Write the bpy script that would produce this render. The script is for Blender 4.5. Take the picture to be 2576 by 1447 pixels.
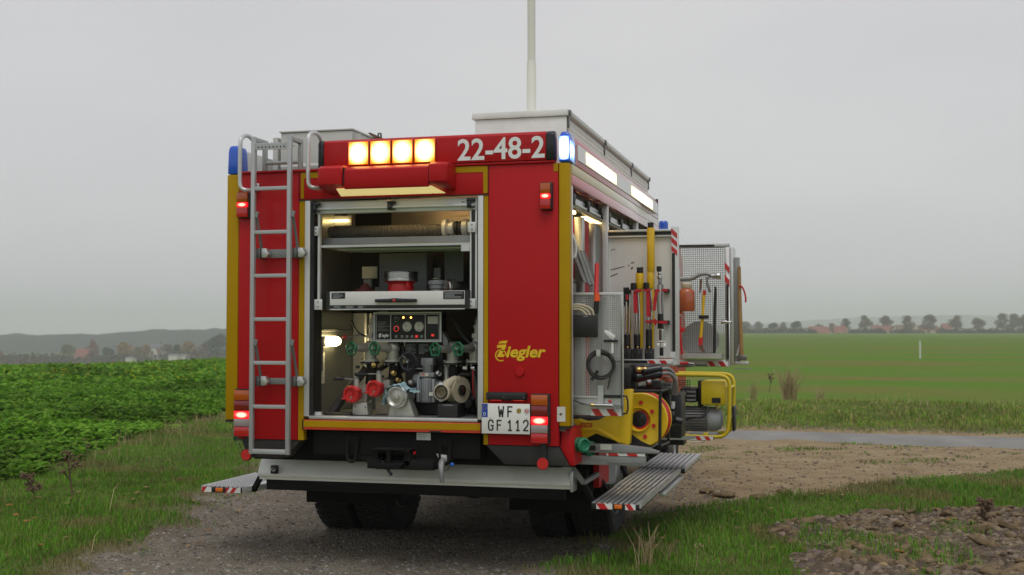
import bpy, bmesh, math, random
import numpy as np
from mathutils import Vector, Matrix

for o in list(bpy.data.objects):
    bpy.data.objects.remove(o, do_unlink=True)
scene = bpy.context.scene
COL = scene.collection
rad = math.radians

# ------------------------------------------------------------------ camera
# truck frame: rear face is the plane Y=0, +Y points to the cab, X to the right
YAW = math.atan(807 / 3047)
FPX = 3047.0                     # focal length in units of a 2576 px wide picture
PITCH = math.atan(114.5 / FPX)
CAM = Vector((2.924, -7.81, 1.65))
cam = bpy.data.cameras.new('camera')
cam.sensor_width = 36.0
cam.lens = 36.0 * FPX / 2576.0
cam.clip_start = 0.1
cam.clip_end = 20000
cam.dof.use_dof = True
cam.dof.focus_distance = 8.6
cam.dof.aperture_fstop = 3.5
cam_o = bpy.data.objects.new('camera', cam)
COL.objects.link(cam_o)
cam_o.location = CAM
cam_o.rotation_euler = (math.pi / 2 + PITCH, 0, YAW)
scene.camera = cam_o

# ------------------------------------------------------------------ sky, sun, exposure
SUN_EL, SUN_AZ = rad(62), rad(205)       # behind the camera, a little to its left
world = bpy.data.worlds.new('World')
scene.world = world
world.use_nodes = True
wn = world.node_tree
wn.nodes.clear()
wo = wn.nodes.new('ShaderNodeOutputWorld')
bg = wn.nodes.new('ShaderNodeBackground')
sky = wn.nodes.new('ShaderNodeTexSky')
sky.sky_type = 'NISHITA'
sky.sun_disc = False
sky.sun_elevation = SUN_EL
sky.sun_rotation = SUN_AZ
sky.dust_density = 6.0
sky.air_density = 1.0
hsv = wn.nodes.new('ShaderNodeHueSaturation')
hsv.inputs['Saturation'].default_value = 0.10
wn.links.new(sky.outputs[0], hsv.inputs['Color'])
# closed cloud layer: even grey with soft large variation
tc = wn.nodes.new('ShaderNodeTexCoord')
mp = wn.nodes.new('ShaderNodeMapping')
mp.inputs['Scale'].default_value = (1.0, 1.0, 3.5)
nz = wn.nodes.new('ShaderNodeTexNoise')
nz.inputs['Scale'].default_value = 1.6
nz.inputs['Detail'].default_value = 5
wn.links.new(tc.outputs['Generated'], mp.inputs[0])
wn.links.new(mp.outputs[0], nz.inputs['Vector'])
cr = wn.nodes.new('ShaderNodeValToRGB')
cr.color_ramp.elements[0].position = 0.3
cr.color_ramp.elements[0].color = (6.0, 6.05, 6.35, 1)
cr.color_ramp.elements[1].position = 0.75
cr.color_ramp.elements[1].color = (7.25, 7.2, 7.3, 1)
wn.links.new(nz.outputs['Fac'], cr.inputs[0])
mx = wn.nodes.new('ShaderNodeMixRGB')
mx.inputs['Fac'].default_value = 0.93
wn.links.new(hsv.outputs[0], mx.inputs[1])
wn.links.new(cr.outputs[0], mx.inputs[2])
wn.links.new(mx.outputs[0], bg.inputs['Color'])
bg.inputs['Strength'].default_value = 0.1
wn.links.new(bg.outputs[0], wo.inputs[0])

sun = bpy.data.lights.new('sun', 'SUN')
sun.energy = 1.05
sun.angle = rad(35)
sun.color = (1.0, 0.96, 0.91)
sun_o = bpy.data.objects.new('sun', sun)
COL.objects.link(sun_o)
sun_o.location = (0, -20, 30)
SUN_DIR = Vector((math.cos(SUN_EL) * math.sin(rad(160)), math.cos(SUN_EL) * math.cos(rad(160)), math.sin(SUN_EL)))
sun_o.rotation_euler = SUN_DIR.to_track_quat('Z', 'Y').to_euler()
sky.sun_rotation = math.atan2(SUN_DIR.x, SUN_DIR.y)

vs = scene.view_settings
vs.view_transform = 'Standard'
vs.look = 'None'
vs.exposure = 0.0
vs.gamma = 1.0
vs.use_curve_mapping = False
scene.cycles.volume_bounces = 3
scene.cycles.max_bounces = 10
scene.render.resolution_x, scene.render.resolution_y = 1024, 575

# ------------------------------------------------------------------ pixel -> place helpers
ZT = dict(D=(0, 0, 0.628907), A=(880, 480, 2.411), B=(1600, 420, 2.411), C=(1180, 780, 2.894), E=(1180, 1180, 2.68),
          F=(880, 1080, 1.447), G=(1900, 1280, 2.411), H=(2240, 680, 1.809), I=(2240, 1280, 1.608),
          J=(780, 1640, 2.412), K=(1580, 1640, 2.412), L=(0, 1240, 2.683), M=(2900, 1180, 2.154),
          N=(0, 1700, 2.408), O=(2400, 1700, 1.519), Q=(2240, 500, 3.446), R=(1840, 0, 2.334))
RGT = Vector((math.cos(YAW), math.sin(YAW), 0))
FWD0 = Vector((-math.sin(YAW), math.cos(YAW), 0))
FWD = FWD0 * math.cos(PITCH) + Vector((0, 0, math.sin(PITCH)))
UPV = -FWD0 * math.sin(PITCH) + Vector((0, 0, math.cos(PITCH)))
def ray(k, x, y):
    o = ZT[k]
    px, py = (o[0] + x / o[2]) / 1.59006, (o[1] + y / o[2]) / 1.59006
    return FWD + RGT * ((px - 1288) / FPX) + UPV * ((723.5 - py) / FPX)
def on(ax, val, k, x, y):
    d = ray(k, x, y)
    return CAM + d * ((val - CAM[ax]) / d[ax])
def oy(k, x, y, Y): return on(1, Y, k, x, y)
def ox(k, x, y, X): return on(0, X, k, x, y)
def oz(k, x, y, Z): return on(2, Z, k, x, y)
def ld(lat, dep, z=0.0):
    "camera-aligned ground coordinates (metres right of / ahead of the camera)"
    return Vector((CAM.x, CAM.y, 0)) + RGT * lat + FWD0 * dep + Vector((0, 0, z))
def atd(k, x, y, dep):
    d = ray(k, x, y)
    return CAM + d * (dep / d.dot(FWD0))

# ------------------------------------------------------------------ mesh builder
class MB:
    def __init__(s): s.v, s.f, s.m = [], [], []
    def add(s, vs_, fs, mi=0):
        b = len(s.v)
        s.v += [tuple(p) for p in vs_]
        s.f += [tuple(b + i for i in f) for f in fs]
        s.m += [mi] * len(fs)
        return s
    def box(s, x0, x1, y0, y1, z0, z1, mi=0):
        x0, x1 = min(x0, x1), max(x0, x1); y0, y1 = min(y0, y1), max(y0, y1); z0, z1 = min(z0, z1), max(z0, z1)
        v = [(x0, y0, z0), (x1, y0, z0), (x1, y1, z0), (x0, y1, z0), (x0, y0, z1), (x1, y0, z1), (x1, y1, z1), (x0, y1, z1)]
        return s.add(v, [(0, 3, 2, 1), (4, 5, 6, 7), (0, 1, 5, 4), (1, 2, 6, 5), (2, 3, 7, 6), (3, 0, 4, 7)], mi)
    def bar(s, p0, p1, w, h, up=(0, 0, 1), mi=0):
        p0, p1 = Vector(p0), Vector(p1)
        d = (p1 - p0).normalized()
        u = Vector(up)
        a = d.cross(u)
        if a.length < 1e-4: a = d.cross(Vector((0, 1, 0)))
        a.normalize(); b = a.cross(d).normalized()
        a *= w / 2; b *= h / 2
        v = [p + q for p in (p0, p1) for q in (-a - b, a - b, a + b, -a + b)]
        return s.add(v, [(0, 3, 2, 1), (4, 5, 6, 7), (0, 1, 5, 4), (1, 2, 6, 5), (2, 3, 7, 6), (3, 0, 4, 7)], mi)
    def prism(s, pts, y0, y1, mi=0, ax='y'):
        n = len(pts)
        f = {'y': lambda p, t: (p[0], t, p[1]), 'x': lambda p, t: (t, p[0], p[1]), 'z': lambda p, t: (p[0], p[1], t)}[ax]
        v = [f(p, y0) for p in pts] + [f(p, y1) for p in pts]
        fs = [tuple(range(n)), tuple(range(2 * n - 1, n - 1, -1))] + [(i, i + n, (i + 1) % n + n, (i + 1) % n) for i in range(n)]
        return s.add(v, fs, mi)
    def ppix(s, k, pts, Y0, Y1, mi=0):
        "outline read from the photo on the plane Y0, extruded along Y"
        return s.prism([(p.x, p.z) for p in (oy(k, x, y, Y0) for x, y in pts)], Y0, Y1, mi)
    def lathe(s, prof, org, ax, n=20, mi=0, cap=True):
        "prof: (radius, distance along ax)"
        ax = Vector(ax).normalized()
        a = ax.orthogonal().normalized(); b = ax.cross(a)
        org = Vector(org)
        v, fs = [], []
        for r, t in prof:
            for i in range(n):
                w = 2 * math.pi * i / n
                v.append(org + ax * t + (a * math.cos(w) + b * math.sin(w)) * max(r, 1e-4))
        for j in range(len(prof) - 1):
            for i in range(n):
                i2 = (i + 1) % n
                fs.append((j * n + i, j * n + i2, (j + 1) * n + i2, (j + 1) * n + i))
        if cap and prof[0][0] > 1e-3: fs.append(tuple(range(n - 1, -1, -1)))
        if cap and prof[-1][0] > 1e-3: fs.append(tuple((len(prof) - 1) * n + i for i in range(n)))
        return s.add(v, fs, mi)
    def cyl(s, p0, p1, r0, r1=None, n=16, mi=0):
        p0, p1 = Vector(p0), Vector(p1)
        return s.lathe([(r0, 0), (r0 if r1 is None else r1, (p1 - p0).length)], p0, p1 - p0, n, mi)
    def tube(s, path, r, n=8, mi=0, closed=False, smooth=0):
        P = [Vector(p) for p in path]
        for _ in range(smooth):
            Q = [] if closed else [P[0]]
            m = len(P)
            for i in range(m if closed else m - 1):
                a, b = P[i], P[(i + 1) % m]
                Q += [a * .75 + b * .25, a * .25 + b * .75]
            if not closed: Q.append(P[-1])
            P = Q
        m = len(P)
        v, fs = [], []
        prev = None
        for i in range(m):
            if closed: t = P[(i + 1) % m] - P[i - 1]
            else: t = P[min(i + 1, m - 1)] - P[max(i - 1, 0)]
            t.normalize()
            a = t.orthogonal() if prev is None else prev - t * prev.dot(t)
            a.normalize(); prev = a
            b = t.cross(a)
            rr = r[i * len(r) // m] if isinstance(r, (list, tuple)) else r
            for j in range(n):
                w = 2 * math.pi * j / n
                v.append(P[i] + (a * math.cos(w) + b * math.sin(w)) * rr)
        for i in range(m if closed else m - 1):
            i2 = (i + 1) % m
            for j in range(n):
                j2 = (j + 1) % n
                fs.append((i * n + j, i * n + j2, i2 * n + j2, i2 * n + j))
        if not closed:
            fs.append(tuple(range(n - 1, -1, -1)))
            fs.append(tuple((m - 1) * n + j for j in range(n)))
        return s.add(v, fs, mi)
    def ring(s, c, ax, R, r, n=20, m=8, mi=0):
        ax = Vector(ax).normalized(); a = ax.orthogonal().normalized(); b = ax.cross(a); c = Vector(c)
        return s.tube([c + (a * math.cos(2 * math.pi * i / n) + b * math.sin(2 * math.pi * i / n)) * R for i in range(n)], r, m, mi, True)
    def sph(s, c, r, n=12, mi=0, sc=(1, 1, 1)):
        c = Vector(c); v, fs = [], []
        h = n // 2
        for j in range(h + 1):
            t = math.pi * j / h
            for i in range(n):
                w = 2 * math.pi * i / n
                v.append((c.x + r * sc[0] * math.sin(t) * math.cos(w), c.y + r * sc[1] * math.sin(t) * math.sin(w), c.z + r * sc[2] * math.cos(t)))
        for j in range(h):
            for i in range(n):
                i2 = (i + 1) % n
                fs.append((j * n + i, (j + 1) * n + i, (j + 1) * n + i2, j * n + i2))
        return s.add(v, fs, mi)
    def build(s, name, mat, parent=None, bev=0, seg=2, ang=32, label=None):
        me = bpy.data.meshes.new(name)
        off = ROOT.get(parent.name, Vector((0, 0, 0))) if parent else Vector((0, 0, 0))
        me.from_pydata([(p[0] - off.x, p[1] - off.y, p[2] - off.z) for p in s.v], [], s.f)
        mats = mat if isinstance(mat, (list, tuple)) else [mat]
        for m in mats: me.materials.append(M[m] if isinstance(m, str) else m)
        if len(mats) > 1: me.polygons.foreach_set('material_index', s.m)
        bm = bmesh.new(); bm.from_mesh(me)
        bmesh.ops.remove_doubles(bm, verts=bm.verts, dist=1e-5)
        bmesh.ops.recalc_face_normals(bm, faces=bm.faces)
        if bev:
            es = [e for e in bm.edges if len(e.link_faces) == 2 and e.calc_face_angle(0) > rad(30)]
            bmesh.ops.bevel(bm, geom=es, offset=bev, segments=seg, affect='EDGES', profile=0.5, clamp_overlap=True)
        for f in bm.faces: f.smooth = True
        bm.to_mesh(me); bm.free()
        me.set_sharp_from_angle(angle=rad(ang))
        o = bpy.data.objects.new(name, me)
        COL.objects.link(o)
        if parent:
            o.parent = parent
            ROOT[o.name] = off
        else:
            ROOT[o.name] = Vector((0, 0, 0))
        if label: o['label'] = label
        return o
ROOT = {}
def thing(name, label, cat, loc=(0, 0, 0), group=None):
    o = bpy.data.objects.new(name, None)
    COL.objects.link(o)
    o.empty_display_size = 0.1
    o.location = loc
    ROOT[o.name] = Vector(loc)
    return tag(o, label, cat, group)
def tag(o, label=None, cat=None, group=None, kind=None):
    if label: o['label'] = label
    if cat: o['category'] = cat
    if group: o['group'] = group
    if kind: o['kind'] = kind
    return o
def bx(name, mat, parent, *a, bev=0.0, label=None):
    return MB().box(*a).build(name, mat, parent, bev, label=label)

# ------------------------------------------------------------------ materials
M = {}
def mat(name, col, rough=0.5, metal=0.0, var=0.08, vs_=6.0, bump=0.0, bs=80.0, coat=0.0, emit=None, es=0.0, trans=0.0, dirt=0.0, dcol=(0.10, 0.085, 0.065), spec=0.5, alpha=1.0):
    m = bpy.data.materials.new(name); M[name] = m
    m.use_nodes = True
    nt = m.node_tree; N, Lk = nt.nodes, nt.links
    b = N['Principled BSDF']
    b.inputs['Roughness'].default_value = rough
    b.inputs['Metallic'].default_value = metal
    b.inputs['Specular IOR Level'].default_value = spec
    b.inputs['Coat Weight'].default_value = coat
    b.inputs['Coat Roughness'].default_value = 0.08
    b.inputs['Transmission Weight'].default_value = trans
    b.inputs['Alpha'].default_value = alpha
    t = N.new('ShaderNodeTexCoord')
    n = N.new('ShaderNodeTexNoise'); n.inputs['Scale'].default_value = vs_; n.inputs['Detail'].default_value = 5
    Lk.new(t.outputs['Object'], n.inputs['Vector'])
    r = N.new('ShaderNodeValToRGB')
    r.color_ramp.elements[0].position = 0.3; r.color_ramp.elements[1].position = 0.7
    r.color_ramp.elements[0].color = tuple(c * (1 - var) for c in col) + (1,)
    r.color_ramp.elements[1].color = tuple(min(1, c * (1 + var)) for c in col) + (1,)
    Lk.new(n.outputs['Fac'], r.inputs[0])
    out = r.outputs[0]
    if dirt > 0:
        n2 = N.new('ShaderNodeTexNoise'); n2.inputs['Scale'].default_value = 2.3; n2.inputs['Detail'].default_value = 8
        n2.inputs['Roughness'].default_value = 0.7
        Lk.new(t.outputs['Object'], n2.inputs['Vector'])
        r2 = N.new('ShaderNodeValToRGB')
        r2.color_ramp.elements[0].position = 0.48; r2.color_ramp.elements[1].position = 0.8
        r2.color_ramp.elements[0].color = (0, 0, 0, 1); r2.color_ramp.elements[1].color = (dirt, dirt, dirt, 1)
        Lk.new(n2.outputs['Fac'], r2.inputs[0])
        x = N.new('ShaderNodeMixRGB'); x.inputs[2].default_value = dcol + (1,)
        Lk.new(r2.outputs[0], x.inputs['Fac']); Lk.new(out, x.inputs[1])
        out = x.outputs[0]
    Lk.new(out, b.inputs['Base Color'])
    mr = N.new('ShaderNodeMapRange')
    mr.inputs['To Min'].default_value = max(0.02, rough - 0.08); mr.inputs['To Max'].default_value = min(1, rough + 0.1)
    Lk.new(n.outputs['Fac'], mr.inputs['Value']); Lk.new(mr.outputs[0], b.inputs['Roughness'])
    if bump > 0:
        n3 = N.new('ShaderNodeTexNoise'); n3.inputs['Scale'].default_value = bs; n3.inputs['Detail'].default_value = 4
        Lk.new(t.outputs['Object'], n3.inputs['Vector'])
        bp = N.new('ShaderNodeBump'); bp.inputs['Strength'].default_value = bump; bp.inputs['Distance'].default_value = 0.01
        Lk.new(n3.outputs['Fac'], bp.inputs['Height']); Lk.new(bp.outputs[0], b.inputs['Normal'])
    if emit:
        b.inputs['Emission Color'].default_value = tuple(emit) + (1,)
        b.inputs['Emission Strength'].default_value = es
    return m

mat('red_paint', (0.46, 0.010, 0.014), 0.36, 0, 0.04, 3.0, 0.0, coat=0.04, spec=0.16)
mat('red_coaming', (0.44, 0.010, 0.015), 0.28, 0, 0.05, 3.0, 0.0, coat=0.06, spec=0.2)
mat('yellow_film', (0.43, 0.255, 0.003), 0.4, 0, 0.05, 5.0, coat=0.0, spec=0.12)
mat('day_red', (0.68, 0.060, 0.028), 0.35, 0, 0.05, 5.0, coat=0.3)
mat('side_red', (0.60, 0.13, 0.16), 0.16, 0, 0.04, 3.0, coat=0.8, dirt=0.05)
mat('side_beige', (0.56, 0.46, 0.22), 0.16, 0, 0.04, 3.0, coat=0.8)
mat('aluminium', (0.62, 0.63, 0.63), 0.38, 0.75, 0.07, 9.0, dirt=0.15)
mat('alu_white', (0.66, 0.67, 0.67), 0.42, 0.25, 0.05, 5.0, dirt=0.12)
mat('alu_dull', (0.27, 0.28, 0.28), 0.5, 0.5, 0.10, 7.0, 0.05, dirt=0.2)
mat('ladder_grey', (0.43, 0.44, 0.45), 0.42, 0.3, 0.05, 9.0, dirt=0.10)
mat('steel', (0.55, 0.55, 0.55), 0.25, 1.0, 0.06, 9.0)
mat('dark_steel', (0.16, 0.16, 0.16), 0.4, 0.8, 0.1, 9.0)
mat('stainless_wall', (0.42, 0.42, 0.40), 0.33, 0.85, 0.06, 3.0)
mat('white_paint', (0.72, 0.72, 0.70), 0.4, 0, 0.04, 6.0, dirt=0.08)
mat('white_film', (0.80, 0.80, 0.80), 0.4, 0, 0.02, 6.0)
mat('grey_board', (0.33, 0.35, 0.37), 0.5, 0, 0.05, 5.0)
mat('roof_grey', (0.50, 0.50, 0.47), 0.45, 0.1, 0.05, 4.0, dirt=0.12)
mat('black', (0.012, 0.012, 0.013), 0.45, 0, 0.2, 20.0, 0.03)
mat('black_gloss', (0.012, 0.013, 0.018), 0.2, 0, 0.1, 20.0)
mat('rubber', (0.012, 0.012, 0.012), 0.75, 0, 0.25, 14.0, 0.1, 60, dirt=0.2, dcol=(0.05, 0.045, 0.038))
mat('chassis', (0.007, 0.007, 0.007), 0.75, 0, 0.3, 10.0, 0.1, dirt=0.12, dcol=(0.03, 0.027, 0.022), spec=0.25)
mat('mast_white', (0.76, 0.75, 0.69), 0.4, 0, 0.03, 4.0)
mat('skirt_grey', (0.022, 0.021, 0.020), 0.6, 0, 0.15, 10.0, 0.03, dirt=0.3)
mat('pump_cast', (0.47, 0.46, 0.42), 0.42, 0.55, 0.10, 18.0, 0.06)
mat('pump_grey', (0.30, 0.31, 0.33), 0.45, 0.3, 0.08, 18.0, 0.05)
mat('valve_green', (0.008, 0.13, 0.055), 0.35, 0, 0.1, 20.0)
mat('cap_green', (0.010, 0.17, 0.085), 0.35, 0, 0.1, 20.0)
mat('cap_red', (0.52, 0.012, 0.014), 0.35, 0, 0.1, 20.0)
mat('hose_black', (0.03, 0.029, 0.027), 0.55, 0, 0.2, 30.0, 0.05)
mat('hose_ribbed', (0.085, 0.080, 0.066), 0.6, 0, 0.1, 30.0)
mat('hose_beige', (0.52, 0.46, 0.34), 0.8, 0, 0.08, 30.0, 0.15, 220)
mat('cloth_blue', (0.33, 0.50, 0.55), 0.9, 0, 0.08, 30.0, 0.2, 250)
mat('cloth_maroon', (0.16, 0.035, 0.032), 0.9, 0, 0.12, 30.0, 0.2, 200)
mat('yellow_tool', (0.72, 0.45, 0.010), 0.35, 0, 0.05, 9.0, coat=0.2)
mat('yellow_plastic', (0.75, 0.50, 0.012), 0.38, 0, 0.04, 9.0)
mat('yellow_gen', (0.62, 0.47, 0.016), 0.4, 0, 0.06, 9.0, dirt=0.08)
mat('strap_red', (0.50, 0.010, 0.022), 0.6, 0, 0.1, 30.0)
mat('hose_red', (0.55, 0.016, 0.016), 0.4, 0, 0.08, 20.0)
mat('orange_tip', (0.80, 0.10, 0.012), 0.4)
mat('refl_red', (0.55, 0.014, 0.018), 0.3, 0, 0.04, 20.0, coat=0.4, emit=None)
mat('refl_white', (0.78, 0.78, 0.77), 0.35, 0, 0.03, 20.0, coat=0.3)
mat('refl_orange', (0.75, 0.17, 0.010), 0.25, 0, 0.06, 40.0, coat=0.5)
mat('wood', (0.34, 0.20, 0.08), 0.6, 0, 0.15, 14.0)
mat('brass', (0.60, 0.42, 0.14), 0.3, 1.0)
mat('eu_blue', (0.005, 0.055, 0.36), 0.4)
mat('plate_white', (0.78, 0.78, 0.75), 0.4, 0, 0.02)
mat('blue_knob', (0.01, 0.10, 0.45), 0.35)
mat('blue_lens', (0.012, 0.10, 0.62), 0.15, 0, 0.05, 10.0, coat=0.6)
mat('lens_clear', (0.33, 0.28, 0.28), 0.12, 0, 0.08, 60.0, coat=0.5)
mat('lens_red_dark', (0.20, 0.006, 0.010), 0.12, 0, 0.15, 60.0, coat=0.6)
mat('lens_red_mid', (0.36, 0.008, 0.012), 0.12, 0, 0.15, 60.0, coat=0.6, emit=(1, 0.02, 0.02), es=0.07)
mat('lens_amber', (0.46, 0.085, 0.006), 0.12, 0, 0.12, 60.0, coat=0.6)
mat('foam_orange', (0.42, 0.10, 0.04), 0.15, 0, 0.06, 10.0, coat=0.4)
mat('paper', (0.62, 0.62, 0.56), 0.7, 0, 0.03)
mat('paper_grey', (0.28, 0.30, 0.29), 0.7, 0, 0.03)
mat('grey_plastic', (0.20, 0.20, 0.20), 0.45, 0, 0.08)
mat('perforated_alu', (0.42, 0.43, 0.43), 0.45, 0.4, 0.06, 7.0)
mat('brown_rust', (0.13, 0.075, 0.05), 0.7, 0, 0.2, 20.0)
mat('glass_dark', (0.02, 0.024, 0.028), 0.06, 0, 0.1, 4.0, coat=0.5)
mat('gauge_face', (0.62, 0.63, 0.55), 0.4, 0, 0.02)

def lampmat(name, center, edge, s_c, s_e, scale):
    "lamp lens: hot centre, coloured rim (generated coordinates of the lens itself)"
    m = bpy.data.materials.new(name); M[name] = m
    m.use_nodes = True
    nt = m.node_tree; N, Lk = nt.nodes, nt.links
    b = N['Principled BSDF']
    b.inputs['Base Color'].default_value = tuple(edge) + (1,)
    b.inputs['Roughness'].default_value = 0.2
    t = N.new('ShaderNodeTexCoord')
    mpn = N.new('ShaderNodeMapping'); mpn.inputs['Location'].default_value = (-0.5 * scale[0], -0.5 * scale[1], -0.5 * scale[2])
    mpn.inputs['Scale'].default_value = scale
    g = N.new('ShaderNodeTexGradient'); g.gradient_type = 'QUADRATIC_SPHERE'
    Lk.new(t.outputs['Generated'], mpn.inputs[0]); Lk.new(mpn.outputs[0], g.inputs[0])
    r = N.new('ShaderNodeValToRGB')
    r.color_ramp.elements[0].position = 0.0; r.color_ramp.elements[0].color = tuple(edge) + (1,)
    r.color_ramp.elements[1].position = 0.22; r.color_ramp.elements[1].color = tuple(center) + (1,)
    Lk.new(g.outputs[0], r.inputs[0]); Lk.new(r.outputs[0], b.inputs['Emission Color'])
    mr = N.new('ShaderNodeMapRange'); mr.inputs['From Max'].default_value = 0.3
    mr.inputs['To Min'].default_value = s_e; mr.inputs['To Max'].default_value = s_c
    Lk.new(g.outputs[0], mr.inputs['Value']); Lk.new(mr.outputs[0], b.inputs['Emission Strength'])
lampmat('amber_lit', (1.0, 0.60, 0.17), (1.0, 0.16, 0.002), 7.0, 1.5, (1.34, 0.2, 1.34))
lampmat('blue_lit', (0.75, 0.92, 1.0), (0.04, 0.22, 1.0), 5.0, 0.9, (1.2, 0.3, 1.25))
lampmat('red_lit', (1.0, 0.24, 0.16), (1.0, 0.006, 0.014), 5.0, 1.1, (1.9, 0.2, 1.9))
lampmat('flood_lit', (1.0, 0.95, 0.72), (1.0, 0.84, 0.42), 2.2, 0.7, (0.0, 1.2, 1.2))
mat('strip_pale', (0.62, 0.63, 0.60), 0.2, 0, 0.03, coat=0.6)
mat('hood_lens', (0.7, 0.66, 0.45), 0.3, emit=(1.0, 0.80, 0.30), es=0.55)
mat('lamp_warm', (0.9, 0.8, 0.5), 0.3, emit=(1.0, 0.80, 0.38), es=14.0)
mat('strip_warm', (0.9, 0.8, 0.5), 0.3, emit=(1.0, 0.72, 0.28), es=11.0)
mat('pin_amber', (0.9, 0.5, 0.1), 0.3, emit=(1.0, 0.45, 0.08), es=6.0)
mat('pin_red', (0.5, 0.02, 0.02), 0.3, emit=(1.0, 0.05, 0.03), es=0.5)

def tread_plate(name, col, scale=34.0, rough=0.4, metal=0.7, strength=0.5):
    "five-bar style checker plate: short raised bars in alternating diagonals, as fine relief"
    m = mat(name, col, rough, metal, 0.06, 6.0, dirt=0.18)
    nt = m.node_tree; N, Lk = nt.nodes, nt.links
    t = N.new('ShaderNodeTexCoord')
    hs = []
    for sgn in (1, -1):
        mpn = N.new('ShaderNodeMapping')
        mpn.inputs['Rotation'].default_value = (0, rad(45) * sgn, 0)
        Lk.new(t.outputs['Object'], mpn.inputs[0])
        w = N.new('ShaderNodeTexWave'); w.inputs['Scale'].default_value = scale; w.bands_direction = 'X'
        Lk.new(mpn.outputs[0], w.inputs[0]); hs.append(w)
    ck = N.new('ShaderNodeTexChecker'); ck.inputs['Scale'].default_value = scale * 0.85
    mp2 = N.new('ShaderNodeMapping'); mp2.inputs['Rotation'].default_value = (0, rad(45), 0); mp2.inputs['Scale'].default_value = (1, 0.001, 1)
    Lk.new(t.outputs['Object'], mp2.inputs[0]); Lk.new(mp2.outputs[0], ck.inputs[0])
    x = N.new('ShaderNodeMixRGB')
    Lk.new(ck.outputs['Fac'], x.inputs['Fac']); Lk.new(hs[0].outputs['Color'], x.inputs[1]); Lk.new(hs[1].outputs['Color'], x.inputs[2])
    bp = N.new('ShaderNodeBump'); bp.inputs['Strength'].default_value = strength; bp.inputs['Distance'].default_value = 0.004
    Lk.new(x.outputs[0], bp.inputs['Height']); Lk.new(bp.outputs[0], N['Principled BSDF'].inputs['Normal'])
tread_plate('checker_plate', (0.84, 0.85, 0.83), 21.0, 0.42, 0.05, 0.25)

# flat print: text fitted into a box on a plane of constant Y, facing -Y
def text(name, s, mname, parent, x0, x1, z0, z1, Y, off=0.0, shear=0.0, th=0.002):
    cu = bpy.data.curves.new(name, 'FONT')
    cu.body = s; cu.offset = off; cu.shear = shear; cu.resolution_u = 3
    ob = bpy.data.objects.new(name, cu)
    me0 = bpy.data.meshes.new_from_object(ob)
    v = np.array([q.co[:] for q in me0.vertices])
    mn, mxx = v.min(0), v.max(0)
    u = (v - mn) / np.maximum(mxx - mn, 1e-6)
    P = [(x0 + a[0] * (x1 - x0), z0 + a[1] * (z1 - z0)) for a in u]
    n = len(P)
    mb = MB()
    fs = [tuple(p.vertices) for p in me0.polygons]
    mb.add([(p[0], Y - th, p[1]) for p in P], fs)
    bpy.data.objects.remove(ob); bpy.data.curves.remove(cu); bpy.data.meshes.remove(me0)
    return mb.build(name, mname, parent)
def lines(name, mname, parent, x0, x1, z0, z1, Y, n, seed=0, th=0.0015):
    "unreadably small print: short strokes"
    rr = random.Random(seed); mb = MB()
    h = (z1 - z0) / (n * 2)
    for i in range(n):
        z = z1 - (2 * i + 1) * h
        mb.box(x0, x0 + (x1 - x0) * rr.uniform(.5, 1), Y - th, Y, z - h * .5, z + h * .3)
    return mb.build(name, mname, parent)
def stripes(parent, x0, x1, z0, z1, Y, n=2, lean=1, th=0.004):
    "red and white hatched reflective marking"
    bx('marking_base', 'refl_white', parent, x0, x1, Y - th, Y, z0, z1)
    w = (x1 - x0) / n
    for i in range(n):
        a = x0 + i * w
        sh = (z1 - z0) * 0.7 * lean
        q = [(a, z1), (a + w * .5, z1), (a + w * .5 + sh, z0), (a + sh, z0)]
        q = [(min(max(px, x0), x1), pz) for px, pz in q]
        MB().prism(q, Y - th - 0.002, Y - th).build('marking_stripe', 'refl_red', parent)
HAZE = 0.00052
# ================================================================== FIRE ENGINE
T = thing('fire_engine', 'red and yellow fire engine with open rear and side lockers and flashing amber lights', 'fire engine', (0, 1.93, 0))

# --- body shell
bx('rear_panel', 'red_paint', T, -1.153, -0.690, 0.0, 0.05, 0.905, 2.78, bev=0.004)
bx('rear_panel', 'red_paint', T, 0.692, 1.172, 0.0, 0.05, 0.905, 2.78, bev=0.004)
bx('edge_stripe', 'yellow_film', T, -0.687, -0.646, 0.001, 0.05, 0.905, 2.578)
bx('edge_stripe', 'yellow_film', T, 0.659, 0.689, 0.001, 0.05, 0.905, 2.578)
for s, a, b in ((-1, -1.25, -1.156), (1, 1.175, 1.25)):
    bx('corner_post', 'yellow_film', T, a, b, -0.002, 0.075, 1.035, 2.78, bev=0.012)
    bx('post_foot', 'black', T, a + .003, b - .003, 0.002, 0.07, 1.020, 1.034)
bx('corner_top_stripe', 'yellow_film', T, 1.142, 1.173, -0.003, -0.0005, 2.722, 2.776)
bx('header_panel', 'red_paint', T, -0.690, 0.690, 0.0, 0.05, 2.585, 2.78, bev=0.004)
hs = MB()
hs.box(-0.676, -0.654, -0.003, -0.0005, 2.592, 2.775).box(-0.654, -0.48, -0.003, -0.0005, 2.735, 2.775)
hs.build('header_stripe', 'yellow_film', T)
hs = MB()
hs.box(0.656, 0.686, -0.003, -0.0005, 2.592, 2.775).box(0.44, 0.656, -0.003, -0.0005, 2.735, 2.775)
hs.build('header_stripe', 'yellow_film', T)
bx('header_edge', 'red_paint', T, -1.15, 1.15, -0.014, 0.05, 2.781, 2.797, bev=0.005)
g = MB()
g.box(-0.695, 0.695, -0.004, 0.0, 2.576, 2.584).box(-0.694, -0.6905, -0.004, -0.0005, 2.58, 2.778).box(0.6905, 0.694, -0.004, -0.0005, 2.58, 2.778)
g.build('seal', 'black', T)
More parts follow.
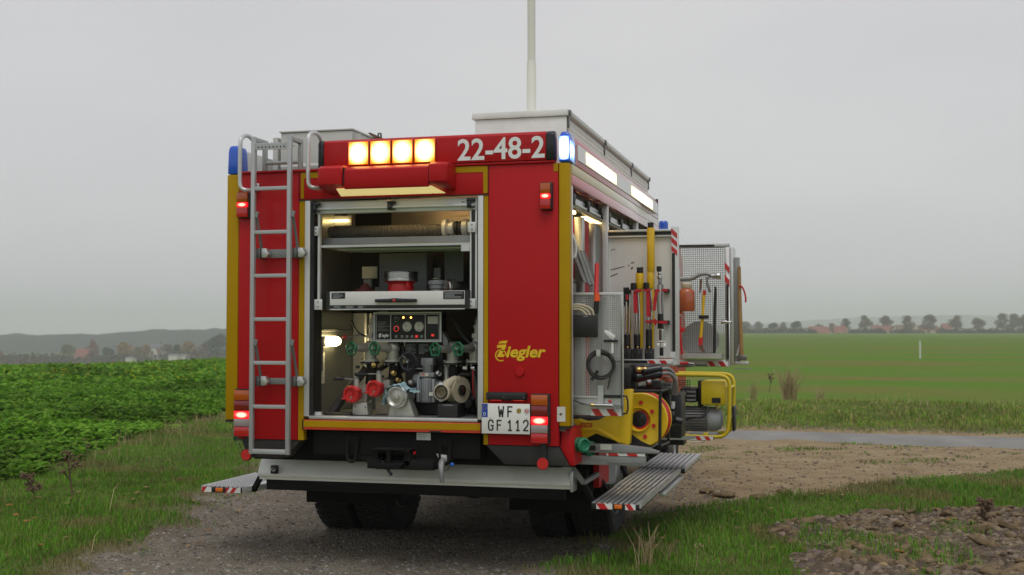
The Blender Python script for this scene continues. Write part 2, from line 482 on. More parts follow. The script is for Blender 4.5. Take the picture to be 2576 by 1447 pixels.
# inner carcass (keeps the lockers apart and dark)
bx('side_wall', 'red_paint', T, -1.25, -1.215, 0.077, 4.25, 1.03, 2.78)
bx('roof', 'roof_grey', T, -1.21, 1.21, 0.055, 4.24, 2.735, 2.779)
bx('bulkhead', 'roof_grey', T, -1.21, 1.21, 4.20, 4.245, 1.0, 2.73)
bx('partition', 'stainless_wall', T, -0.70, -0.665, 0.055, 0.95, 1.035, 2.733)
bx('partition', 'stainless_wall', T, 0.665, 0.70, 0.055, 4.19, 1.035, 2.733)
bx('back_wall', 'black', T, -0.664, 0.664, 0.90, 0.935, 1.07, 2.733)
bx('locker_floor', 'alu_dull', T, -1.21, 1.21, 0.052, 4.19, 1.00, 1.03)
# rear locker surround
for a, b in ((-0.643, -0.605), (0.619, 0.656)):
    bx('door_frame', 'alu_white', T, a, b, -0.006, 0.045, 1.07, 2.575, bev=0.003)
bx('guide_rail', 'black', T, -0.604, -0.575, 0.0, 0.14, 1.08, 2.57)
bx('guide_rail', 'black', T, 0.612, 0.6185, 0.012, 0.14, 1.08, 2.57)
bx('door_sill', 'aluminium', T, -0.6045, 0.6185, -0.01, 0.06, 1.052, 1.076, bev=0.004)
bx('locker_base', 'alu_dull', T, -0.66, 0.66, 0.062, 0.89, 1.05, 1.072)
fl = bx('rear_flap', 'day_red', T, -0.640, 0.644, -0.018, 0.02, 0.981, 1.048, bev=0.003)
bx('reflective_band', 'yellow_film', fl, -0.637, 0.641, -0.022, -0.018, 1.000, 1.044)
for a in (-0.648, 0.6445): bx('flap_edge', 'black', fl, a, a + .0075, -0.02, 0.02, 0.979, 1.05)
bx('note_plate', 'black', fl, 0.285, 0.365, -0.0215, -0.018, 0.981, 0.990)
# rolled-up shutter bottom bar with three latches
sb = bx('shutter_bar', 'alu_white', T, -0.598, 0.607, 0.028, 0.075, 2.484, 2.570, bev=0.004)
bx('bar_lip', 'aluminium', sb, -0.570, 0.585, 0.012, 0.027, 2.508, 2.524, bev=0.003)
for x in (-0.565, -0.005, 0.565):
    l = MB(); l.box(x - .028, x + .028, -0.004, 0.027, 2.538, 2.562).box(x - .026, x + .004, -0.006, 0.02, 2.496, 2.54).box(x - .026, x + .03, -0.004, 0.012, 2.496, 2.508)
    l.build('latch', 'black_gloss', sb, 0.003)
MB().lathe([(0.011, 0), (0.011, .005), (.006, .008)], (0.505, 0.027, 2.548), (0, -1, 0), 12).build('bolt_head', 'steel', sb)

# --- warning board on the roof edge
wb = MB().prism([(-0.02, 2.80), (0.06, 2.80), (0.06, 2.975), (0.045, 2.993), (0.0, 2.993), (-0.02, 2.975)], -0.497, 1.093, ax='x').build('warning_board', 'red_coaming', T, 0.004)
for a, b in ((-0.540, -0.499), (1.095, 1.152)):
    MB().prism([(-0.022, 2.798), (0.06, 2.798), (0.06, 2.975), (0.045, 2.993), (0.0, 2.993), (-0.022, 2.972)], a, b, ax='x').build('end_cap', 'black_gloss', wb, 0.006)
for i in range(4):
    a = -0.311 + i * 0.1610
    b = a + 0.1565
    bx('lamp_frame', 'lens_amber', wb, a, b, -0.036, -0.0205, 2.806, 2.976, bev=0.006, label='orange rim of a lit amber warning lamp')
    l = MB(); n = 8; v = []; f = []
    for j in range(n + 1):
        for i2 in range(n + 1):
            u, w = i2 / n, j / n
            bul = (math.sin(u * math.pi) * math.sin(w * math.pi)) ** .5
            v.append((a + .008 + u * (b - a - .016), -0.0365 - .014 * bul, 2.814 + w * .154))
    for j in range(n):
        for i2 in range(n):
            k = j * (n + 1) + i2; f.append((k, k + 1, k + n + 2, k + n + 1))
    l.add(v, f).build('amber_lamp', 'amber_lit', wb, ang=60, label='lit amber warning lamp')
p0, p1 = oy('B', 556, 548, -0.02), oy('B', 1396, 310, -0.02)
text('call_sign', '22-48-2', 'white_film', wb, p0.x, p1.x, 2.800 + .012, 2.961, -0.0205, off=0.018)

# --- floodlight hood over the rear locker
hd = MB().prism([(0.0, 2.792), (-0.17, 2.778), (-0.215, 2.752), (-0.215, 2.638), (-0.207, 2.622), (-0.196, 2.622), (-0.19, 2.637), (0.0, 2.637)], -0.262, 0.338, ax='x').build('lamp_hood', 'red_paint', T, 0.004)
for a, b, t in ((-0.425, -0.275, -0.455), (0.347, 0.432, 0.462)):
    S0 = [(0.0, 2.794), (-0.19, 2.788), (-0.232, 2.766), (-0.232, 2.655), (-0.19, 2.640), (0.0, 2.612)]
    S1 = [(0.0, 2.794), (-0.16, 2.788), (-0.190, 2.766), (-0.190, 2.660), (-0.15, 2.645), (0.0, 2.618)]
    inner, outer = (b, a) if a < 0 else (a, b)
    v = [(X, y, z) for X, S in ((inner, S0), (outer, S0), (t, S1 if a > 0 else S0)) for y, z in S]
    if a < 0: v[12:] = [(t, y * .93, z) for y, z in S0]
    fs = [tuple(range(6)), tuple(range(17, 11, -1))]
    for q in range(2):
        for i in range(6): fs.append((q * 6 + i, q * 6 + (i + 1) % 6, (q + 1) * 6 + (i + 1) % 6, (q + 1) * 6 + i))
    MB().add(v, fs).build('hood_cheek', 'red_paint', hd, 0.003)
bx('hood_slot', 'black', hd, -0.272, -0.263, -0.21, -0.02, 2.652, 2.770)
bx('hood_slot', 'black', hd, 0.339, 0.3445, -0.21, -0.02, 2.652, 2.770)
l = MB().add([(-0.33, -0.185, 2.626), (0.35, -0.185, 2.626), (0.39, -0.012, 2.598), (-0.37, -0.012, 2.598),
              (-0.33, -0.185, 2.631), (0.35, -0.185, 2.631), (0.39, -0.012, 2.6025), (-0.37, -0.012, 2.6025)],
             [(0, 1, 2, 3), (7, 6, 5, 4), (0, 4, 5, 1), (1, 5, 6, 2), (2, 6, 7, 3), (3, 7, 4, 0)])
l.build('flood_lens', 'hood_lens', hd, label='lit pale yellow lens under the hood')
for x in (-0.2, 0.05, 0.3): bx('lens_screw', 'black', hd, x, x + .008, -0.02, -0.012, 2.598, 2.604)

# --- tail light clusters and upper markers
def cluster(x0, x1, z0, z1, secs, name):
    c = bx(name, 'black', T, x0 - .005, x1 + .012, -0.03, -0.0005, z0 - .006, z1 + .006, bev=0.006)
    H = z1 - z0
    for (a, b, m, nm) in secs:
        bx(nm, m, c, x0, x1, -0.052, -0.031, z1 - b * H, z1 - a * H - .002, bev=0.004)
    return c
TS = [(0, .225, 'lens_amber', 'amber_lens'), (.225, .45, 'lens_red_dark', 'dark_lens'), (.45, .62, 'red_lit', 'lit_lens'), (.62, .79, 'lens_clear', 'clear_lens'), (.79, 1, 'lens_red_mid', 'red_lens')]
cluster(0.997, 1.108, 0.926, 1.245, TS, 'tail_light')
cluster(-1.156, -1.036, 0.926, 1.250, TS, 'tail_light')
MS = [(0, .40, 'lens_amber', 'amber_lens'), (.40, .60, 'red_lit', 'lit_lens'), (.60, 1, 'lens_red_mid', 'red_lens')]
cluster(1.061, 1.128, 2.470, 2.643, MS, 'marker_light')
cluster(-1.148, -1.066, 2.470, 2.645, MS, 'marker_light')

# --- number plate
pl = bx('number_plate', 'plate_white', T, 0.662, 0.992, -0.058, -0.052, 0.984, 1.183, bev=0.003)
bx('plate_holder', 'black', T, 0.658, 0.990, -0.051, -0.001, 0.980, 1.180, bev=0.004)
bx('country_band', 'eu_blue', pl, 0.665, 0.704, -0.0595, -0.058, 1.093, 1.181)
text('country_letter', 'D', 'white_film', pl, 0.677, 0.692, 1.103, 1.125, -0.0596, 0.01)
st = MB()
for i in range(12):
    w = i * math.pi / 6
    st.lathe([(0.0022, 0), (0.0022, 0.0006)], (0.6845 + .013 * math.cos(w), -0.0596, 1.157 + .013 * math.sin(w)), (0, -1, 0), 5)
st.build('star_ring', 'yellow_film', pl)
p = lambda x, y: oy('G', x, y, -0.058)
GL = {'W': [[(0, 1), (.22, 0)], [(.22, 0), (.5, .72)], [(.5, .72), (.78, 0)], [(.78, 0), (1, 1)]], 'F': [[(.08, 0), (.08, 1)], [(.02, .94), (1, .94)], [(.1, .52), (.85, .52)]],
      'G': [[(.95, .72), (.93, .86), (.75, .95), (.3, .95), (.1, .82), (.07, .5), (.1, .18), (.3, .05), (.72, .05), (.92, .16), (.94, .48)], [(.5, .46), (.98, .46)]],
      '1': [[(.54, 0), (.54, 1)], [(.54, .94), (.12, .72)], [(.1, .05), (.98, .05)]],
      '2': [[(.06, .74), (.1, .87), (.28, .95), (.7, .95), (.9, .84), (.92, .66), (.82, .5), (.12, .1), (.06, .05)], [(.04, .05), (.98, .05)]]}
def pchar(ch, x0, y0, x1, y1):
    a, b = p(x0, y1), p(x1, y0); mb = MB()
    w = .0092; X0, X1, Z0, Z1 = a.x + w / 2, b.x - w / 2, a.z, b.z
    for n_, st_k in enumerate(GL[ch]):
        P_ = [Vector((X0 + u * (X1 - X0), -0.0592 - n_ * .00012, Z0 + v_ * (Z1 - Z0))) for u, v_ in st_k]
        for m_, (q0, q1) in enumerate(zip(P_[:-1], P_[1:])):
            d = (q1 - q0).normalized() * (w * .3 if len(P_) > 2 else 0)
            o_ = Vector((0, -.00002 * m_, 0))
            mb.bar(q0 - d + o_, q1 + d + o_, w, .0012, up=(0, 1, 0))
    mb.build('plate_character', 'black', pl)
for ch, x0, x1 in (('W', 222, 282), ('F', 308, 368)): pchar(ch, x0, 832, x1, 937)
for ch, x0, x1 in (('G', 122, 182), ('F', 205, 262), ('1', 308, 365), ('1', 385, 440), ('2', 460, 522)): pchar(ch, x0, 962 + (x0 - 122) * .012, x1, 1066 + (x0 - 122) * .02)
c = p(424, 877); MB().lathe([(0.0165, 0), (0.0165, .0015)], (c.x, -0.0585, c.z), (0, -1, 0), 18).build('test_seal', 'brass', pl)
c = p(500, 880); MB().lathe([(0.021, 0), (0.021, .0015)], (c.x, -0.0585, c.z), (0, -1, 0), 20).build('district_seal', 'alu_white', pl)
MB().prism([(c.x - .012, c.z + .010), (c.x + .012, c.z + .010), (c.x + .011, c.z - .004), (c.x, c.z - .013), (c.x - .011, c.z - .004)], -0.0612, -0.0602).build('seal_shield', 'refl_red', pl)
MB().prism([(c.x - .006, c.z - .006), (c.x - .002, c.z + .002), (c.x - .007, c.z + .006), (c.x, c.z + .005), (c.x + .006, c.z + .008), (c.x + .004, c.z), (c.x + .006, c.z - .007), (c.x + .001, c.z - .002)], -0.0618, -0.0613).build('seal_emblem', 'white_film', pl)
for xx in (150, 497):
    c = p(xx, 947 + (xx - 150) * .02); MB().lathe([(0.004, 0), (0.004, .003)], (c.x, -0.058, c.z), (0, -1, 0), 8).build('plate_screw', 'steel', pl)
a, b = oy('G', 125, 760, 0), oy('G', 510, 697, 0)
ll = bx('plate_lamp', 'black', T, a.x, b.x, -0.06, -0.0005, a.z - .005, b.z, bev=0.01)
bx('lamp_slot', 'pin_red', ll, a.x + .03, a.x + .10, -0.045, -0.02, a.z - .009, a.z - .005)
bx('lamp_slot', 'pin_red', ll, b.x - .09, b.x - .02, -0.045, -0.02, a.z - .009, a.z - .005)
for t in (.04, .46, .95): MB().lathe([(0.003, 0), (0.003, .002)], (a.x + (b.x - a.x) * t, -0.06, a.z + .014), (0, -1, 0), 8).build('lamp_screw', 'steel', ll)
c = oy('G', 435, 503, 0); MB().lathe([(0.030, 0), (0.030, .010), (.026, .016)], (c.x, 0, c.z), (0, -1, 0), 20).build('filler_cap', 'red_paint', T)

# --- maker's lettering on the right rear panel
lg = MB()
def gp(pts): return [(q.x, q.z) for q in (oy('G', x, y, 0) for x, y in pts)]
lg.prism(gp([(215, 243), (302, 236), (300, 262), (262, 330), (290, 330), (280, 358), (213, 358), (222, 330), (258, 268), (228, 268), (214, 276)]), -0.0025, -0.0003)
lg.prism(gp([(230, 236), (233, 212), (250, 204), (252, 210), (270, 198), (272, 206), (292, 197), (288, 206), (314, 196), (308, 222), (292, 232), (296, 222), (278, 230), (278, 222), (258, 230), (258, 222)]), -0.0025, -0.0003)
ring = []
for i in range(26):
    w = math.radians(-60 - i * 12.2)
    ring.append((250 + 56 * math.cos(w), 342 - 58 * math.sin(w)))
inn = [(250 + (x - 250) * .82, 342 + (y - 342) * .82) for x, y in ring]
for i in range(25): lg.prism(gp([ring[i], ring[i + 1], inn[i + 1], inn[i]]), -0.0025, -0.0003)
lg.build('maker_emblem', 'yellow_plastic', T)
a, b = oy('G', 300, 396, 0), oy('G', 685, 250, 0)
text('maker_lettering', 'iegler', 'yellow_plastic', T, a.x, b.x, a.z, b.z, -0.0008, off=0.03, shear=0.22)
a, b = oy('G', 793, 980, 0), oy('G', 873, 838, 0)
stk = bx('info_sticker', 'paper', T, a.x, b.x, -0.0052, -0.0035, a.z, b.z)
c = oy('G', 830, 910, 0); MB().prism([(c.x - .012, c.z), (c.x, c.z + .010), (c.x + .012, c.z + .002), (c.x - .002, c.z - .010)], -0.0064, -0.0054).build('sticker_mark', 'brown_rust', stk)

# --- red edge reflectors below the body
for x, z in ((1.073, 0.792), (-1.066, 0.795)):
    r_ = MB().lathe([(0.042, 0), (0.042, .014)], (x, -0.02, z), (0, -1, 0), 24).build('reflector_holder', 'black', T)
    MB().lathe([(0.0385, 0), (0.037, .004)], (x, -0.0345, z), (0, -1, 0), 24).build('reflector', 'refl_red', r_)
    bx('reflector_stay', 'black', r_, x - .02, x + .02, -0.015, 0.03, z + .02, 0.92)

# --- lower skirts, underrun plate, tow gear
for s in (-1, 1):
    q = [(s * .67, .903), (s * 1.165, .903), (s * 1.235, .775), (s * .80, .775)]
    if s < 0: q = [(-.67, .903), (-1.13, .903), (-1.08, .775), (-.80, .775)]
    MB().prism(q if s > 0 else q[::-1], 0.012, 0.16).build('lower_skirt', 'skirt_grey', T, 0.006)
    q = [(s * 1.168, .903), (s * 1.247, .903), (s * 1.247, 1.018), (s * 1.168, 1.018)]
    if s > 0: MB().prism([(s * 1.130, .904), (s * 1.168, .903), (s * 1.238, .776), (s * 1.268, .776), (s * 1.248, 1.02), (s * 1.178, 1.02), (s * 1.176, .904)], 0.055, 0.62).build('side_skirt', 'red_paint', T, 0.004)
    MB().box(s * 1.20, s * 1.245, 0.63, 1.2, 0.80, 0.995).build('wheel_arch', 'red_paint' if s > 0 else 'skirt_grey', T)
ur = MB()
y0 = .40
sec = [(y0 + .015, .728), (y0 - .05, .622), (y0 - .045, .600), (y0 - .02, .595), (y0 - .02, .575), (y0 + .03, .575), (y0 + .05, .72)]
ur.prism(sec, -1.170, 1.172, ax='x')
ub = ur.build('underrun_plate', 'checker_plate', T, 0.003)
bx('under_rail', 'chassis', ub, -1.12, 1.12, y0 - .005, y0 + .08, 0.50, 0.574)
bx('end_plate', 'aluminium', ub, 1.1725, 1.192, y0 - .04, y0 + .10, 0.56, 0.70, bev=0.002)
c = oy('J', 778, 585, y0 - .04); eb = bx('eye_bracket', 'black', ub, c.x - .025, c.x + .025, y0 - .075, y0 - .04, c.z - .02, c.z + .04, bev=0.004)
MB().ring((c.x, y0 - .077, c.z + .012), (0, 1, 0), 0.012, 0.004).build('tow_eye', 'steel', ub)
bx('under_gap_blocker', 'chassis', T, -1.14, 1.14, .24, .36, .74, .998)  # added black box, hides the bright ground behind so the underside gap stays dark
hb = MB()
hb.box(-0.60, 0.62, 0.06, 0.22, 0.80, 0.97)
hb.prism([(-0.30, .80), (0.42, .80), (0.30, .72), (-0.12, .72)], 0.05, 0.16)
hb.build('hitch_beam', 'chassis', T, 0.01)
th_ = MB()
th_.box(-0.10, 0.15, -0.06, 0.05, 0.755, 0.775).box(-0.11, 0.16, -0.08, 0.05, 0.84, 0.865).box(-0.11, -0.07, -0.06, 0.05, 0.76, 0.86).box(0.11, 0.16, -0.06, 0.05, 0.76, 0.86)
th_.box(-0.142, -0.05, -0.075, 0.1, 0.732, 0.795).box(-0.05, 0.325, -0.06, 0.1, 0.728, 0.79)
th_.prism([(-.09, .775), (.13, .775), (.10, .735), (-.06, .735)], -.13, -.05).box(-.10, .14, -.12, -.05, .862, .872).cyl((.02, -.09, .76), (.02, -.09, .87), .018, n=10)
for xx in (0.12, 0.19, 0.24, 0.29): th_.lathe([(0.008, 0), (0.006, .012)], (xx, -0.05, .76), (0, -1, 0), 8)
tj = th_.build('tow_jaw', 'chassis', T, 0.006)
MB().tube([oy('J', 1800, 490, -.09), oy('J', 1850, 555, -.10), oy('J', 1895, 630, -.11)], [.007, .008, .012], 8).build('release_lever', 'black_gloss', tj)
for x in (-0.30, 0.375):
    k = MB()
    k.tube([(x - .035, .04, .90), (x - .035, .035, .80), (x - .02, .03, .765), (x + .02, .03, .765), (x + .035, .035, .80), (x + .035, .04, .90)], .012, 8, smooth=1)
    k.box(x - .05, x + .05, .04, .07, .88, .93)
    k.build('shackle', 'chassis', T)
c = oy('J', 2207, 255, .05); tp = bx('type_plate', 'alu_white', T, c.x - .05, c.x + .05, .046, .05, c.z - .025, c.z + .025)
lines('plate_print', 'grey_board', tp, c.x - .04, c.x + .04, c.z - .017, c.z + .017, .0455, 3, 3)
hk = MB(); 
hk.tube([oy('K', 465, 480, .02), oy('K', 445, 520, -.02), oy('K', 447, 600, -.05), oy('K', 455, 700, -.04)], [.020, .022, .018, .016], 10, smooth=1)
hkp = hk.build('hook_pin', 'alu_dull', T)
MB().ppix('K', [(400, 425), (495, 440), (497, 500), (435, 495)], .03, .05).build('hook_plate', 'alu_white', hkp)
MB().tube([oy('K', 470, 590, 0), oy('K', 515, 570, 0), oy('K', 530, 535, 0)], .004, 6).build('cable_stay', 'dark_steel', hkp)
c = oy('K', 552, 528, 0); MB().sph(c, .016, 10).build('blue_knob', 'blue_knob', hkp)
c = oy('K', 185, 415, .02); MB().lathe([(.013, 0), (.010, .01)], c, (0, -1, 0), 12).build('red_plug', 'lens_red_mid', T)

# --- chassis, axle, wheels
ch = MB()
for s in (-1, 1): ch.box(s * .38, s * .46, .47, 6.9, .62, .86)
for y in (.6, 1.6, 2.6, 3.8, 5.0): ch.box(-.38, .38, y, y + .12, .66, .82)
ch.build('chassis_frame', 'chassis', T)
ax = MB(); ax.cyl((-1.0, 1.93, .48), (1.0, 1.93, .48), .07, n=12).sph((0.02, 1.93, .47), .20, 14, sc=(1, .9, 1)).box(-.5, -.36, 1.2, 2.7, .50, .58).box(.36, .5, 1.2, 2.7, .50, .58)
ax.build('rear_axle', 'chassis', T)
MB().cyl((-1.0, 5.62, .48), (1.0, 5.62, .48), .06, n=12).build('front_axle', 'chassis', T)
MB().cyl((.52, 3.3, .62), (.52, 4.6, .62), .26, n=20).build('air_tank', 'chassis', T)
bx('fuel_tank', 'alu_dull', T, -1.1, -.55, 2.9, 4.1, .45, .95, bev=.05)
bx('valve_block', 'grey_plastic', T, .12, .18, .42, .5, .53, .58)
bx('battery_box', 'chassis', T, .62, 1.16, 2.75, 4.1, .48, .95, bev=.02)
for (a, b, nm) in ((-1.16, -.42, 'mud_guard'), (.52, 1.16, 'mud_guard')):
    bx(nm, 'chassis', T, a, b, 1.18, 1.25, .30, .62, bev=.01)
    bx('guard_box', 'chassis', T, a + (-.1 if a < 0 else .0), b + (.0 if a < 0 else .03), .85, 1.16, .47, .66, bev=.01)
def wheel(xc, yc, w, side, name='wheel'):
    R = 0.485
    g_ = MB()
    pr_ = [(.30, -w / 2 + .03), (.36, -w / 2 + .005), (.43, -w / 2), (R - .018, -w / 2 + .015), (R - .004, -w / 2 + .035),
           (R - .004, w / 2 - .035), (R - .018, w / 2 - .015), (.43, w / 2), (.36, w / 2 - .005), (.30, w / 2 - .03)]
    g_.lathe(pr_, (xc, yc, .475), (1, 0, 0), 56)
    nb = 46
    for i in range(nb):     # tread blocks, two staggered outer rows and a centre row
        for r_, (u, wd) in enumerate(((-.36, .22), (-.12, .2), (.12, .2), (.36, .22))):
            a = 2 * math.pi * (i + .5 * (r_ % 2)) / nb
            c_ = Vector((xc + u * w, yc + math.cos(a) * R, .475 + math.sin(a) * R))
            t_ = Vector((0, -math.sin(a), math.cos(a)))
            g_.bar(c_ - t_ * .024, c_ + t_ * .024, w * wd, .016, up=(0, math.cos(a), math.sin(a)))
    wh = g_.build(name, 'rubber', T, ang=40)
    rm = MB()
    s = side
    rm.lathe([(.295, -.10), (.300, 0.0), (.285, .012), (.275, -.03), (.20, -.06), (.15, -.055), (.14, .0), (.12, .03), (.05, .035), (.0, .03)], (xc + s * (w / 2 - .025), yc, .475), (s, 0, 0), 32)
    for i in range(10):
        a = 2 * math.pi * i / 10
        rm.cyl((xc + s * (w / 2 - .09), yc + .17 * math.cos(a), .475 + .17 * math.sin(a)), (xc + s * (w / 2 - .06), yc + .17 * math.cos(a), .475 + .17 * math.sin(a)), .014, n=6)
    rm.build('rim', 'alu_dull', wh)
for s in (-1, 1):
    wheel(s * 1.085, 1.93, .30, s)
    wheel(s * .735, 1.93, .30, -s)
    wheel(s * 1.06, 5.62, .31, s)

# --- right side: top band, shutters, posts
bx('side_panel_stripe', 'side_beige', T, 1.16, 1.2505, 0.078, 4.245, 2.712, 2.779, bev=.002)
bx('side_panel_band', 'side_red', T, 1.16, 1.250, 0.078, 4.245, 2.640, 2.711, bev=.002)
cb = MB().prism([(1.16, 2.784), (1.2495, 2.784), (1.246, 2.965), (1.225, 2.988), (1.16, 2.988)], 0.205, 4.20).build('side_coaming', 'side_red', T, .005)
bx('coaming_joint', 'black', T, 1.165, 1.246, .08, 4.24, 2.780, 2.7835)
wnd = MB().add([(1.2500, .25, 2.828), (1.2500, 4.15, 2.828), (1.2475, 4.15, 2.935), (1.2475, .25, 2.935), (1.256, .25, 2.828), (1.256, 4.15, 2.828), (1.2535, 4.15, 2.935), (1.2535, .25, 2.935)],
               [(0, 1, 2, 3), (7, 6, 5, 4), (0, 4, 5, 1), (1, 5, 6, 2), (2, 6, 7, 3), (3, 7, 4, 0)]).build('light_strip', 'strip_pale', cb)
for a, b in ((.53, 1.76), (2.52, 3.78)):
    MB().add([(1.2565, a, 2.836), (1.2565, b, 2.836), (1.2545, b, 2.925), (1.2545, a, 2.925), (1.258, a, 2.836), (1.258, b, 2.836), (1.256, b, 2.925), (1.256, a, 2.925)],
             [(0, 1, 2, 3), (7, 6, 5, 4), (0, 4, 5, 1), (1, 5, 6, 2), (2, 6, 7, 3), (3, 7, 4, 0)]).build('flood_light', 'flood_lit', cb, label='lit white scene light in the side strip')
bx('coaming_end', 'black_gloss', cb, 1.158, 1.249, 4.2005, 4.215, 2.784, 2.986)
for a in (0.078, 1.415, 2.895, 4.17):
    bx('locker_post', 'alu_white', T, 1.205, 1.248, a, a + .038, 1.035, 2.638, bev=.003)
for i, (a, b) in enumerate(((.13, 1.40), (1.47, 2.88), (2.95, 4.15))):
    bar_ = bx('side_shutter_bar', 'aluminium', T, 1.165, 1.205, a, b, 2.520, 2.585, bev=.004)
    bx('bar_lip', 'alu_white', bar_, 1.206, 1.222, a + .03, b - .03, 2.530, 2.545, bev=.002)
    for t in (.10, .50, .92):
        yy = a + (b - a) * t
        MB().box(1.200, 1.232, yy - .04, yy + .04, 2.555, 2.60).box(1.222, 1.236, yy - .035, yy + .0, 2.52, 2.56).build('strap', 'black', bar_, .004)
    bx('shutter_box', 'black', T, 1.02, 1.16, a, b, 2.59, 2.72)
# inner columns seen inside the first side locker
for yy, m_ in ((.86, 'aluminium'), (1.36, 'aluminium')):
    bx('inner_column', m_, T, 1.10, 1.16, yy, yy + .09, 1.035, 2.50, bev=.004)
bx('inner_partition', 'stainless_wall', T, .70, 1.20, 1.45, 1.465, 1.035, 2.5)
bx('inner_partition', 'stainless_wall', T, .70, 1.20, 2.915, 2.925, 1.035, 2.5)
bx('red_partition', 'red_paint', T, 1.04, 1.13, 1.02, 1.26, 1.035, 2.50)
bx('locker_light', 'strip_warm', T, 1.00, 1.04, .30, 1.2, 2.555, 2.575)
bx('locker_light', 'strip_warm', T, 1.00, 1.04, 1.6, 2.6, 2.555, 2.575)
for z in (2.28, 2.02):
    bx('inner_shelf', 'aluminium', T, .705, 1.12, .10, .84, z, z + .02)

# --- blue beacons
def beacon(x0, x1, y0_, y1_, m_, nm='blue_beacon'):
    v = []
    for z, i_, j_ in ((2.784, 0, 0), (2.94, .003, .004), (2.978, .007, .010), (2.990, .016, .022)):
        v += [(x0 + i_, y0_ + j_, z), (x1 - i_, y0_ + j_, z), (x1 - i_, y1_ - j_, z), (x0 + i_, y1_ - j_, z)]
    f = [(3, 2, 1, 0), (12, 13, 14, 15)]
    for j in range(3):
        for i in range(4): f.append((j * 4 + i, j * 4 + (i + 1) % 4, (j + 1) * 4 + (i + 1) % 4, (j + 1) * 4 + i))
    return MB().add(v, f).build(nm, m_, T, .008)
bR = beacon(1.178, 1.252, -.002, .20, 'blue_lens')
bx('strobe', 'blue_lit', bR, 1.180, 1.2475, -.0065, -.003, 2.800, 2.955, bev=.002, label='lit blue strobe lens')
bx('strobe', 'blue_lit', bR, 1.2525, 1.2545, .01, .13, 2.800, 2.93)
beacon(-1.247, -1.165, .0, .16, 'blue_lens')
MB().lathe([(.052, 0), (.052, .10), (.040, .118), (0.0, .122)], (1.20, 4.95, 2.715), (0, 0, 1), 20).build('blue_beacon', 'blue_lens', T)

# --- left roof edge, roof chest, mast box, mast
bx('roof_edge', 'alu_white', T, -1.245, -1.205, .17, 4.24, 2.782, 2.975, bev=.004)
rc = bx('roof_chest', 'roof_grey', T, -1.075, -.50, .50, 2.1, 2.79, 3.15, bev=.006)
bx('chest_lid', 'roof_grey', rc, -1.085, -.49, .49, 2.11, 3.152, 3.163, bev=.003)
bx('chest_post', 'roof_grey', rc, -.476, -.456, .53, .56, 2.79, 3.13)
bx('chest_post', 'roof_grey', rc, -1.14, -1.10, .50, .56, 2.79, 3.12, bev=.004)
MB().ppix('A', [(1425, 125), (1450, 122), (1560, 170), (1585, 182), (1490, 184)], .9, .94).build('clamp_lever', 'brown_rust', rc)
MB().tube([oy('A', 1525, 165, .9), oy('A', 1528, 130, .9), oy('A', 1550, 130, .9), oy('A', 1555, 165, .9)], .008, 6).build('clamp_loop', 'dark_steel', rc)
bx('roof_rail', 'white_paint', T, -.98, -.60, .30, .36, 2.86, 2.885, bev=.003)
bx('roof_rack', 'alu_dull', T, -1.0, -.56, .24, .28, 2.80, 2.84)
mbx = MB().box(.49, 1.15, .36, 4.2, 2.79, 3.155).build('roof_box', 'checker_plate', T, .004)
bx('box_lid', 'checker_plate', mbx, .47, 1.163, .345, 4.215, 3.157, 3.203, bev=.004)
for yy in (.38, 1.75, 3.1, 4.16):
    MB().box(1.152, 1.164, yy, yy + .03, 3.08, 3.155).box(1.164, 1.176, yy - .01, yy + .04, 3.165, 3.20).build('box_clasp', 'dark_steel', mbx, .002)
# pressed lozenges on the long side of the box and its lid
def lozenges(nm, X, rows, h):
    rid = MB()
    for r_, zc in enumerate(rows):
        for i in range(76):
            y = .42 + (i + .5 * (r_ % 2)) * .0495
            rid.add([(X, y - .019, zc), (X, y, zc - h), (X, y + .019, zc), (X, y, zc + h), (X + .007, y, zc)], [(0, 1, 4), (1, 2, 4), (2, 3, 4), (3, 0, 4)])
    return rid.build(nm, 'white_paint', mbx, ang=10)
bx('side_gap_shade', 'grey_plastic', mbx, 1.1503, 1.1515, .38, 4.18, 2.99, 3.152)  # added dark sheets: shade and reflections between the lozenges put into the colour
bx('lid_gap_shade', 'grey_plastic', mbx, 1.1632, 1.1642, .37, 4.19, 3.160, 3.201)
lozenges('box_lozenges', 1.1515, (3.015, 3.05, 3.085, 3.12), .034); lozenges('lid_lozenges', 1.1642, (3.1805,), .0195)
ms = MB().lathe([(.0345, 2.79), (.0345, 3.63), (.0335, 3.632)], (.812, .72, 0), (0, 0, 1), 20).build('light_mast', 'mast_white', T)
MB().lathe([(.0295, 3.62), (.0295, 5.2), (.026, 5.2), (.026, 5.6)], (.812, .72, 0), (0, 0, 1), 20).build('mast_section', 'mast_white', ms)
for a in (-.5, .5): MB().sph((.812 + .0335 * math.sin(a), .72 - .0335 * math.cos(a), 3.617), .003, 6).build('mast_screw', 'dark_steel', ms)

# --- cab ahead of the body (mostly hidden)
cabp = MB().prism([(4.34, .75), (6.9, .75), (6.95, 1.5), (6.6, 2.55), (6.45, 2.68), (4.34, 2.70)], -1.2, 1.2, ax='x').build('cab', 'red_paint', T, .03)
for s in (-1, 1):
    for a, b in ((4.6, 5.4), (5.55, 6.4)):
        MB().box(s * 1.2005, s * 1.206, a, b, 1.72, 2.4).build('cab_window', 'glass_dark', cabp)
MB().add([(-1.05, 6.945, 1.6), (1.05, 6.945, 1.6), (1.0, 6.64, 2.5), (-1.0, 6.64, 2.5), (-1.05, 6.955, 1.6), (1.05, 6.955, 1.6), (1.0, 6.65, 2.5), (-1.0, 6.65, 2.5)], [(0, 1, 2, 3), (7, 6, 5, 4), (0, 4, 5, 1), (1, 5, 6, 2), (2, 6, 7, 3), (3, 7, 4, 0)]).build('windscreen', 'glass_dark', cabp)
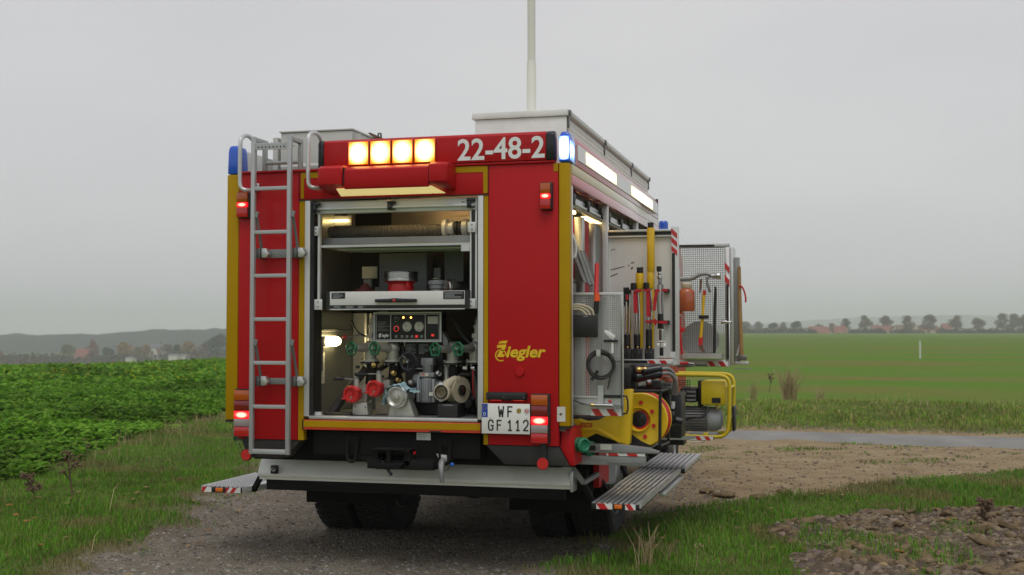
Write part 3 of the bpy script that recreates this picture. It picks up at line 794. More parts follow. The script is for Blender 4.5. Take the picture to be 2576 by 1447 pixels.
bx('cab_bumper', 'white_paint', cabp, -1.2, 1.2, 6.9, 7.1, .45, .75, bev=.03)

# --- ladder on the left rear panel
LY = -.135
ldd = thing  # (ladder is a part, its rails and rungs are sub-parts)
lb = MB().box(-1.0, -.68, -.055, -.045, 2.175, 2.235)
lb = lb.build('ladder', 'alu_dull', T, .002)
XL0, XL1, XR0, XR1 = -.988, -.959, -.714, -.685
for a, b in ((XL0, XL1), (XR0, XR1)):
    bx('rail', 'ladder_grey', lb, a, b, LY - .016, LY + .016, .815, 3.02, bev=.003)
for z in (2.654, 2.350, 2.047, 1.745, 1.444, 1.142):
    bx('rung', 'ladder_grey', lb, XL1 - .002, XR0 + .002, LY - .013, LY + .013, z - .013, z + .013, bev=.002)
bx('rung', 'ladder_grey', lb, XL1 - .002, XR0 + .002, LY - .018, LY + .015, .817, .850, bev=.004)
tr = MB(); tr.box(XL1, XR0, LY - .01, LY + .004, 2.925, 2.965).box(XL1, XR0, LY + .004, LY + .10, 2.957, 2.963)
for i in range(9): tr.add(*((lambda x: ([(x, LY - .008, 2.965), (x + .018, LY - .008, 2.965), (x + .009, LY - .008, 2.976), (x, LY + .09, 2.965), (x + .018, LY + .09, 2.965), (x + .009, LY + .09, 2.976)], [(0, 1, 2), (5, 4, 3), (0, 2, 5, 3), (1, 4, 5, 2)]))(XL1 + .012 + i * .0255)))
tr.build('top_tread', 'ladder_grey', lb)
th2 = MB()
for i in range(8): th2.lathe([(.006, 0), (.006, .001)], (XL1 + .025 + i * .028, LY - .0101, 2.942), (0, -1, 0), 8)
th2.build('tread_holes', 'black', lb)
for a, b in ((XL0, XL1), (XR0, XR1)):
    MB().box(a, b, LY + .021, LY + .19, 2.985, 3.018).box(a, b, LY + .155, LY + .19, 2.80, 2.985).build('rail_hook', 'ladder_grey', lb, .004)
MB().tube([(XL1, LY + .17, 2.855), (XR0, LY + .17, 2.855)], .014, 10).build('cross_tube', 'ladder_grey', lb)
for zc in (2.205, 1.315):
    for xa in (-.975, -.70):
        k = MB()
        k.box(xa + .015, xa + .045, -.115, -.002, zc - .035, zc + .035)
        k.cyl((xa + .01, -.08, zc), (xa + .06, -.08, zc), .026, n=12)
        k.build('pivot_bracket', 'dark_steel', lb, .003)
        MB().prism([(xa + .05, zc - .03), (xa + .085, zc - .03), (xa + .105, zc - .005), (xa + .085, zc + .035), (xa + .05, zc + .035)], -.105, -.06).build('bracket_plate', 'aluminium', lb, .002)
        MB().bar((xa + .03, -.06, zc + .03), (xa + .022, LY + .01, zc + .26), .018, .008).bar((xa + .018, LY, zc + .25), (xa + .03, LY, zc + .29), .012, .03).build('folding_arm', 'alu_dull', lb)
    if zc < 2: bx('cross_bar', 'alu_dull', lb, -.93, -.715, -.055, -.045, zc - .022, zc + .022, bev=.002)

# --- grab handles up to the roof
for x0_ in (-1.09, -.572):
    h = MB()
    h.tube([(x0_ + .085, -.006, 2.665), (x0_ + .075, -.05, 2.655), (x0_ + .045, -.10, 2.650), (x0_ + .012, -.115, 2.66), (x0_, -.115, 2.70), (x0_, -.115, 2.98), (x0_, -.10, 3.02),
            (x0_ + .004, -.05, 3.05), (x0_ + .008, .02, 3.05), (x0_ + .012, .07, 3.02), (x0_ + .014, .085, 2.98), (x0_ + .016, .09, 2.79)], .015, 10, smooth=2)
    hh = h.build('grab_handle', 'aluminium', T)
    MB().box(x0_ + .062, x0_ + .098, -.014, -.0005, 2.655, 2.71).build('handle_foot', 'aluminium', hh, .005)
    for dz in (2.672, 2.695): MB().sph((x0_ + .080, -.015, dz), .0045, 6).build('foot_screw', 'dark_steel', hh)

# --- left and right folding step boards
def board(x0, x1, y0_, y1_, z, nm='step_board', front=True, seed=0):
    b_ = bx(nm, 'black', T, x0, x1, y0_, y1_, z - .045, z - .006, bev=.003)
    r_ = MB()
    n_ = 9
    w = (x1 - x0) / n_
    for i in range(n_):
        r_.box(x0 + i * w + .004, x0 + (i + 1) * w - .010, y0_ + .006, y1_ - .006, z - .006, z)
    r_.build('tread_ribs', 'aluminium', b_)
    t_ = MB()
    ny = int((y1_ - y0_) / .032)
    for i in range(n_):
        for j in range(ny):
            xa, ya = x0 + i * w + .006, y0_ + .014 + j * .032
            t_.add([(xa, ya, z), (xa + w - .018, ya, z), (xa + w - .018, ya + .02, z), (xa, ya + .02, z), (xa + .003, ya + .01, z + .004), (xa + w - .021, ya + .01, z + .004)], [(0, 1, 5, 4), (2, 3, 4, 5), (0, 4, 3), (1, 2, 5)])
    t_.build('grip_teeth', 'aluminium', b_, ang=10)
    edge = x1 if x1 > 0 else x0
    bx('outer_lip', 'aluminium', b_, edge - .004, edge + .006, y0_, y1_, z - .03, z + .003)
    return b_
b1 = board(1.330, 1.662, .305, 1.20, .505)
for a, b in ((1.365, 1.475), (1.562, 1.632)): stripes(b1, a, b, .462, .500, .304, 1, 1, .003)
bx('orange_reflector', 'refl_orange', b1, 1.488, 1.540, .298, .304, .467, .496, bev=.002)
board(1.320, 1.668, 1.205, 2.48, .505)
board(1.320, 1.705, 2.50, 3.75, .510)
bx('board_lip', 'aluminium', T, 1.655, 1.700, 1.30, 2.47, .425, .455, bev=.003)
b2 = board(-1.662, -1.335, .420, 1.30, .505)
for a, b in ((-1.655, -1.58), (-1.46, -1.34)): stripes(b2, a, b, .462, .500, .419, 1 if a < -1.5 else 2, -1, .003)
bx('orange_reflector', 'refl_orange', b2, -1.545, -1.485, .414, .419, .467, .496, bev=.002)
MB().prism([(-1.333, .425), (-1.17, .98), (-1.14, 1.3), (-1.333, 1.3)], .462, .506, ax='z').build('step_plate', 'checker_plate', T, .003)
for s in (-1, 1):
    for yy in (.55, 1.1, 2.0, 3.2):
        if s < 0 and yy > 1.2: continue
        MB().bar((s * 1.18, yy, .68), (s * 1.30, yy, .47), .05, .03).bar((s * 1.28, yy, .47), (s * 1.50, yy, .452), .05, .02).build('step_hinge', 'chassis', T)
sl = MB()
sl.bar(oy('K', 1715, 560, .42), oy('K', 1815, 700, .42), .03, .03).bar(oy('K', 1815, 700, .42), oy('K', 1950, 620, .75), .03, .03)
sl.build('step_linkage', 'alu_dull', T)
bx('red_bracket', 'red_paint', T, 1.22, 1.262, .95, 1.35, .52, .80)
MB().cyl((1.20, 1.42, .50), (1.20, 1.42, .86), .10, n=20).build('steel_drum', 'alu_dull', T)

# --- green couplings with chain on the right skirt (and one glimpsed on the left)
def green_cap(c, ax_):
    MB().lathe([(.030, -.06), (.030, 0), (.048, .004), (.050, .030), (.044, .034), (.044, .05), (.050, .054), (.050, .072), (.038, .080), (.030, .068), (0, .066)], c, ax_, 22).build('coupling_cap', 'cap_green', T)
green_cap((1.265, .17, .905), (.75, -.66, 0))
green_cap((1.275, .36, .865), (.75, -.66, 0))
green_cap((-1.225, .25, .915), (-.9, -.4, 0))
def chain(nm, pts, parent, r=.0022):
    mb = MB()
    P = [Vector(q) for q in pts]
    seg = []
    for a, b in zip(P[:-1], P[1:]):
        n_ = max(1, int((b - a).length / .011))
        seg += [a.lerp(b, i / n_) for i in range(n_)]
    seg.append(P[-1])
    for i, (a, b) in enumerate(zip(seg[:-1], seg[1:])):
        mb.bar(a, b, .006 if i % 2 else .0025, .0025 if i % 2 else .006)
    return mb.build(nm, 'steel', parent)
chain('cap_chain', [oy('K', 1630, 400, .12), oy('K', 1640, 460, .11), oy('K', 1665, 510, .11), oy('K', 1700, 525, .12), oy('K', 1735, 490, .14), oy('K', 1740, 440, .16)], T)
chain('cap_chain', [oy('K', 1700, 330, .12), oy('K', 1715, 380, .11), oy('K', 1690, 440, .11), oy('K', 1660, 490, .12)], T)
chain('cap_chain', [oy('J', 405, 270, .15), oy('J', 425, 320, .14), oy('J', 440, 370, .13), oy('J', 470, 400, .1)], T)
# ================================================================== REAR LOCKER
# lift frame and drawer
for (a, b, m_) in ((-.556, -.540, 'alu_white'), (.556, .566, 'alu_white'), (.568, .592, 'black'), (.593, .606, 'alu_white')):
    bx('lift_rail', m_, T, a, b, .02, .05, 1.815, 2.482)
for x0, x1, z0, z1 in ((.548, .600, 2.33, 2.40), (.536, .598, 1.815, 1.882), (-.585, -.545, 2.33, 2.395), (-.575, -.515, 1.812, 1.885)):
    k = bx('rail_bracket', 'alu_white', T, x0, x1, .006, .019, z0, z1, bev=.003)
    for dz in (.3, .75): MB().sph(((x0 + x1) / 2, .005, z0 + (z1 - z0) * dz), .006, 8).build('bracket_screw', 'alu_dull', k)
# hose shelf
sh = MB().prism([(.05, 2.250), (.05, 2.262), (.10, 2.275), (.10, 2.318), (.62, 2.325), (.62, 2.25)], -.555, .554, ax='x').build('hose_shelf', 'alu_dull', T, .002)
bx('shelf_lip', 'aluminium', sh, -.555, .554, .040, .049, 2.248, 2.264)
for i, y in enumerate((.18, .30, .42)): bx('shelf_rib', 'aluminium', sh, -.48 + i * .05, .50, y, y + .02, 2.236, 2.249)
bx('shelf_bracket', 'alu_white', T, .49, .552, .03, .06, 2.205, 2.247)
a, b = oy('C', 395, 325, .55), oy('C', 615, 285, .55)
lamp = bx('locker_lamp', 'strip_warm', T, a.x, b.x, .53, .56, a.z + .008, b.z - .002, label='lit warm strip lamp above the hose')
bx('locker_lamp', 'strip_warm', T, -.15, .42, .10, .13, 2.600, 2.612)
bx('lamp_box', 'alu_dull', T, a.x - .05, b.x + .02, .565, .62, a.z - .02, b.z + .03)
bx('upper_post', 'aluminium', T, *(lambda p_: (p_.x - .02, p_.x + .025))(oy('C', 640, 280, .6)), .6, .64, 2.35, 2.56)
bx('upper_back', 'stainless_wall', T, -.30, .66, .80, .82, 2.34, 2.70)
# drawer with handle and notices
dr = bx('drawer', 'white_paint', T, -.449, .529, -.012, .012, 1.842, 1.936, bev=.002)
bx('drawer_base', 'black', dr, -.449, .529, -.010, .012, 1.818, 1.8415)
bx('drawer_trim', 'aluminium', dr, -.449, .529, -.012, .012, 1.810, 1.8175)
for a, b in ((-.476, -.450), (.530, .560)): bx('drawer_side', 'black', dr, a, b, -.01, .60, 1.812, 1.938)
bx('drawer_tray', 'alu_dull', dr, -.449, .529, .013, .60, 1.842, 1.90)
MB().prism([(-.105, 1.860), (.195, 1.860), (.195, 1.882), (.10, 1.884), (.045, 1.888), (-.01, 1.884), (-.105, 1.882)], -.045, -.018).build('drawer_handle', 'black_gloss', dr, .004)
MB().box(-.09, -.07, -.018, -.012, 1.864, 1.878).box(.16, .18, -.018, -.012, 1.864, 1.878).build('handle_foot', 'black', dr)
MB().lathe([(.011, 0), (.010, .006)], (.037, -.045, 1.873), (0, -1, 0), 14).build('red_button', 'lens_red_mid', dr)
for a, b, z0, z1, n, sd in ((-.436, -.335, 1.888, 1.930, 4, 1), (.378, .526, 1.880, 1.933, 6, 2)):
    bx('notice', 'black', dr, a, b, -.0145, -.0122, z0, z1)
    lines('notice_print', 'grey_board', dr, a + .01, b - .008, z0 + .004, z1 - .004, -.0147, n, sd)
for i, x in enumerate((-.42, -.33, -.24)): lines('tag_print', 'grey_board', dr, x, x + .06, 1.820, 1.838, -.0103, 2, 5 + i)
# boards and papers at the back of the drawer space
bx('grey_cabinet', 'grey_board', T, -.36, .015, .70, .86, 1.905, 2.245, bev=.004)
bx('dark_sheet', 'paper_grey', T, .155, .30, .70, .71, 2.03, 2.265)
bx('paper_sheet', 'paper', T, *[v for v in (oy('C', 780, 830, .72).x, oy('C', 955, 830, .72).x)], .715, .722, oy('C', 780, 968, .72).z, oy('C', 780, 832, .72).z)
bx('inner_ledge', 'black', T, -.60, .60, .62, .68, 1.82, 1.90)
for xx, ww, hh in ((-.50, .06, .12), (-.41, .05, .06), (.06, .05, .20)):
    bx('small_board', 'grey_board', T, xx, xx + ww, .74, .77, 1.905, 1.905 + hh + .03)

# things lying in the drawer
t_ = thing('suction_hose', 'black ribbed suction hose with metal couplings lying on the upper locker shelf', 'hose', (0, .27, 2.32))
pr_ = []
n_ = 76
for i in range(n_ + 1):
    pr_.append((.0455 if i % 2 else .0415, i * .86 / n_))
MB().lathe(pr_, (-.575, .27, 2.372), (1, 0, 0), 20).build('hose', 'hose_ribbed', t_, ang=15)
MB().lathe([(.044, .287), (.060, .289), (.066, .300), (.066, .315), (.056, .322), (.046, .33), (.046, .345), (.053, .35), (.053, .365), (.044, .372)], (0, .27, 2.384), (1, 0, 0), 24).build('coupling', 'alu_white', t_)
MB().lathe([(.045, .372), (.050, .380), (.050, .392), (.043, .40), (.050, .41), (.050, .42), (.043, .43), (.043, .44)], (0, .27, 2.384), (1, 0, 0), 24).build('coupling_sleeve', 'hose_black', t_)
MB().lathe([(.052, .43), (.062, .432), (.062, .468), (.054, .474), (.054, .50), (.04, .50), (.038, .45)], (0, .27, 2.384), (1, 0, 0), 24).build('coupling', 'alu_white', t_)
MB().bar((.295, .22, 2.462), (.47, .22, 2.466), .012, .006).build('lock_bar', 'brass', t_)
t_ = thing('suction_strainer', 'round perforated metal strainer on a red foot standing in the drawer', 'strainer', (-.02, .25, 1.90))
c = Vector((-.022, .25, 0))
MB().lathe([(.118, 2.013), (.122, 2.016), (.122, 2.028), (.118, 2.030), (.118, 2.076), (.121, 2.079), (.117, 2.083), (.112, 2.078), (.112, 2.02)], c, (0, 0, 1), 40).build('basket', 'steel', t_)
h_ = MB()
for j in range(3):
    for i in range(54):
        w = 2 * math.pi * (i + .5 * (j % 2)) / 54
        d = Vector((math.cos(w), math.sin(w), 0))
        h_.lathe([(.0042, 0), (.0042, .0008)], c + d * .1181 + Vector((0, 0, 2.040 + j * .0145)), d, 6)
h_.build('basket_holes', 'black', t_)
MB().lathe([(.070, 1.901), (.086, 1.905), (.090, 1.93), (.092, 1.965), (.086, 1.995), (.10, 2.005), (.116, 2.0125), (0.02, 2.0125)], c, (0, 0, 1), 28).build('foot', 'cap_red', t_)
MB().tube([(.06, .16, 2.0), (.075, .14, 1.97), (.07, .15, 1.93), (.05, .165, 1.915)], .008, 6).build('foot_handle', 'cap_red', t_)
t_ = thing('branch_pipe', 'grey metal coupling with lugs on a red base beside the strainer', 'coupling', (.25, .27, 1.90))
MB().lathe([(.052, 1.90), (.056, 1.905), (.056, 1.925), (.050, 1.93)], (.245, .27, 0), (0, 0, 1), 22).build('base', 'cap_red', t_)
MB().lathe([(.048, 1.931), (.048, 1.955), (.058, 1.962), (.060, 1.985), (.068, 1.99), (.070, 2.008), (.064, 2.018), (.045, 2.02), (.038, 2.005), (0, 2.003)], (.245, .27, 0), (0, 0, 1), 24).build('collar', 'pump_grey', t_)
MB().ring((.245, .25, 2.022), (0, .3, 1), .036, .005, 20, 6).build('lug_ring', 'steel', t_)
t_ = thing('end_cap', 'round chrome-rimmed black cap lying on its side at the drawer end', 'cap', (.39, .2, 1.90))
MB().lathe([(.055, 0), (.060, .006), (.060, .022), (.054, .03)], (.345, .16, 1.962), (.75, .65, 0), 24).build('rim', 'steel', t_)
MB().lathe([(.053, .0302), (.062, .036), (.062, .055), (.045, .06), (.04, .09), (0, .09)], (.345, .16, 1.962), (.75, .65, 0), 24).build('body', 'hose_black', t_)
# crumpled maroon bag
def blob_cloth(nm, mname, c_, sx, sy, sz, seed, label, cat, tops):
    rr = random.Random(seed); n1, n2 = 22, 14
    v, f = [], []
    for j in range(n2 + 1):
        for i in range(n1 + 1):
            u, w = i / n1 * 2 - 1, j / n2 * 2 - 1
            e = max(0, 1 - (abs(u) ** 2.4)) ** .6 * max(0, 1 - (abs(w) ** 2.4)) ** .6
            z = e * (.45 + sum(h_ * math.exp(-((u - a) ** 2 + (w - b) ** 2) / s_) for a, b, h_, s_ in tops))
            z += e * .10 * math.sin(u * 9 + w * 4 + seed) + e * .06 * math.sin(u * 17 - w * 13)
            v.append((c_[0] + u * sx, c_[1] + w * sy, c_[2] + max(0, z) * sz))
    for j in range(n2):
        for i in range(n1):
            k = j * (n1 + 1) + i; f.append((k, k + 1, k + n1 + 2, k + n1 + 1))
    mb = MB().add(v, f)
    b0 = len(v)
    mb.add([(p_[0], p_[1], c_[2] - .001) for p_ in (v[0], v[n1], v[-1], v[-1 - n1])], [(3, 2, 1, 0)])
    return tag(mb.build(nm, mname, None, ang=70), label, cat)
blob_cloth('tool_bag', 'cloth_maroon', (-.32, .30, 1.902), .15, .14, .10, 3, 'crumpled dark maroon cloth bag in the left of the drawer', 'bag', [(.05, .1, .75, .05), (-.5, .2, .25, .1)])

# ---------------------------------------------------------------- pump bay (fixed parts of the engine)
bx('bay_wall', 'stainless_wall', T, -.664, -.635, .16, .89, 1.075, 1.80)
bx('wall_trim', 'alu_dull', T, -.634, -.618, .16, .88, 1.662, 1.680, bev=.002)
bx('bay_wall', 'grey_board', T, -.63, -.20, .85, .895, 1.075, 1.80)
bx('bay_wall', 'chassis', T, .62, .664, .06, .89, 1.075, 1.80)
for x in (-.515, -.475): bx('bay_conduit', 'aluminium', T, x, x + .016, .80, .83, 1.10, 1.80)
# work lamp on the left wall
wl = bx('work_lamp', 'white_paint', T, -.634, -.585, .16, .245, 1.552, 1.628, bev=.01)
MB().lathe([(.030, 0), (.036, .02), (.037, .20), (.032, .235), (.018, .25), (0, .252)], (-.603, .247, 1.590), (0, 1, 0), 20).build('lamp_glass', 'lamp_warm', wl, label='lit glass of the work lamp')
MB().box(-.630, -.60, .18, .23, 1.530, 1.5515).build('lamp_foot', 'black', wl)
MB().tube([(-.612, .17, 1.545), (-.60, .15, 1.52), (-.61, .10, 1.515), (-.62, .06, 1.52)], .005, 6).build('lamp_cable', 'black', wl)
nt_ = bx('instruction_sheet', 'paper', T, -.6345, -.631, .165, .325, 1.285, 1.510)
k = MB()
for i in range(12):
    for j in range(2):
        k.box(-.6308, -.6303, .18 + j * .075, .18 + j * .075 + .05 * (0.5 + .5 * ((i * 7 + j * 3) % 5) / 5), 1.48 - i * .015, 1.485 - i * .015)
k.build('sheet_print', 'grey_board', nt_)
bx('cable_box', 'grey_plastic', T, -.60, -.576, .142, .17, 1.38, 1.62)
# control panel
CP = bx('control_panel', 'black', T, -.203, .293, .205, .32, 1.592, 1.794, bev=.003)
k = MB()
for x0, x1, z0, z1 in ((-.206, .296, 1.786, 1.797), (-.206, .296, 1.588, 1.599), (-.206, -.196, 1.599, 1.786), (.286, .296, 1.599, 1.786), (-.080, -.076, 1.604, 1.78), (.176, .180, 1.604, 1.78)):
    k.box(x0, x1, .195, .206, z0, z1)
for x0, x1, z0, z1 in ((-.190, .280, 1.779, 1.782), (-.190, .280, 1.603, 1.606), (-.190, -.187, 1.606, 1.779), (.277, .280, 1.606, 1.779)):
    k.box(x0, x1, .2005, .206, z0, z1)
k.build('panel_frame', 'alu_white', CP)
cc = lambda x, y: oy('E', x, y, .2)
for x, y, r_, hand in ((1205, 340, .034, 2.4), (1333, 340, .034, 1.57)):
    c = cc(x, y)
    gz = MB().lathe([(r_ + .003, 0), (r_ + .003, .010), (r_, .012), (r_, .008)], (c.x, .205, c.z), (0, -1, 0), 28).build('gauge_bezel', 'dark_steel', CP)
    MB().lathe([(r_ - .0005, 0), (r_ - .0005, .0045)], (c.x, .1965, c.z), (0, -1, 0), 28).build('gauge_face', 'gauge_face', CP)
    k = MB()
    k.bar((c.x, .1912, c.z), (c.x + .026 * math.cos(hand), .1912, c.z + .026 * math.sin(hand)), .003, .001, up=(0, 1, 0))
    for i in range(13):
        w = math.radians(225 - i * 22.5)
        k.bar((c.x + .025 * math.cos(w), .1914, c.z + .025 * math.sin(w)), (c.x + .030 * math.cos(w), .1914, c.z + .030 * math.sin(w)), .0018, .0006, up=(0, 1, 0))
    k.box(c.x - .010, c.x + .010, .1908, .1914, c.z - .026, c.z - .022)
    k.build('gauge_hand', 'black', CP)
for x, y, m_ in ((1090, 262, 'grey_plastic'), (1088, 362, 'lens_red_dark')):
    c = cc(x, y)
    MB().lathe([(.025, 0), (.025, .006), (.021, .007)], (c.x, .205, c.z), (0, -1, 0), 24).build('small_dial', 'black_gloss', CP)
    MB().ring((c.x, .1975, c.z), (0, 1, 0), .018, .0025, 20, 5).build('dial_ring', m_ if m_ != 'lens_red_dark' else 'pin_red', CP)
for x, y in ((1160, 242), (1241, 242)):
    c = cc(x, y); MB().sph((c.x, .203, c.z), .007, 10).build('panel_lamp', 'pin_amber', CP)
for x in (1083, 1147, 1200, 1253, 1303, 1357):
    c = cc(x, 445); bx('panel_switch', 'pin_red' if x in (1303,) else 'paper_grey', CP, c.x - .009, c.x + .009, .199, .2045, c.z - .009, c.z + .009)
c = cc(1475, 432); bx('panel_switch', 'pin_red', CP, c.x - .010, c.x + .010, .2, .2045, c.z - .008, c.z + .008)
a, b = cc(1422, 310), cc(1530, 230); bx('type_plate', 'paper', CP, a.x, b.x, .2005, .2045, a.z, b.z)
a, b = cc(885, 392), cc(1015, 280); lines('panel_print', 'grey_plastic', CP, a.x, b.x, a.z, b.z, .2045, 7, 9)
a, b = cc(912, 455), cc(1010, 418); text('maker_lettering', 'iegler', 'white_film', CP, a.x + .012, b.x, a.z - .004, b.z + .002, .2045, .04, .22)
a = cc(905, 440); MB().ring((a.x - .001, .2035, a.z), (0, 1, 0), .011, .0013, 18, 4).add([(a.x - .006, .203, a.z - .010), (a.x + .008, .203, a.z - .010), (a.x + .014, .203, a.z + .018), (a.x - .001, .203, a.z + .018)], [(0, 1, 2, 3)]).build('maker_emblem', 'white_film', CP)
MB().prism([(.2965, 1.66), (.335, 1.60), (.335, 1.52), (.325, 1.52), (.2965, 1.588)], .22, .30).build('panel_bracket', 'alu_dull', CP)
bx('panel_column', 'black', T, -.02, .26, .34, .42, 1.08, 1.60)
# delivery valves with green handwheels
def valve(x, z, tall, sgn):
    yb = .26
    xb = x + .075
    v = MB()
    v.sph((xb, yb, z + .003), .052, 16, sc=(1, .95, 1))
    v.cyl((xb, yb, z - .09), (xb, yb, z), .042, .046, 18)
    v.cyl((x + .018, .14, z + .001), (xb, yb, z + .003), .022, .036, 14)
    v.lathe([(.066, 0), (.066, .012)], (xb, yb, z - .094), (0, 0, 1), 24)
    if tall:
        v.cyl((xb + .01, yb + .02, z + .04), (xb + .01, yb + .02, z + .10), .036, .032, 16)
        v.lathe([(.045, 0), (.045, .03)], (xb + .01, yb + .02, z + .075), (0, 0, 1), 6)
        v.cyl((xb + .01, yb + .02, z + .10), (xb + .01, yb + .02, z + .165), .026, .024, 14)
        v.lathe([(.031, 0), (.031, .02)], (xb + .01, yb + .02, z + .145), (0, 0, 1), 16)
        v.tube([(xb + .01, yb + .02, z + .165), (xb + .012, yb + .025, z + .20), (xb + .03, yb + .04, z + .235), (xb + .07, yb + .06, z + .245), (xb + .10, yb + .08, z + .245)], .022, 12, smooth=1)
    vo = v.build('valve_body', 'pump_cast', T)
    f_ = MB().lathe([(.070, 0), (.070, .012)], (xb, yb, z - .1075), (0, 0, 1), 24)
    f_.cyl((xb + .01, yb + .02, z - .108), (xb - .02, yb + .06, z - .26), .04, .036, 14)
    f_.build('valve_pipe', 'black', vo)
    for i in range(6):
        w = i * math.pi / 3 + .3
        MB().cyl((xb + .056 * math.cos(w), yb + .056 * math.sin(w), z - .118), (xb + .056 * math.cos(w), yb + .056 * math.sin(w), z - .074), .006, n=6).build('flange_bolt', 'steel', vo)
    hw = MB()
    c = Vector((x, .10, z)); ax_ = Vector((-.35, -1, 0)).normalized()
    a_ = Vector((0, 0, 1)); b_ = ax_.cross(a_)
    n_ = 40
    hw.tube([c + (a_ * math.cos(2 * math.pi * i / n_) + b_ * math.sin(2 * math.pi * i / n_)) * (.043 + .0035 * math.cos(5 * 2 * math.pi * i / n_)) for i in range(n_)], .0075, 8, 0, True)
    for i in range(5):
        w = 2 * math.pi * (i + .5) / 5
        d = a_ * math.cos(w) + b_ * math.sin(w)
        hw.tube([c + d * .008, c + d * .040], .006, 6)
    hw.lathe([(.014, -.014), (.014, .010), (.009, .014)], c, ax_, 12)
    hw.build('handwheel', 'valve_green', vo)
    hub = MB().lathe([(.007, .0142), (.006, .02)], c, ax_, 8); hub.build('wheel_nut', 'steel', vo)
    return vo
v1 = valve(-.332, 1.542, True, 1)
valve(-.160, 1.542, False, 1)
valve(.285, 1.537, False, 1)
v4 = valve(.449, 1.541, True, 1)
a = oy('E', 700, 430, .27); b = oy('E', 545, 455, .16)
MB().bar(a, b, .014, .010).build('ball_lever', 'alu_dull', v1)
MB().sph(oy('E', 530, 453, .15), .016, 12).build('lever_ball', 'cap_red', v1)
# pressure outlets with red blind caps
def outlet(x, z, r_, y_):
    o_ = MB().cyl((x, y_ + .04, z), (x + .03, y_ + .24, z + .015), .046, .05, 20).box(x + .035, x + .075, y_ + .10, y_ + .22, z - .05, z + .055)
    o_ = o_.build('pressure_outlet', 'pump_cast', T)
    cp_ = MB().lathe([(r_ * .9, -.03), (r_ * .98, -.012), (r_ * .98, .0), (r_ * .88, .006), (r_ * .88, .014), (r_, .018), (r_, .034), (r_ * .90, .042), (r_ * .72, .042), (r_ * .66, .030), (r_ * .25, .028), (r_ * .22, .036), (0, .038)], (x, y_ + .03, z), (-.12, -1, 0), 32)
    for i in range(2):
        w = i * math.pi + .5
        cp_.bar((x + r_ * .95 * math.cos(w), y_ - .02, z + r_ * .95 * math.sin(w)), (x + r_ * 1.05 * math.cos(w), y_ + .02, z + r_ * 1.05 * math.sin(w)), .03, .012)
    cp_.build('blind_cap', 'cap_red', o_)
    chain('cap_chain', [(x + .01, y_ - .02, z - .01), (x - .002, y_ - .025, z - .035), (x - .012, y_ - .02, z - .055)], o_)
    return o_
o1 = outlet(-.322, 1.223, .061, .08)
MB().prism([(-.335, 1.078), (-.215, 1.078), (-.225, 1.165), (-.30, 1.165), (-.325, 1.145)], .12, .20).build('outlet_bracket', 'pump_cast', o1, .003)
for xx in (-.31, -.235): MB().sph((xx, .118, 1.135), .006, 8).build('bracket_bolt', 'dark_steel', o1)
o2 = outlet(-.158, 1.264, .059, .09)
for (o_, p0, p1, p2) in ((o1, (660, 905), (530, 897), (410, 897)), (o2, (900, 845), (780, 847), (640, 852))):
    y_ = .13
    a, b, c = oy('E', *p0, y_), oy('E', *p1, y_ - .01), oy('E', *p2, y_ - .02)
    MB().bar(a, b, .008, .008).lathe([(.016, -.02), (.018, .0), (.016, .018), (.006, .022)], a, (0, 0, 1), 12).build('outlet_lever', 'alu_dull', o_)
    MB().tube([b, b.lerp(c, .15), c], [.008, .013, .011], 10).build('lever_grip', 'black_gloss', o_)
    MB().cyl(a - Vector((0, 0, .07)), a, .02, n=12).build('lever_stem', 'pump_cast', o_)
# suction inlet on its cast foot
si = MB().prism([(-.058, 1.074), (.135, 1.074), (.105, 1.155), (.085, 1.20), (-.03, 1.20), (-.04, 1.155)], .10, .20).build('inlet_foot', 'pump_cast', T, .004)
MB().lathe([(.060, -.14), (.064, 0), (.076, .004), (.080, .018), (.080, .034), (.072, .042), (.060, .036), (.050, .024), (.022, .030), (.018, .040), (0, .042)], (.018, .10, 1.212), (-.10, -1, 0), 36).build('suction_inlet', 'pump_cast', si)
MB().ring((.012, .062, 1.212), (-.1, -1, 0), .064, .005, 30, 6).build('inlet_ring', 'steel', si)
chain('inlet_chain', [(.012, .05, 1.17), (.008, .05, 1.12), (.01, .05, 1.085), (.02, .045, 1.079)], si)
# priming pump, motor and mass behind
pm = MB()
pm.lathe([(.05, 1.165), (.06, 1.18), (.06, 1.33), (.05, 1.345)], (.178, .26, 0), (0, 0, 1), 20)
pm.box(.115, .135, .20, .3, 1.17, 1.36).box(.225, .245, .2, .3, 1.17, 1.33).box(.13, .24, .20, .30, 1.345, 1.375)
pm.cyl((.178, .26, 1.375), (.178, .26, 1.46), .036, .045, 18).box(.14, .225, .22, .3, 1.425, 1.475)
for i in range(5): pm.box(.14 + i * .018, .146 + i * .018, .195, .205, 1.19, 1.33)
pmo = pm.build('priming_pump', 'pump_grey', T, .003)
bx('pump_label', 'paper', pmo, .145, .205, .192, .199, 1.35, 1.373)
text('pump_mark', 'FE', 'cap_red', pmo, .15, .18, 1.354, 1.37, .1915, .02)
MB().sph((.10, .25, 1.33), .035, 10).sph((.26, .27, 1.27), .05, 12).cyl((.24, .3, 1.26), (.42, .34, 1.25), .05, n=14).build('pump_housing', 'pump_grey', pmo)
hw = MB(); hw.ring((.08, .13, 1.452), (-.2, -1, 0), .062, .010, 32, 8)
for i in range(3):
    w = i * 2 * math.pi / 3 + .4
    hw.tube([(.08, .135, 1.452), (.08 + .06 * math.cos(w), .13, 1.452 + .06 * math.sin(w))], .008, 6)
hw.lathe([(.018, -.02), (.018, .012), (.012, .016)], (.08, .13, 1.452), (-.2, -1, 0), 14)
hw = hw.build('drain_handwheel', 'black_gloss', T)
MB().lathe([(.009, .0162), (.008, .022)], (.08, .13, 1.452), (-.2, -1, 0), 10).build('wheel_nut', 'steel', hw)
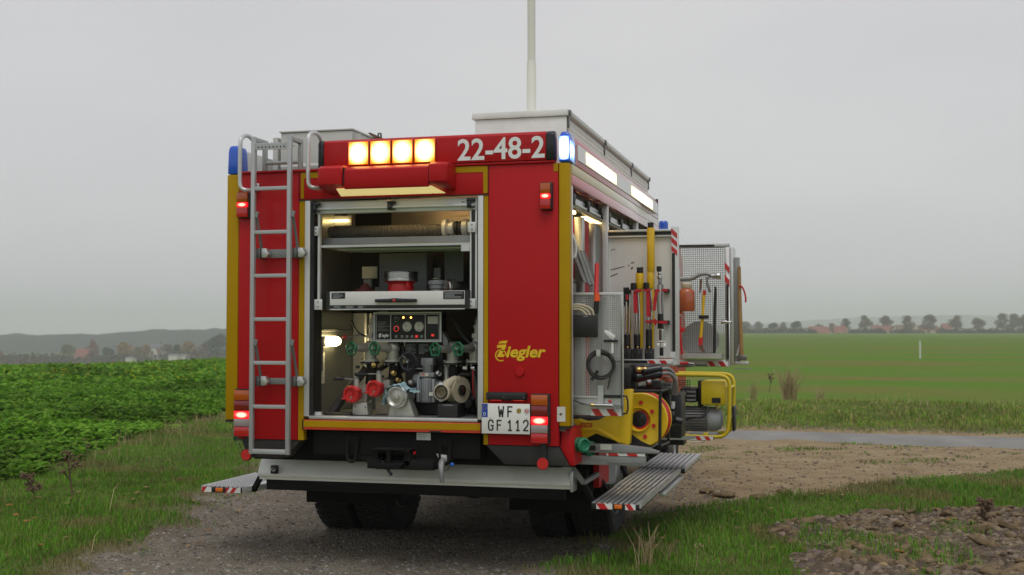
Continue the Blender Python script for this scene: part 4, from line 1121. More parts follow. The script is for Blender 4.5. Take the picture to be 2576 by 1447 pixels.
c = oy('E', 1085, 588, .3); MB().lathe([(.055, 0), (.055, .02), (.04, .026), (.036, .015), (0, .014)], (c.x, .33, c.z), (0, -1, 0), 24).build('round_cover', 'black', T)
for x0, x1 in ((1180, 1305), (1325, 1440)):
    a, b = oy('E', x0, 650, .33), oy('E', x1, 520, .33)
    np_ = bx('notice_board', 'black_gloss', T, a.x, b.x, .325, .335, a.z, b.z)
    lines('notice_print', 'grey_board', np_, a.x + .005, b.x - .005, a.z + .01, b.z - .004, .3248, 8, x0)
# black hoses and dark plumbing
pp = MB()
pp.tube([(-.30, .28, 1.40), (-.36, .28, 1.32), (-.44, .26, 1.22), (-.50, .24, 1.13), (-.53, .22, 1.075)], .032, 12, smooth=2)
pp.build('drain_hose', 'hose_black', T)
pp = MB()
pp.tube([(.50, .28, 1.42), (.52, .26, 1.33), (.555, .22, 1.2), (.585, .18, 1.08)], .022, 12, smooth=2)
pp.build('drain_hose', 'hose_black', T)
rr = random.Random(5)
pp = MB()
for i in range(16):
    x, z = rr.uniform(-.25, .55), rr.uniform(1.12, 1.75)
    pp.tube([(x, .45 + rr.random() * .3, z), (x + rr.uniform(-.12, .12), .42 + rr.random() * .2, z - .12), (x + rr.uniform(-.2, .2), .5, z - .25)], rr.uniform(.012, .035), 8, smooth=1)
pp.build('plumbing', 'hose_black', T)
for i in range(7):
    x, z = rr.uniform(-.2, .5), rr.uniform(1.12, 1.42)
    MB().sph((x, .5, z), rr.uniform(.03, .06), 10).cyl((x, .5, z), (x + .08, .52, z + .05), .02, n=10).build('pump_casing', 'pump_grey', T)
rr = random.Random(12)
for i, (x0, z0, x1, z1, r_, m_) in enumerate(((-.24, 1.30, .02, 1.40, .016, 'hose_black'), (-.10, 1.46, .22, 1.38, .012, 'black_gloss'), (.24, 1.40, .55, 1.34, .018, 'hose_black'), (.05, 1.32, .12, 1.10, .014, 'pump_grey'),
                                            (.30, 1.44, .34, 1.18, .02, 'pump_cast'), (-.12, 1.40, -.10, 1.15, .018, 'pump_cast'), (.50, 1.50, .58, 1.15, .008, 'hose_red'), (-.30, 1.36, -.12, 1.12, .010, 'brass'), (.36, 1.72, .56, 1.50, .012, 'hose_black'), (.33, 1.78, .45, 1.62, .007, 'hose_black'), (-.42, 1.74, -.22, 1.60, .007, 'hose_black'))):
    yy = .30 + rr.random() * .12
    MB().tube([(x0, yy, z0), (x0 * .7 + x1 * .3 + rr.uniform(-.04, .04), yy - .04, z0 * .6 + z1 * .4 - .03), (x0 * .3 + x1 * .7, yy - .03, z0 * .3 + z1 * .7 + rr.uniform(-.03, .03)), (x1, yy + .02, z1)], r_, 10, smooth=2).build('pump_line', m_, T)
for i, (x, z) in enumerate(((-.06, 1.36), (.27, 1.36), (.30, 1.30), (-.22, 1.42), (.52, 1.40), (.06, 1.30), (-.02, 1.31))):
    MB().lathe([(.014, 0), (.019, .008), (.019, .022), (.013, .028), (.016, .032), (.016, .05), (.006, .054)], (x, .25 + .01 * (i % 3), z), (rr.uniform(-.4, .4), -1, rr.uniform(-.2, .6)), 8).build('pipe_fitting', ('brass', 'steel', 'pump_cast')[i % 3], T)
for i, (x, z, w_, h_) in enumerate(((-.335, 1.40, .03, .02), (.455, 1.40, .03, .02), (-.15, 1.335, .028, .018), (.21, 1.215, .03, .025))):
    bx('valve_tag', 'paper' if i % 2 else 'black_gloss', T, x, x + w_, .186, .189, z, z + h_)
bx('cast_block', 'hose_beige', T, -.22, .0, .28, .42, 1.075, 1.15, bev=.006)
bx('floor_edge', 'alu_white', T, -.60, -.53, .03, .055, 1.077, 1.100)
bx('floor_mat', 'black', T, -.53, -.33, .065, .26, 1.073, 1.092, bev=.004)
MB().tube([oy('E', 1905, 800, .2), oy('E', 1910, 870, .2), oy('E', 1905, 960, .2), oy('E', 1920, 1090, .22)], .004, 6).build('red_cable', 'hose_red', T)

# blue rag over the inlet
v, f = [], []
n1, n2 = 40, 14
for j in range(n2 + 1):
    for i in range(n1 + 1):
        u, w = i / n1, j / n2            # u across, w front(0) -> back(1)
        fold = .006 * math.sin(u * 26) + .004 * math.sin(u * 47 + 1) + .003 * math.sin(w * 9 + u * 12)
        R_ = .088 + fold
        if u < .12:                      # hangs straight down at the left
            x, z = .018 - R_ - .006, 1.225 - (.12 - u) * .62 + .02 * w
        elif u < .72:
            a = math.radians(182 - (u - .12) / .6 * 150)
            x, z = .018 + R_ * math.cos(a), 1.214 + R_ * math.sin(a) * 1.02
        else:                            # spreads over to the pump on the right
            t_u = (u - .72) / .28
            x, z = .018 + R_ * math.cos(math.radians(32)) + t_u * .060, 1.214 + .088 * math.sin(math.radians(32)) + .012 * math.sin(t_u * 3.1) - t_u * .022 + fold * .8
        hang = (.016 + .012 * math.sin(u * 11 + .4)) * (1 - w) ** 2 if .12 <= u < .72 else 0
        v.append((x, .048 + w * .12 + .006 * math.sin(u * 19), z - hang))
for j in range(n2):
    for i in range(n1):
        k = j * (n1 + 1) + i; f.append((k, k + 1, k + n1 + 2, k + n1 + 1))
tag(MB().add(v, f).build('cleaning_rag', 'cloth_blue', None, ang=70), 'crumpled pale blue rag draped over the pump inlet', 'rag')
# rolled beige hose with coupling, on a black box
t_ = thing('black_box', 'black open box under the rolled beige hose in the pump bay', 'box', (.38, .15, 1.073))
bx('box_body', 'black', t_, .312, .452, .075, .26, 1.074, 1.168, bev=.004)
bx('box_tag', 'grey_plastic', t_, .345, .42, .073, .0748, 1.155, 1.163)
t_ = thing('rolled_hose', 'beige rolled fire hose with metal coupling on a black box', 'hose', (.41, .15, 1.17))
sp = []
for i in range(90):
    a = i * .30; R_ = .022 + i * .00068
    sp.append((a, R_))
k = MB(); wv = .085
v, f = [], []
cc_ = Vector((.405, .21, 1.256)); dd_ = Vector((.45, .89, 0)); ww_ = Vector((.89, -.45, 0))
for i, (a, R_) in enumerate(sp):
    rv = dd_ * math.cos(a) + Vector((0, 0, 1)) * math.sin(a)
    sh_ = .003 * math.sin(i * .9)
    v += [cc_ + rv * R_ - ww_ * (wv / 2 - sh_), cc_ + rv * R_ + ww_ * (wv / 2 + sh_), cc_ + rv * (R_ + .0115) + ww_ * (wv / 2 + sh_), cc_ + rv * (R_ + .0115) - ww_ * (wv / 2 - sh_)]
for i in range(len(sp) - 1):
    for q in range(4): f.append((i * 4 + q, i * 4 + (q + 1) % 4, i * 4 + 4 + (q + 1) % 4, i * 4 + 4 + q))
k.add(v, f).build('hose_coil', 'hose_beige', t_, ang=50)
MB().lathe([(.034, 0), (.038, .006), (.038, .02), (.03, .024), (0, .024)], cc_ + ww_ * (wv / 2 - .01), ww_, 20).build('inner_coupling', 'steel', t_)
MB().tube([(.425, .20, 1.335), (.395, .16, 1.330), (.362, .12, 1.295), (.350, .095, 1.258)], [.020, .026, .034, .042], 14, smooth=2).build('hose_end', 'hose_beige', t_)
MB().lathe([(.046, -.05), (.052, 0), (.060, .006), (.060, .028), (.052, .034), (.045, .034), (.040, .0), (.040, -.03), (0, -.03)], (.345, .09, 1.248), (-.12, -1, -.02), 30).build('hose_coupling', 'hose_beige', t_)
MB().ring((.342, .054, 1.248), (-.12, -1, -.02), .043, .006, 26, 8).build('coupling_seal', 'black', t_)
for s in (-1, 1): MB().bar((.342, .052, 1.248 + s * .048), (.342, .056, 1.248 + s * .062), .026, .012).build('coupling_lug', 'aluminium', t_)
# ================================================================== RIGHT SIDE: swing-out panels (parts of the engine)
def perforated(parent, x0, x1, z0, z1, Y, pitch=.0138, barw=.0052, m_='perforated_alu'):
    mb = MB()
    nx, nz_ = int((x1 - x0) / pitch), int((z1 - z0) / pitch)
    px_, pz_ = (x1 - x0) / nx, (z1 - z0) / nz_
    for i in range(nx + 1): mb.box(x0 + i * px_ - barw / 2, x0 + i * px_ + barw / 2, Y, Y + .0016, z0, z1)
    for j in range(nz_ + 1): mb.box(x0, x1, Y - .0002, Y + .0014, z0 + j * pz_ - barw / 2, z0 + j * pz_ + barw / 2)
    return mb.build('perforated_sheet', m_, parent)
hx = lambda x, y, Y: oy('H', x, y, Y)
ix = lambda x, y, Y: oy('I', x, y, Y)
gx = lambda x, y, Y: oy('G', x, y, Y)
# panel 1
Y1 = .16
k = MB()
k.box(1.19, 1.576, Y1, Y1 + .03, 1.905, 1.921).box(1.560, 1.576, Y1, Y1 + .03, 1.10, 1.905).box(1.19, 1.56, Y1, Y1 + .03, 1.215, 1.228).box(1.19, 1.56, Y1, Y1 + .03, 1.10, 1.112)
P1 = k.build('swing_panel', 'aluminium', T, .002)
perforated(P1, 1.195, 1.559, 1.23, 1.904, Y1 + .006)
bx('lower_plate', 'aluminium', P1, 1.19, 1.559, Y1 + .01, Y1 + .014, 1.113, 1.214)
bx('shelf_tray', 'alu_dull', P1, 1.19, 1.575, Y1 - .05, Y1 - .003, 1.170, 1.176)
a, b = ix(200, 615, Y1), ix(396, 572, Y1)
stripes(P1, a.x, b.x, 1.101, 1.101 + (b.z - a.z) * .95, Y1 - .004, 2, 1)
bx('notice', 'black', P1, gx(1240, 730, Y1).x, gx(1408, 730, Y1).x, Y1 - .006, Y1 - .002, gx(1240, 752, Y1).z, gx(1240, 722, Y1).z)
MB().tube([ix(405, 490, Y1), ix(435, 490, Y1), ix(438, 600, Y1), ix(405, 605, Y1)], .006, 8, smooth=1).build('panel_handle', 'black', P1)
bx('panel_bracket', 'aluminium', P1, gx(1185, 600, Y1).x, gx(1240, 600, Y1).x, Y1 - .008, Y1 - .004, gx(1200, 850, Y1).z, gx(1200, 630, Y1).z)
k = MB()
for x, y in ((115, 915), (215, 920), (390, 920), (390, 1000), (310, 960)): k.sph(hx(x, y, Y1 - .003), .005, 6)
k.build('panel_rivets', 'alu_dull', P1)
# panel 2
Y2 = 1.45
k = MB()
k.box(1.20, 1.735, Y2, Y2 + .012, 1.46, 2.425)
P2 = k.build('swing_panel', 'white_paint', T)
bx('panel_rail', 'aluminium', P2, 1.20, 1.735, Y2 - .03, Y2 + .02, 2.427, 2.445, bev=.002)
bx('panel_rail', 'black', P2, 1.24, 1.735, Y2 - .02, Y2 - .003, 2.402, 2.426)
bx('panel_rail', 'aluminium', P2, 1.24, 1.735, Y2 - .026, Y2 - .003, 2.388, 2.400)
bx('panel_post', 'alu_white', P2, 1.736, 1.790, Y2 - .03, Y2 + .03, 1.408, 2.462, bev=.003)
bx('post_groove', 'black', P2, 1.742, 1.764, Y2 - .034, Y2 - .0305, 1.48, 2.26)
for i in range(3):
    z1 = 2.455 - i * .066
    MB().prism([(1.738, z1 - .005), (1.782, z1 - .045), (1.782, z1 - .083), (1.738, z1 - .043)] if i < 3 else [], Y2 - .0335, Y2 - .0305).build('marking_stripe', 'refl_red', P2)
bx('panel_tray', 'aluminium', P2, 1.25, 1.775, Y2 - .25, Y2 - .002, 1.408, 1.416)
bx('tray_front', 'aluminium', P2, 1.25, 1.775, Y2 - .26, Y2 - .251, 1.408, 1.455, bev=.002)
a = hx(635, 1405, Y2 - .26); b = hx(805, 1380, Y2 - .26)
bx('tray_notice', 'black', P2, 1.30, a.x - .004, Y2 - .263, Y2 - .2605, a.z + .006, b.z)
stripes(P2, a.x, b.x, a.z + .004, b.z + .002, Y2 - .261, 2, 1)
a = hx(815, 1335, Y2 - .035); bx('socket_plate', 'white_paint', P2, a.x - .02, a.x + .02, Y2 - .04, Y2 - .0345, a.z - .025, a.z + .02)
scr = MB()
for pts in ([(365, 720), (410, 708), (470, 695), (465, 703), (415, 716), (368, 728)], [(490, 690), (505, 685), (503, 695), (490, 700)], [(515, 668), (540, 664), (535, 676), (512, 680)], [(510, 705), (530, 700), (528, 718), (512, 722)], [(365, 580), (400, 570), (398, 578), (366, 586)], [(365, 765), (420, 745), (415, 756), (366, 776)]):
    scr.ppix('H', pts, Y2 - .0008, Y2 - .0002)
scr.build('scuff_marks', 'grey_plastic', P2)
# clips holding the rams
for z, xs in ((hx(600, 872, 1.3).z, (480, 570, 660, 760)), (hx(600, 1100, 1.3).z, (650, 760))):
    for x in xs:
        c = hx(x, 872, 1.34); bx('tool_clip', 'black', P2, c.x - .022, c.x + .022, 1.40, Y2 - .002, z - .012, z + .012)
# panel 3
Y3 = 2.95
k = MB()
k.box(1.25, 2.052, Y3, Y3 + .04, 2.405, 2.440).box(2.012, 2.052, Y3, Y3 + .10, 1.355, 2.405).box(1.25, 2.012, Y3, Y3 + .04, 1.355, 1.412)
P3 = k.build('swing_panel', 'alu_white', T, .003)
bx('top_groove', 'black', P3, 1.40, 1.92, Y3 - .003, Y3 - .0005, 2.413, 2.430)
bx('post_groove', 'black', P3, 2.022, 2.042, Y3 - .003, Y3 - .0005, 1.42, 2.08)
perforated(P3, 1.25, 2.010, 1.414, 2.404, Y3 + .012, .0185, .0068)
for i in range(2):
    a = [hx(1192, 665 + i * 92, Y3), hx(1226, 705 + i * 92, Y3), hx(1226, 750 + i * 92, Y3), hx(1192, 710 + i * 92, Y3)]
    MB().prism([(q.x, q.z) for q in a], Y3 - .004, Y3 - .0008).build('marking_stripe', 'refl_red', P3)
a, b = hx(1065, 1423, Y3), hx(1218, 1385, Y3)
stripes(P3, a.x, b.x, a.z + .003, b.z, Y3 - .001, 2, 1)
bx('back_frame', 'aluminium', P3, 2.056, 2.084, Y3 + .01, Y3 + .24, 1.37, 2.405, bev=.003)
bx('tool_tray', 'aluminium', P3, hx(890, 1330, 2.8).x, hx(1170, 1330, 2.8).x, 2.76, Y3 - .002, hx(890, 1362, 2.8).z, hx(890, 1330, 2.8).z)
OB = bx('tool_board', 'alu_dull', T, 2.088, 2.135, Y3 + .02, Y3 + .07, 1.40, 2.315, bev=.006)
bx('board_bracket', 'aluminium', OB, 2.10, 2.205, Y3 - .03, Y3 + .06, 1.372, 1.402, bev=.003)
bx('board_foot', 'alu_dull', OB, 2.085, 2.23, Y3 - .02, Y3 + .02, 1.336, 1.344)
MB().bar((2.11, Y3 + .02, 1.45), (2.14, Y3 + .0, 1.55), .012, .02).build('board_hook', 'alu_white', OB)

# --- slide-out trays low down
k = MB().ppix('I', [(60, 795), (385, 800), (560, 822), (640, 848), (632, 862), (60, 852)], .30, .34)
tr1 = k.build('slide_tray', 'alu_dull', T, .002)
bx('tray_floor', 'alu_dull', tr1, .95, 1.70, .345, 1.0, .850, .862)
a, b = ix(260, 835, .298), ix(332, 800, .298); bx('tray_label', 'paper', tr1, a.x, b.x, .2955, .2985, a.z, b.z)
a, b = ix(168, 838, .298), ix(228, 808, .298); bx('tray_lock', 'black', tr1, a.x, b.x, .2955, .2985, a.z, b.z)
a, b = ix(90, 928, .32), ix(552, 868, .32)
rl = bx('slide_rail', 'alu_dull', T, 1.05, b.x, .31, .35, a.z, b.z - .012, bev=.003)
bx('rail_groove', 'alu_dull', rl, 1.05, b.x - .02, .306, .3095, a.z + .018, a.z + .028)
bx('rail_inner', 'alu_dull', rl, 1.05, ix(305, 900, .3).x, .296, .3055, a.z + .004, a.z + .032)
stripes(rl, ix(300, 870, .31).x, ix(548, 870, .31).x, b.z - .010, b.z + .016, .309, 2, 1)
for i, x in enumerate((490, 515, 470)): MB().sph(ix(x, 912, .308), .005, 6).build('rail_rivet', 'alu_dull', rl)
a, b = ix(690, 768, 2.2), ix(985, 748, 2.2)
gt = bx('slide_tray', 'alu_dull', T, 1.15, b.x, 2.2, 2.85, a.z, b.z - .004, bev=.002)
bx('tray_front', 'aluminium', gt, 1.15, b.x, 2.192, 2.1995, a.z - .002, b.z)
stripes(gt, ix(868, 760, 2.19).x, b.x, a.z, b.z - .002, 2.190, 2, 1)
bx('tray_guide', 'black', gt, ix(695, 780, 2.3).x, ix(800, 780, 2.3).x, 2.25, 2.45, a.z - .05, a.z - .005)
MB().tube([ix(835, 772, 2.19), ix(920, 772, 2.19), ix(934, 778, 2.19), ix(920, 786, 2.19), ix(838, 784, 2.19)], .004, 6, smooth=1).build('tray_handle', 'steel', gt)
a = MB().tube([hx(848, 1400, 1.9), hx(930, 1400, 1.9)], .011, 8).build('pull_grip', 'cap_red', T)
MB().tube([hx(930, 1400, 1.9), hx(965, 1402, 1.9), hx(972, 1412, 1.9), hx(962, 1422, 1.9), hx(850, 1424, 1.9)], .006, 6, smooth=1).build('pull_wire', 'steel', a)

# ================================================================== EQUIPMENT ON THE PANELS (things)
# panel 1
a, b = hx(60, 1212, Y1 - .05), hx(266, 1050, Y1 - .05)
t_ = thing('tool_pouch', 'flat black pouch hanging on the small perforated panel', 'pouch', ((a.x + b.x) / 2, Y1 - .04, a.z))
bx('pouch_body', 'black', t_, 1.20, b.x, Y1 - .05, Y1 - .003, a.z, b.z, bev=.006)
lines('pouch_tag', 'grey_board', t_, hx(175, 1, Y1).x, hx(228, 1, Y1).x, b.z - .014, b.z - .004, Y1 - .051, 1, 4)
t_ = thing('cable_loop', 'looped beige cable sticking out of the flat black pouch', 'cable', tuple(hx(200, 1050, Y1 - .03)))
for i, (h_, w_) in enumerate(((970, 235), (985, 205), (1003, 185))):
    MB().tube([hx(60, 1050, Y1 - .03), hx(80, h_ + 10, Y1 - .03), hx(140, h_, Y1 - .03), hx(w_, h_ + 35, Y1 - .03), hx(w_ + 12, 1056, Y1 - .03)], .008, 8, smooth=2).build('cable', 'hose_beige', t_)
t_ = thing('signal_wand', 'red rod with orange collar and black grip above the pouch', 'wand', tuple(hx(262, 1050, Y1 - .03)))
MB().cyl(hx(262, 900, Y1 - .02), hx(268, 680, Y1 + .06), .016, .015, 12).build('rod', 'hose_red', t_)
MB().cyl(hx(268, 950, Y1 - .02), hx(266, 895, Y1 - .02), .021, .017, 12).build('collar', 'orange_tip', t_)
MB().cyl(hx(258, 1046, Y1 - .02), hx(265, 950, Y1 - .02), .017, .018, 12).build('grip', 'black', t_)
t_ = thing('air_gun', 'white air blow gun strapped to the perforated panel', 'air gun', tuple(gx(1310, 310, Y1 - .03)))
MB().ppix('G', [(1243, 105), (1262, 98), (1340, 145), (1352, 160), (1345, 178), (1300, 185), (1285, 160), (1250, 128)], Y1 - .04, Y1 - .015).build('body', 'white_paint', t_, .003)
MB().ring(gx(1302, 115, Y1 - .03), (0, 1, 0), .008, .003, 14, 6).build('hanging_ring', 'white_paint', t_)
MB().cyl(gx(1330, 160, Y1 - .03), gx(1322, 320, Y1 - .03), .010, .011, 10).build('grip', 'white_paint', t_)
MB().box(gx(1250, 190, Y1).x, gx(1380, 190, Y1).x, Y1 - .045, Y1 - .002, gx(1250, 216, Y1).z, gx(1250, 190, Y1).z).build('strap', 'black', t_, .003)
t_ = thing('air_hose', 'coiled black air hose hanging on the perforated panel', 'hose', tuple(gx(1200, 570, Y1 - .03)))
rr = random.Random(8)
for i in range(6):
    c = gx(1218 + rr.uniform(-14, 14), 436 + rr.uniform(-10, 10), Y1 - .02 - i * .006)
    MB().ring(c, (rr.uniform(-.08, .08), 1, rr.uniform(-.08, .08)), .088 + rr.uniform(-.009, .006), .0056, 44, 6).build('coil', 'hose_black', t_)
MB().tube([gx(1330, 350, Y1 - .03), gx(1340, 440, Y1 - .03), gx(1300, 560, Y1 - .03), gx(1280, 670, Y1 - .03)], .005, 6, smooth=2).build('hose_tail', 'hose_black', t_)
MB().box(gx(1185, 1, Y1).x, gx(1225, 1, Y1).x, Y1 - .06, Y1 - .055, gx(1200, 350, Y1).z, gx(1200, 285, Y1).z).build('hook', 'aluminium', t_)
MB().bar(gx(1125, 580, Y1 - .05), gx(1185, 490, Y1 - .05), .022, .02).build('strap_clip', 'black', t_)
t_ = thing('air_lance', 'slim chrome lance with black tube lying on the panel ledge', 'lance', tuple(gx(1220, 830, Y1 - .05)))
MB().tube([gx(945, 770, Y1 - .04), gx(1020, 805, Y1 - .04), gx(1100, 822, Y1 - .04)], .005, 8, smooth=1).build('tube', 'hose_black', t_)
MB().lathe([(.006, 0), (.011, .005), (.011, .035), (.008, .04), (.010, .10), (.009, .11)], gx(1110, 820, Y1 - .04), (1, 0, -.02), 12).build('lance_body', 'brass', t_)
MB().cyl(gx(1150, 820, Y1 - .042), gx(1330, 826, Y1 - .042), .0105, n=12).build('barrel', 'steel', t_)
MB().tube([gx(1325, 826, Y1 - .045), gx(1345, 850, Y1 - .045), gx(1352, 890, Y1 - .045)], .008, 8).build('nozzle', 'alu_dull', t_)
c = gx(1300, 785, Y1 - .04); MB().sph(c, .011, 10).build('red_tap', 'hose_red', t_)

# hydraulic tools on panel 2, standing on its tray
def ram(label, top, segs, Y):
    t = thing('hydraulic_ram', label, 'ram', tuple(hx(segs[-1][0], segs[-1][3], Y)), 'hydraulic rams on the white panel')
    x, w, y0_, y1_ = top
    c0, c1 = hx(x, y1_, Y), hx(x, y0_, Y)
    rw = (hx(x + w / 2, y0_, Y).x - hx(x - w / 2, y0_, Y).x) / 2
    k = MB().lathe([(rw * .8, 0), (rw, .006), (rw, (c1 - c0).length * .55)], c0, (0, 0, 1), 14)
    for i in range(4):
        a = i * math.pi / 2 + .5
        k.bar(c0.lerp(c1, .5) + Vector((math.cos(a), math.sin(a), 0)) * rw * .7, c1 + Vector((math.cos(a), math.sin(a), 0)) * rw * .8, .012, .012)
    k.build('ram_head', 'black', t, .002)
    for (sx, sw, sa, sb) in segs:
        a_, b_ = hx(sx, sb, Y), hx(sx, sa, Y)
        r0 = (hx(sx + sw / 2, sa, Y).x - hx(sx - sw / 2, sa, Y).x) / 2
        H_ = (b_ - a_).length
        MB().lathe([(r0 * .93, 0), (r0, .006), (r0, H_ - .006), (r0 * .93, H_)], a_, b_ - a_, 20).build('cylinder', 'yellow_tool', t)
    return t
r1 = ram('longest yellow hydraulic ram, rising above the white panel', (656, 44, 380, 420), [(657, 56, 420, 740), (656, 54, 742, 858), (668, 30, 860, 1290)], 1.33)
r2 = ram('shorter yellow hydraulic ram with notched black head', (579, 48, 705, 748), [(577, 58, 748, 862), (586, 34, 864, 1290)], 1.33)
r3 = ram('shortest yellow hydraulic ram with small lettering beside the perforated panel', (480, 40, 850, 985), [(498, 34, 985, 1300)], 1.33)
lines('ram_print', 'black', r3, hx(500, 1, 1.3).x, hx(512, 1, 1.3).x, hx(500, 1180, 1.3).z, hx(500, 1070, 1.3).z, 1.31, 7, 3)
def hose_pair(label, x, ytop, ystrap, ych, yblk, lean):
    t = thing('hose_coupler', label, 'coupler', tuple(hx(x + 30, 1345, 1.28)), 'hose couplers on the white panel')
    MB().lathe([(.022, 0), (.024, .01), (.022, .05), (.016, .055)], hx(x, ytop + 52, 1.28), (0, 0, 1), 14).build('grip_head', 'black', t)
    MB().bar(hx(x + 12, ystrap, 1.27), hx(x + 16, ych, 1.265), .030, .006, up=(0, 1, 0)).build('strap', 'strap_red', t)
    for d in (8, 32): MB().tube([hx(x + d, ytop + 55, 1.29), hx(x + d + 6, ych - 60, 1.29), hx(x + d + 4 + lean, ych + 60, 1.285), hx(x + d + lean - 2, yblk, 1.285)], .0085, 8, smooth=1).build('pipe', 'steel', t)
    a_, b_ = hx(x + 18 + lean, 1300, 1.285), hx(x + 18 + lean, yblk, 1.285)
    MB().lathe([(.025, 0), (.025, (b_ - a_).length - .01), (.018, (b_ - a_).length)], a_, (0, 0, 1), 16).build('sleeve', 'black', t)
    c = hx(x + 22 + lean, 1318, 1.27)
    f_ = MB().box(c.x - .035, c.x + .03, 1.25, 1.32, 1.417, c.z + .025)
    f_.build('foot_clamp', 'black', t, .004)
    for q in (-.018, .012): MB().sph((c.x + q, 1.249, c.z), .005, 6).build('clamp_screw', 'steel', t)
    MB().sph((c.x, 1.262, c.z + .035), .010, 8).build('foot_knob', 'brass', t)
hose_pair('black-headed coupler with red strap and twin chrome pipes beside the notched ram', 532, 818, 885, 1035, 1185, 8)
hose_pair('black-headed coupler with wide red strap in front of the longest ram', 624, 815, 868, 1062, 1150, 2)
hose_pair('black-headed coupler with chrome pipe beside the shortest ram', 466, 900, 905, 940, 1185, 2)
t_ = thing('spreader_tip', 'chrome and black tool tip held by red straps at the panel edge', 'tool tip', tuple(hx(735, 1345, 1.3)))
def seg(x, y0_, y1_, w, m_, nm, Y=1.30):
    a_, b_ = hx(x, y1_, Y), hx(x, y0_, Y); r0 = w / 1.809 / 1.59 / 330
    MB().lathe([(r0 * .85, 0), (r0, .004), (r0, (b_ - a_).length - .004), (r0 * .85, (b_ - a_).length)], a_, (0, 0, 1), 16).build(nm, m_, t_)
seg(717, 697, 735, 18, 'black', 'tip'); seg(720, 736, 765, 12, 'steel', 'neck'); seg(722, 766, 790, 20, 'steel', 'collar'); seg(724, 791, 830, 14, 'alu_dull', 'neck')
seg(728, 1040, 1150, 22, 'black', 'sleeve'); seg(738, 1155, 1235, 22, 'steel', 'collar'); seg(735, 1285, 1345, 14, 'black', 'foot')
for d in (712, 742): MB().tube([hx(d, 830, 1.30), hx(d - 4, 930, 1.30), hx(d + 2, 1042, 1.30)], .009, 8).build('pipe', 'alu_dull', t_)
a, b = hx(706, 1282, 1.28), hx(764, 1240, 1.28); MB().box(a.x, b.x, 1.26, 1.31, b.z - .012, b.z).box(a.x, a.x + .02, 1.26, 1.31, a.z, b.z - .012).box(b.x - .02, b.x, 1.26, 1.31, a.z, b.z - .012).build('clamp', 'white_paint', t_, .002)
for y_, x0, x1 in ((874, 540, 590), (870, 606, 648), (874, 690, 722), (870, 738, 778), (1098, 620, 664), (1102, 712, 778)):
    a, b = hx(x0, y_ + 10, 1.262), hx(x1, y_ - 10, 1.262)
    bx('cross_strap', 'strap_red', P2, a.x, b.x, 1.2585, 1.2625, a.z, b.z)
MB().ppix('H', [(690, 870), (706, 880), (692, 1018), (672, 1018), (676, 940)], 1.255, 1.258).build('hanging_strap', 'strap_red', P2)
MB().ppix('H', [(660, 1085), (690, 1078), (708, 1095), (690, 1130), (678, 1110)], 1.245, 1.252).build('hanging_strap', 'strap_red', P2)
# panel 3
YT = 2.86
t_ = thing('foam_nozzle', 'grey metal foam gun with lever hung on the far perforated panel', 'nozzle', tuple(hx(1060, 890, YT)))
MB().tube([hx(870, 790, YT), hx(960, 788, YT), hx(1000, 760, YT), hx(1060, 750, YT), hx(1100, 765, YT)], [.020, .020, .016, .016, .020], 12, smooth=1).build('barrel', 'alu_dull', t_)
MB().lathe([(.022, 0), (.024, .03), (.020, .035), (.030, .05), (.030, .075), (.022, .08)], hx(1095, 768, YT), (1, 0, 0), 16).build('coupling', 'steel', t_)
MB().ppix('H', [(1048, 770), (1085, 775), (1070, 800), (1080, 840), (1095, 880), (1078, 890), (1062, 850)], YT - .012, YT + .012).build('grip', 'grey_plastic', t_, .004)
MB().ppix('H', [(1012, 790), (1030, 785), (1022, 850), (1015, 890), (1006, 892)], YT - .01, YT + .01).build('trigger', 'brown_rust', t_, .003)
t_ = thing('foam_bottle', 'rust-orange plastic bottle with pale neck on the far perforated panel', 'bottle', tuple(hx(918, 1022, YT)))
c = hx(918, 1022, YT); zt = hx(918, 868, YT).z - c.z
MB().lathe([(.064, 0), (.070, .012), (.070, zt - .02), (.060, zt), (.042, zt + .012)], c, (0, 0, 1), 24).build('body', 'foam_orange', t_)
MB().lathe([(.042, zt + .0125), (.046, zt + .02), (.046, zt + .05), (.030, zt + .06)], c, (0, 0, 1), 20).build('neck', 'hose_beige', t_)
t_ = thing('fire_axe', 'fire axe with yellow handle and red head on the far panel', 'axe', tuple(hx(1025, 1322, YT)))
MB().tube([hx(1042, 890, YT), hx(1032, 1060, YT), hx(1018, 1215, YT)], [.013, .013, .015], 10).build('handle', 'yellow_tool', t_)
MB().cyl(hx(1045, 872, YT), hx(1043, 905, YT), .012, .015, 10).build('pommel', 'hose_red', t_)
MB().ppix('H', [(1004, 1208), (1034, 1205), (1030, 1262), (1050, 1322), (1012, 1300), (1002, 1270)], YT - .01, YT + .01).build('head', 'hose_red', t_, .003)
MB().ppix('H', [(1003, 1272), (1030, 1265), (1052, 1324), (1030, 1322), (1006, 1292)], YT - .014, YT - .0105).build('blade', 'brown_rust', t_)
bx('clip', 'black', t_, hx(998, 1, YT).x, hx(1072, 1, YT).x, YT - .025, YT - .017, hx(1030, 1078, YT).z, hx(1030, 1052, YT).z, bev=.002)
t_ = tag(MB().tube([hx(1122, 845, YT), hx(1125, 870, YT), hx(1120, 1000, YT), hx(1116, 1325, YT)], [.008, .012, .013, .012], 8).build('crowbar', 'black', None), 'black steel crowbar standing beside the fire axe', 'crowbar')
t_ = tag(MB().lathe([(.155, 0), (.165, .01), (.165, .10), (.155, .11), (.05, .11), (.05, .10)], hx(1012, 1228, 3.0) + Vector((0, 0, 0)), (0, 1, 0), 36).build('hose_drum', 'grey_plastic', None), 'round grey drum seen through the far perforated panel', 'drum')
t_ = thing('bolt_cutter', 'red-handled cutter hanging at the inner edge of the far panel', 'cutter', tuple(hx(880, 1330, YT)))
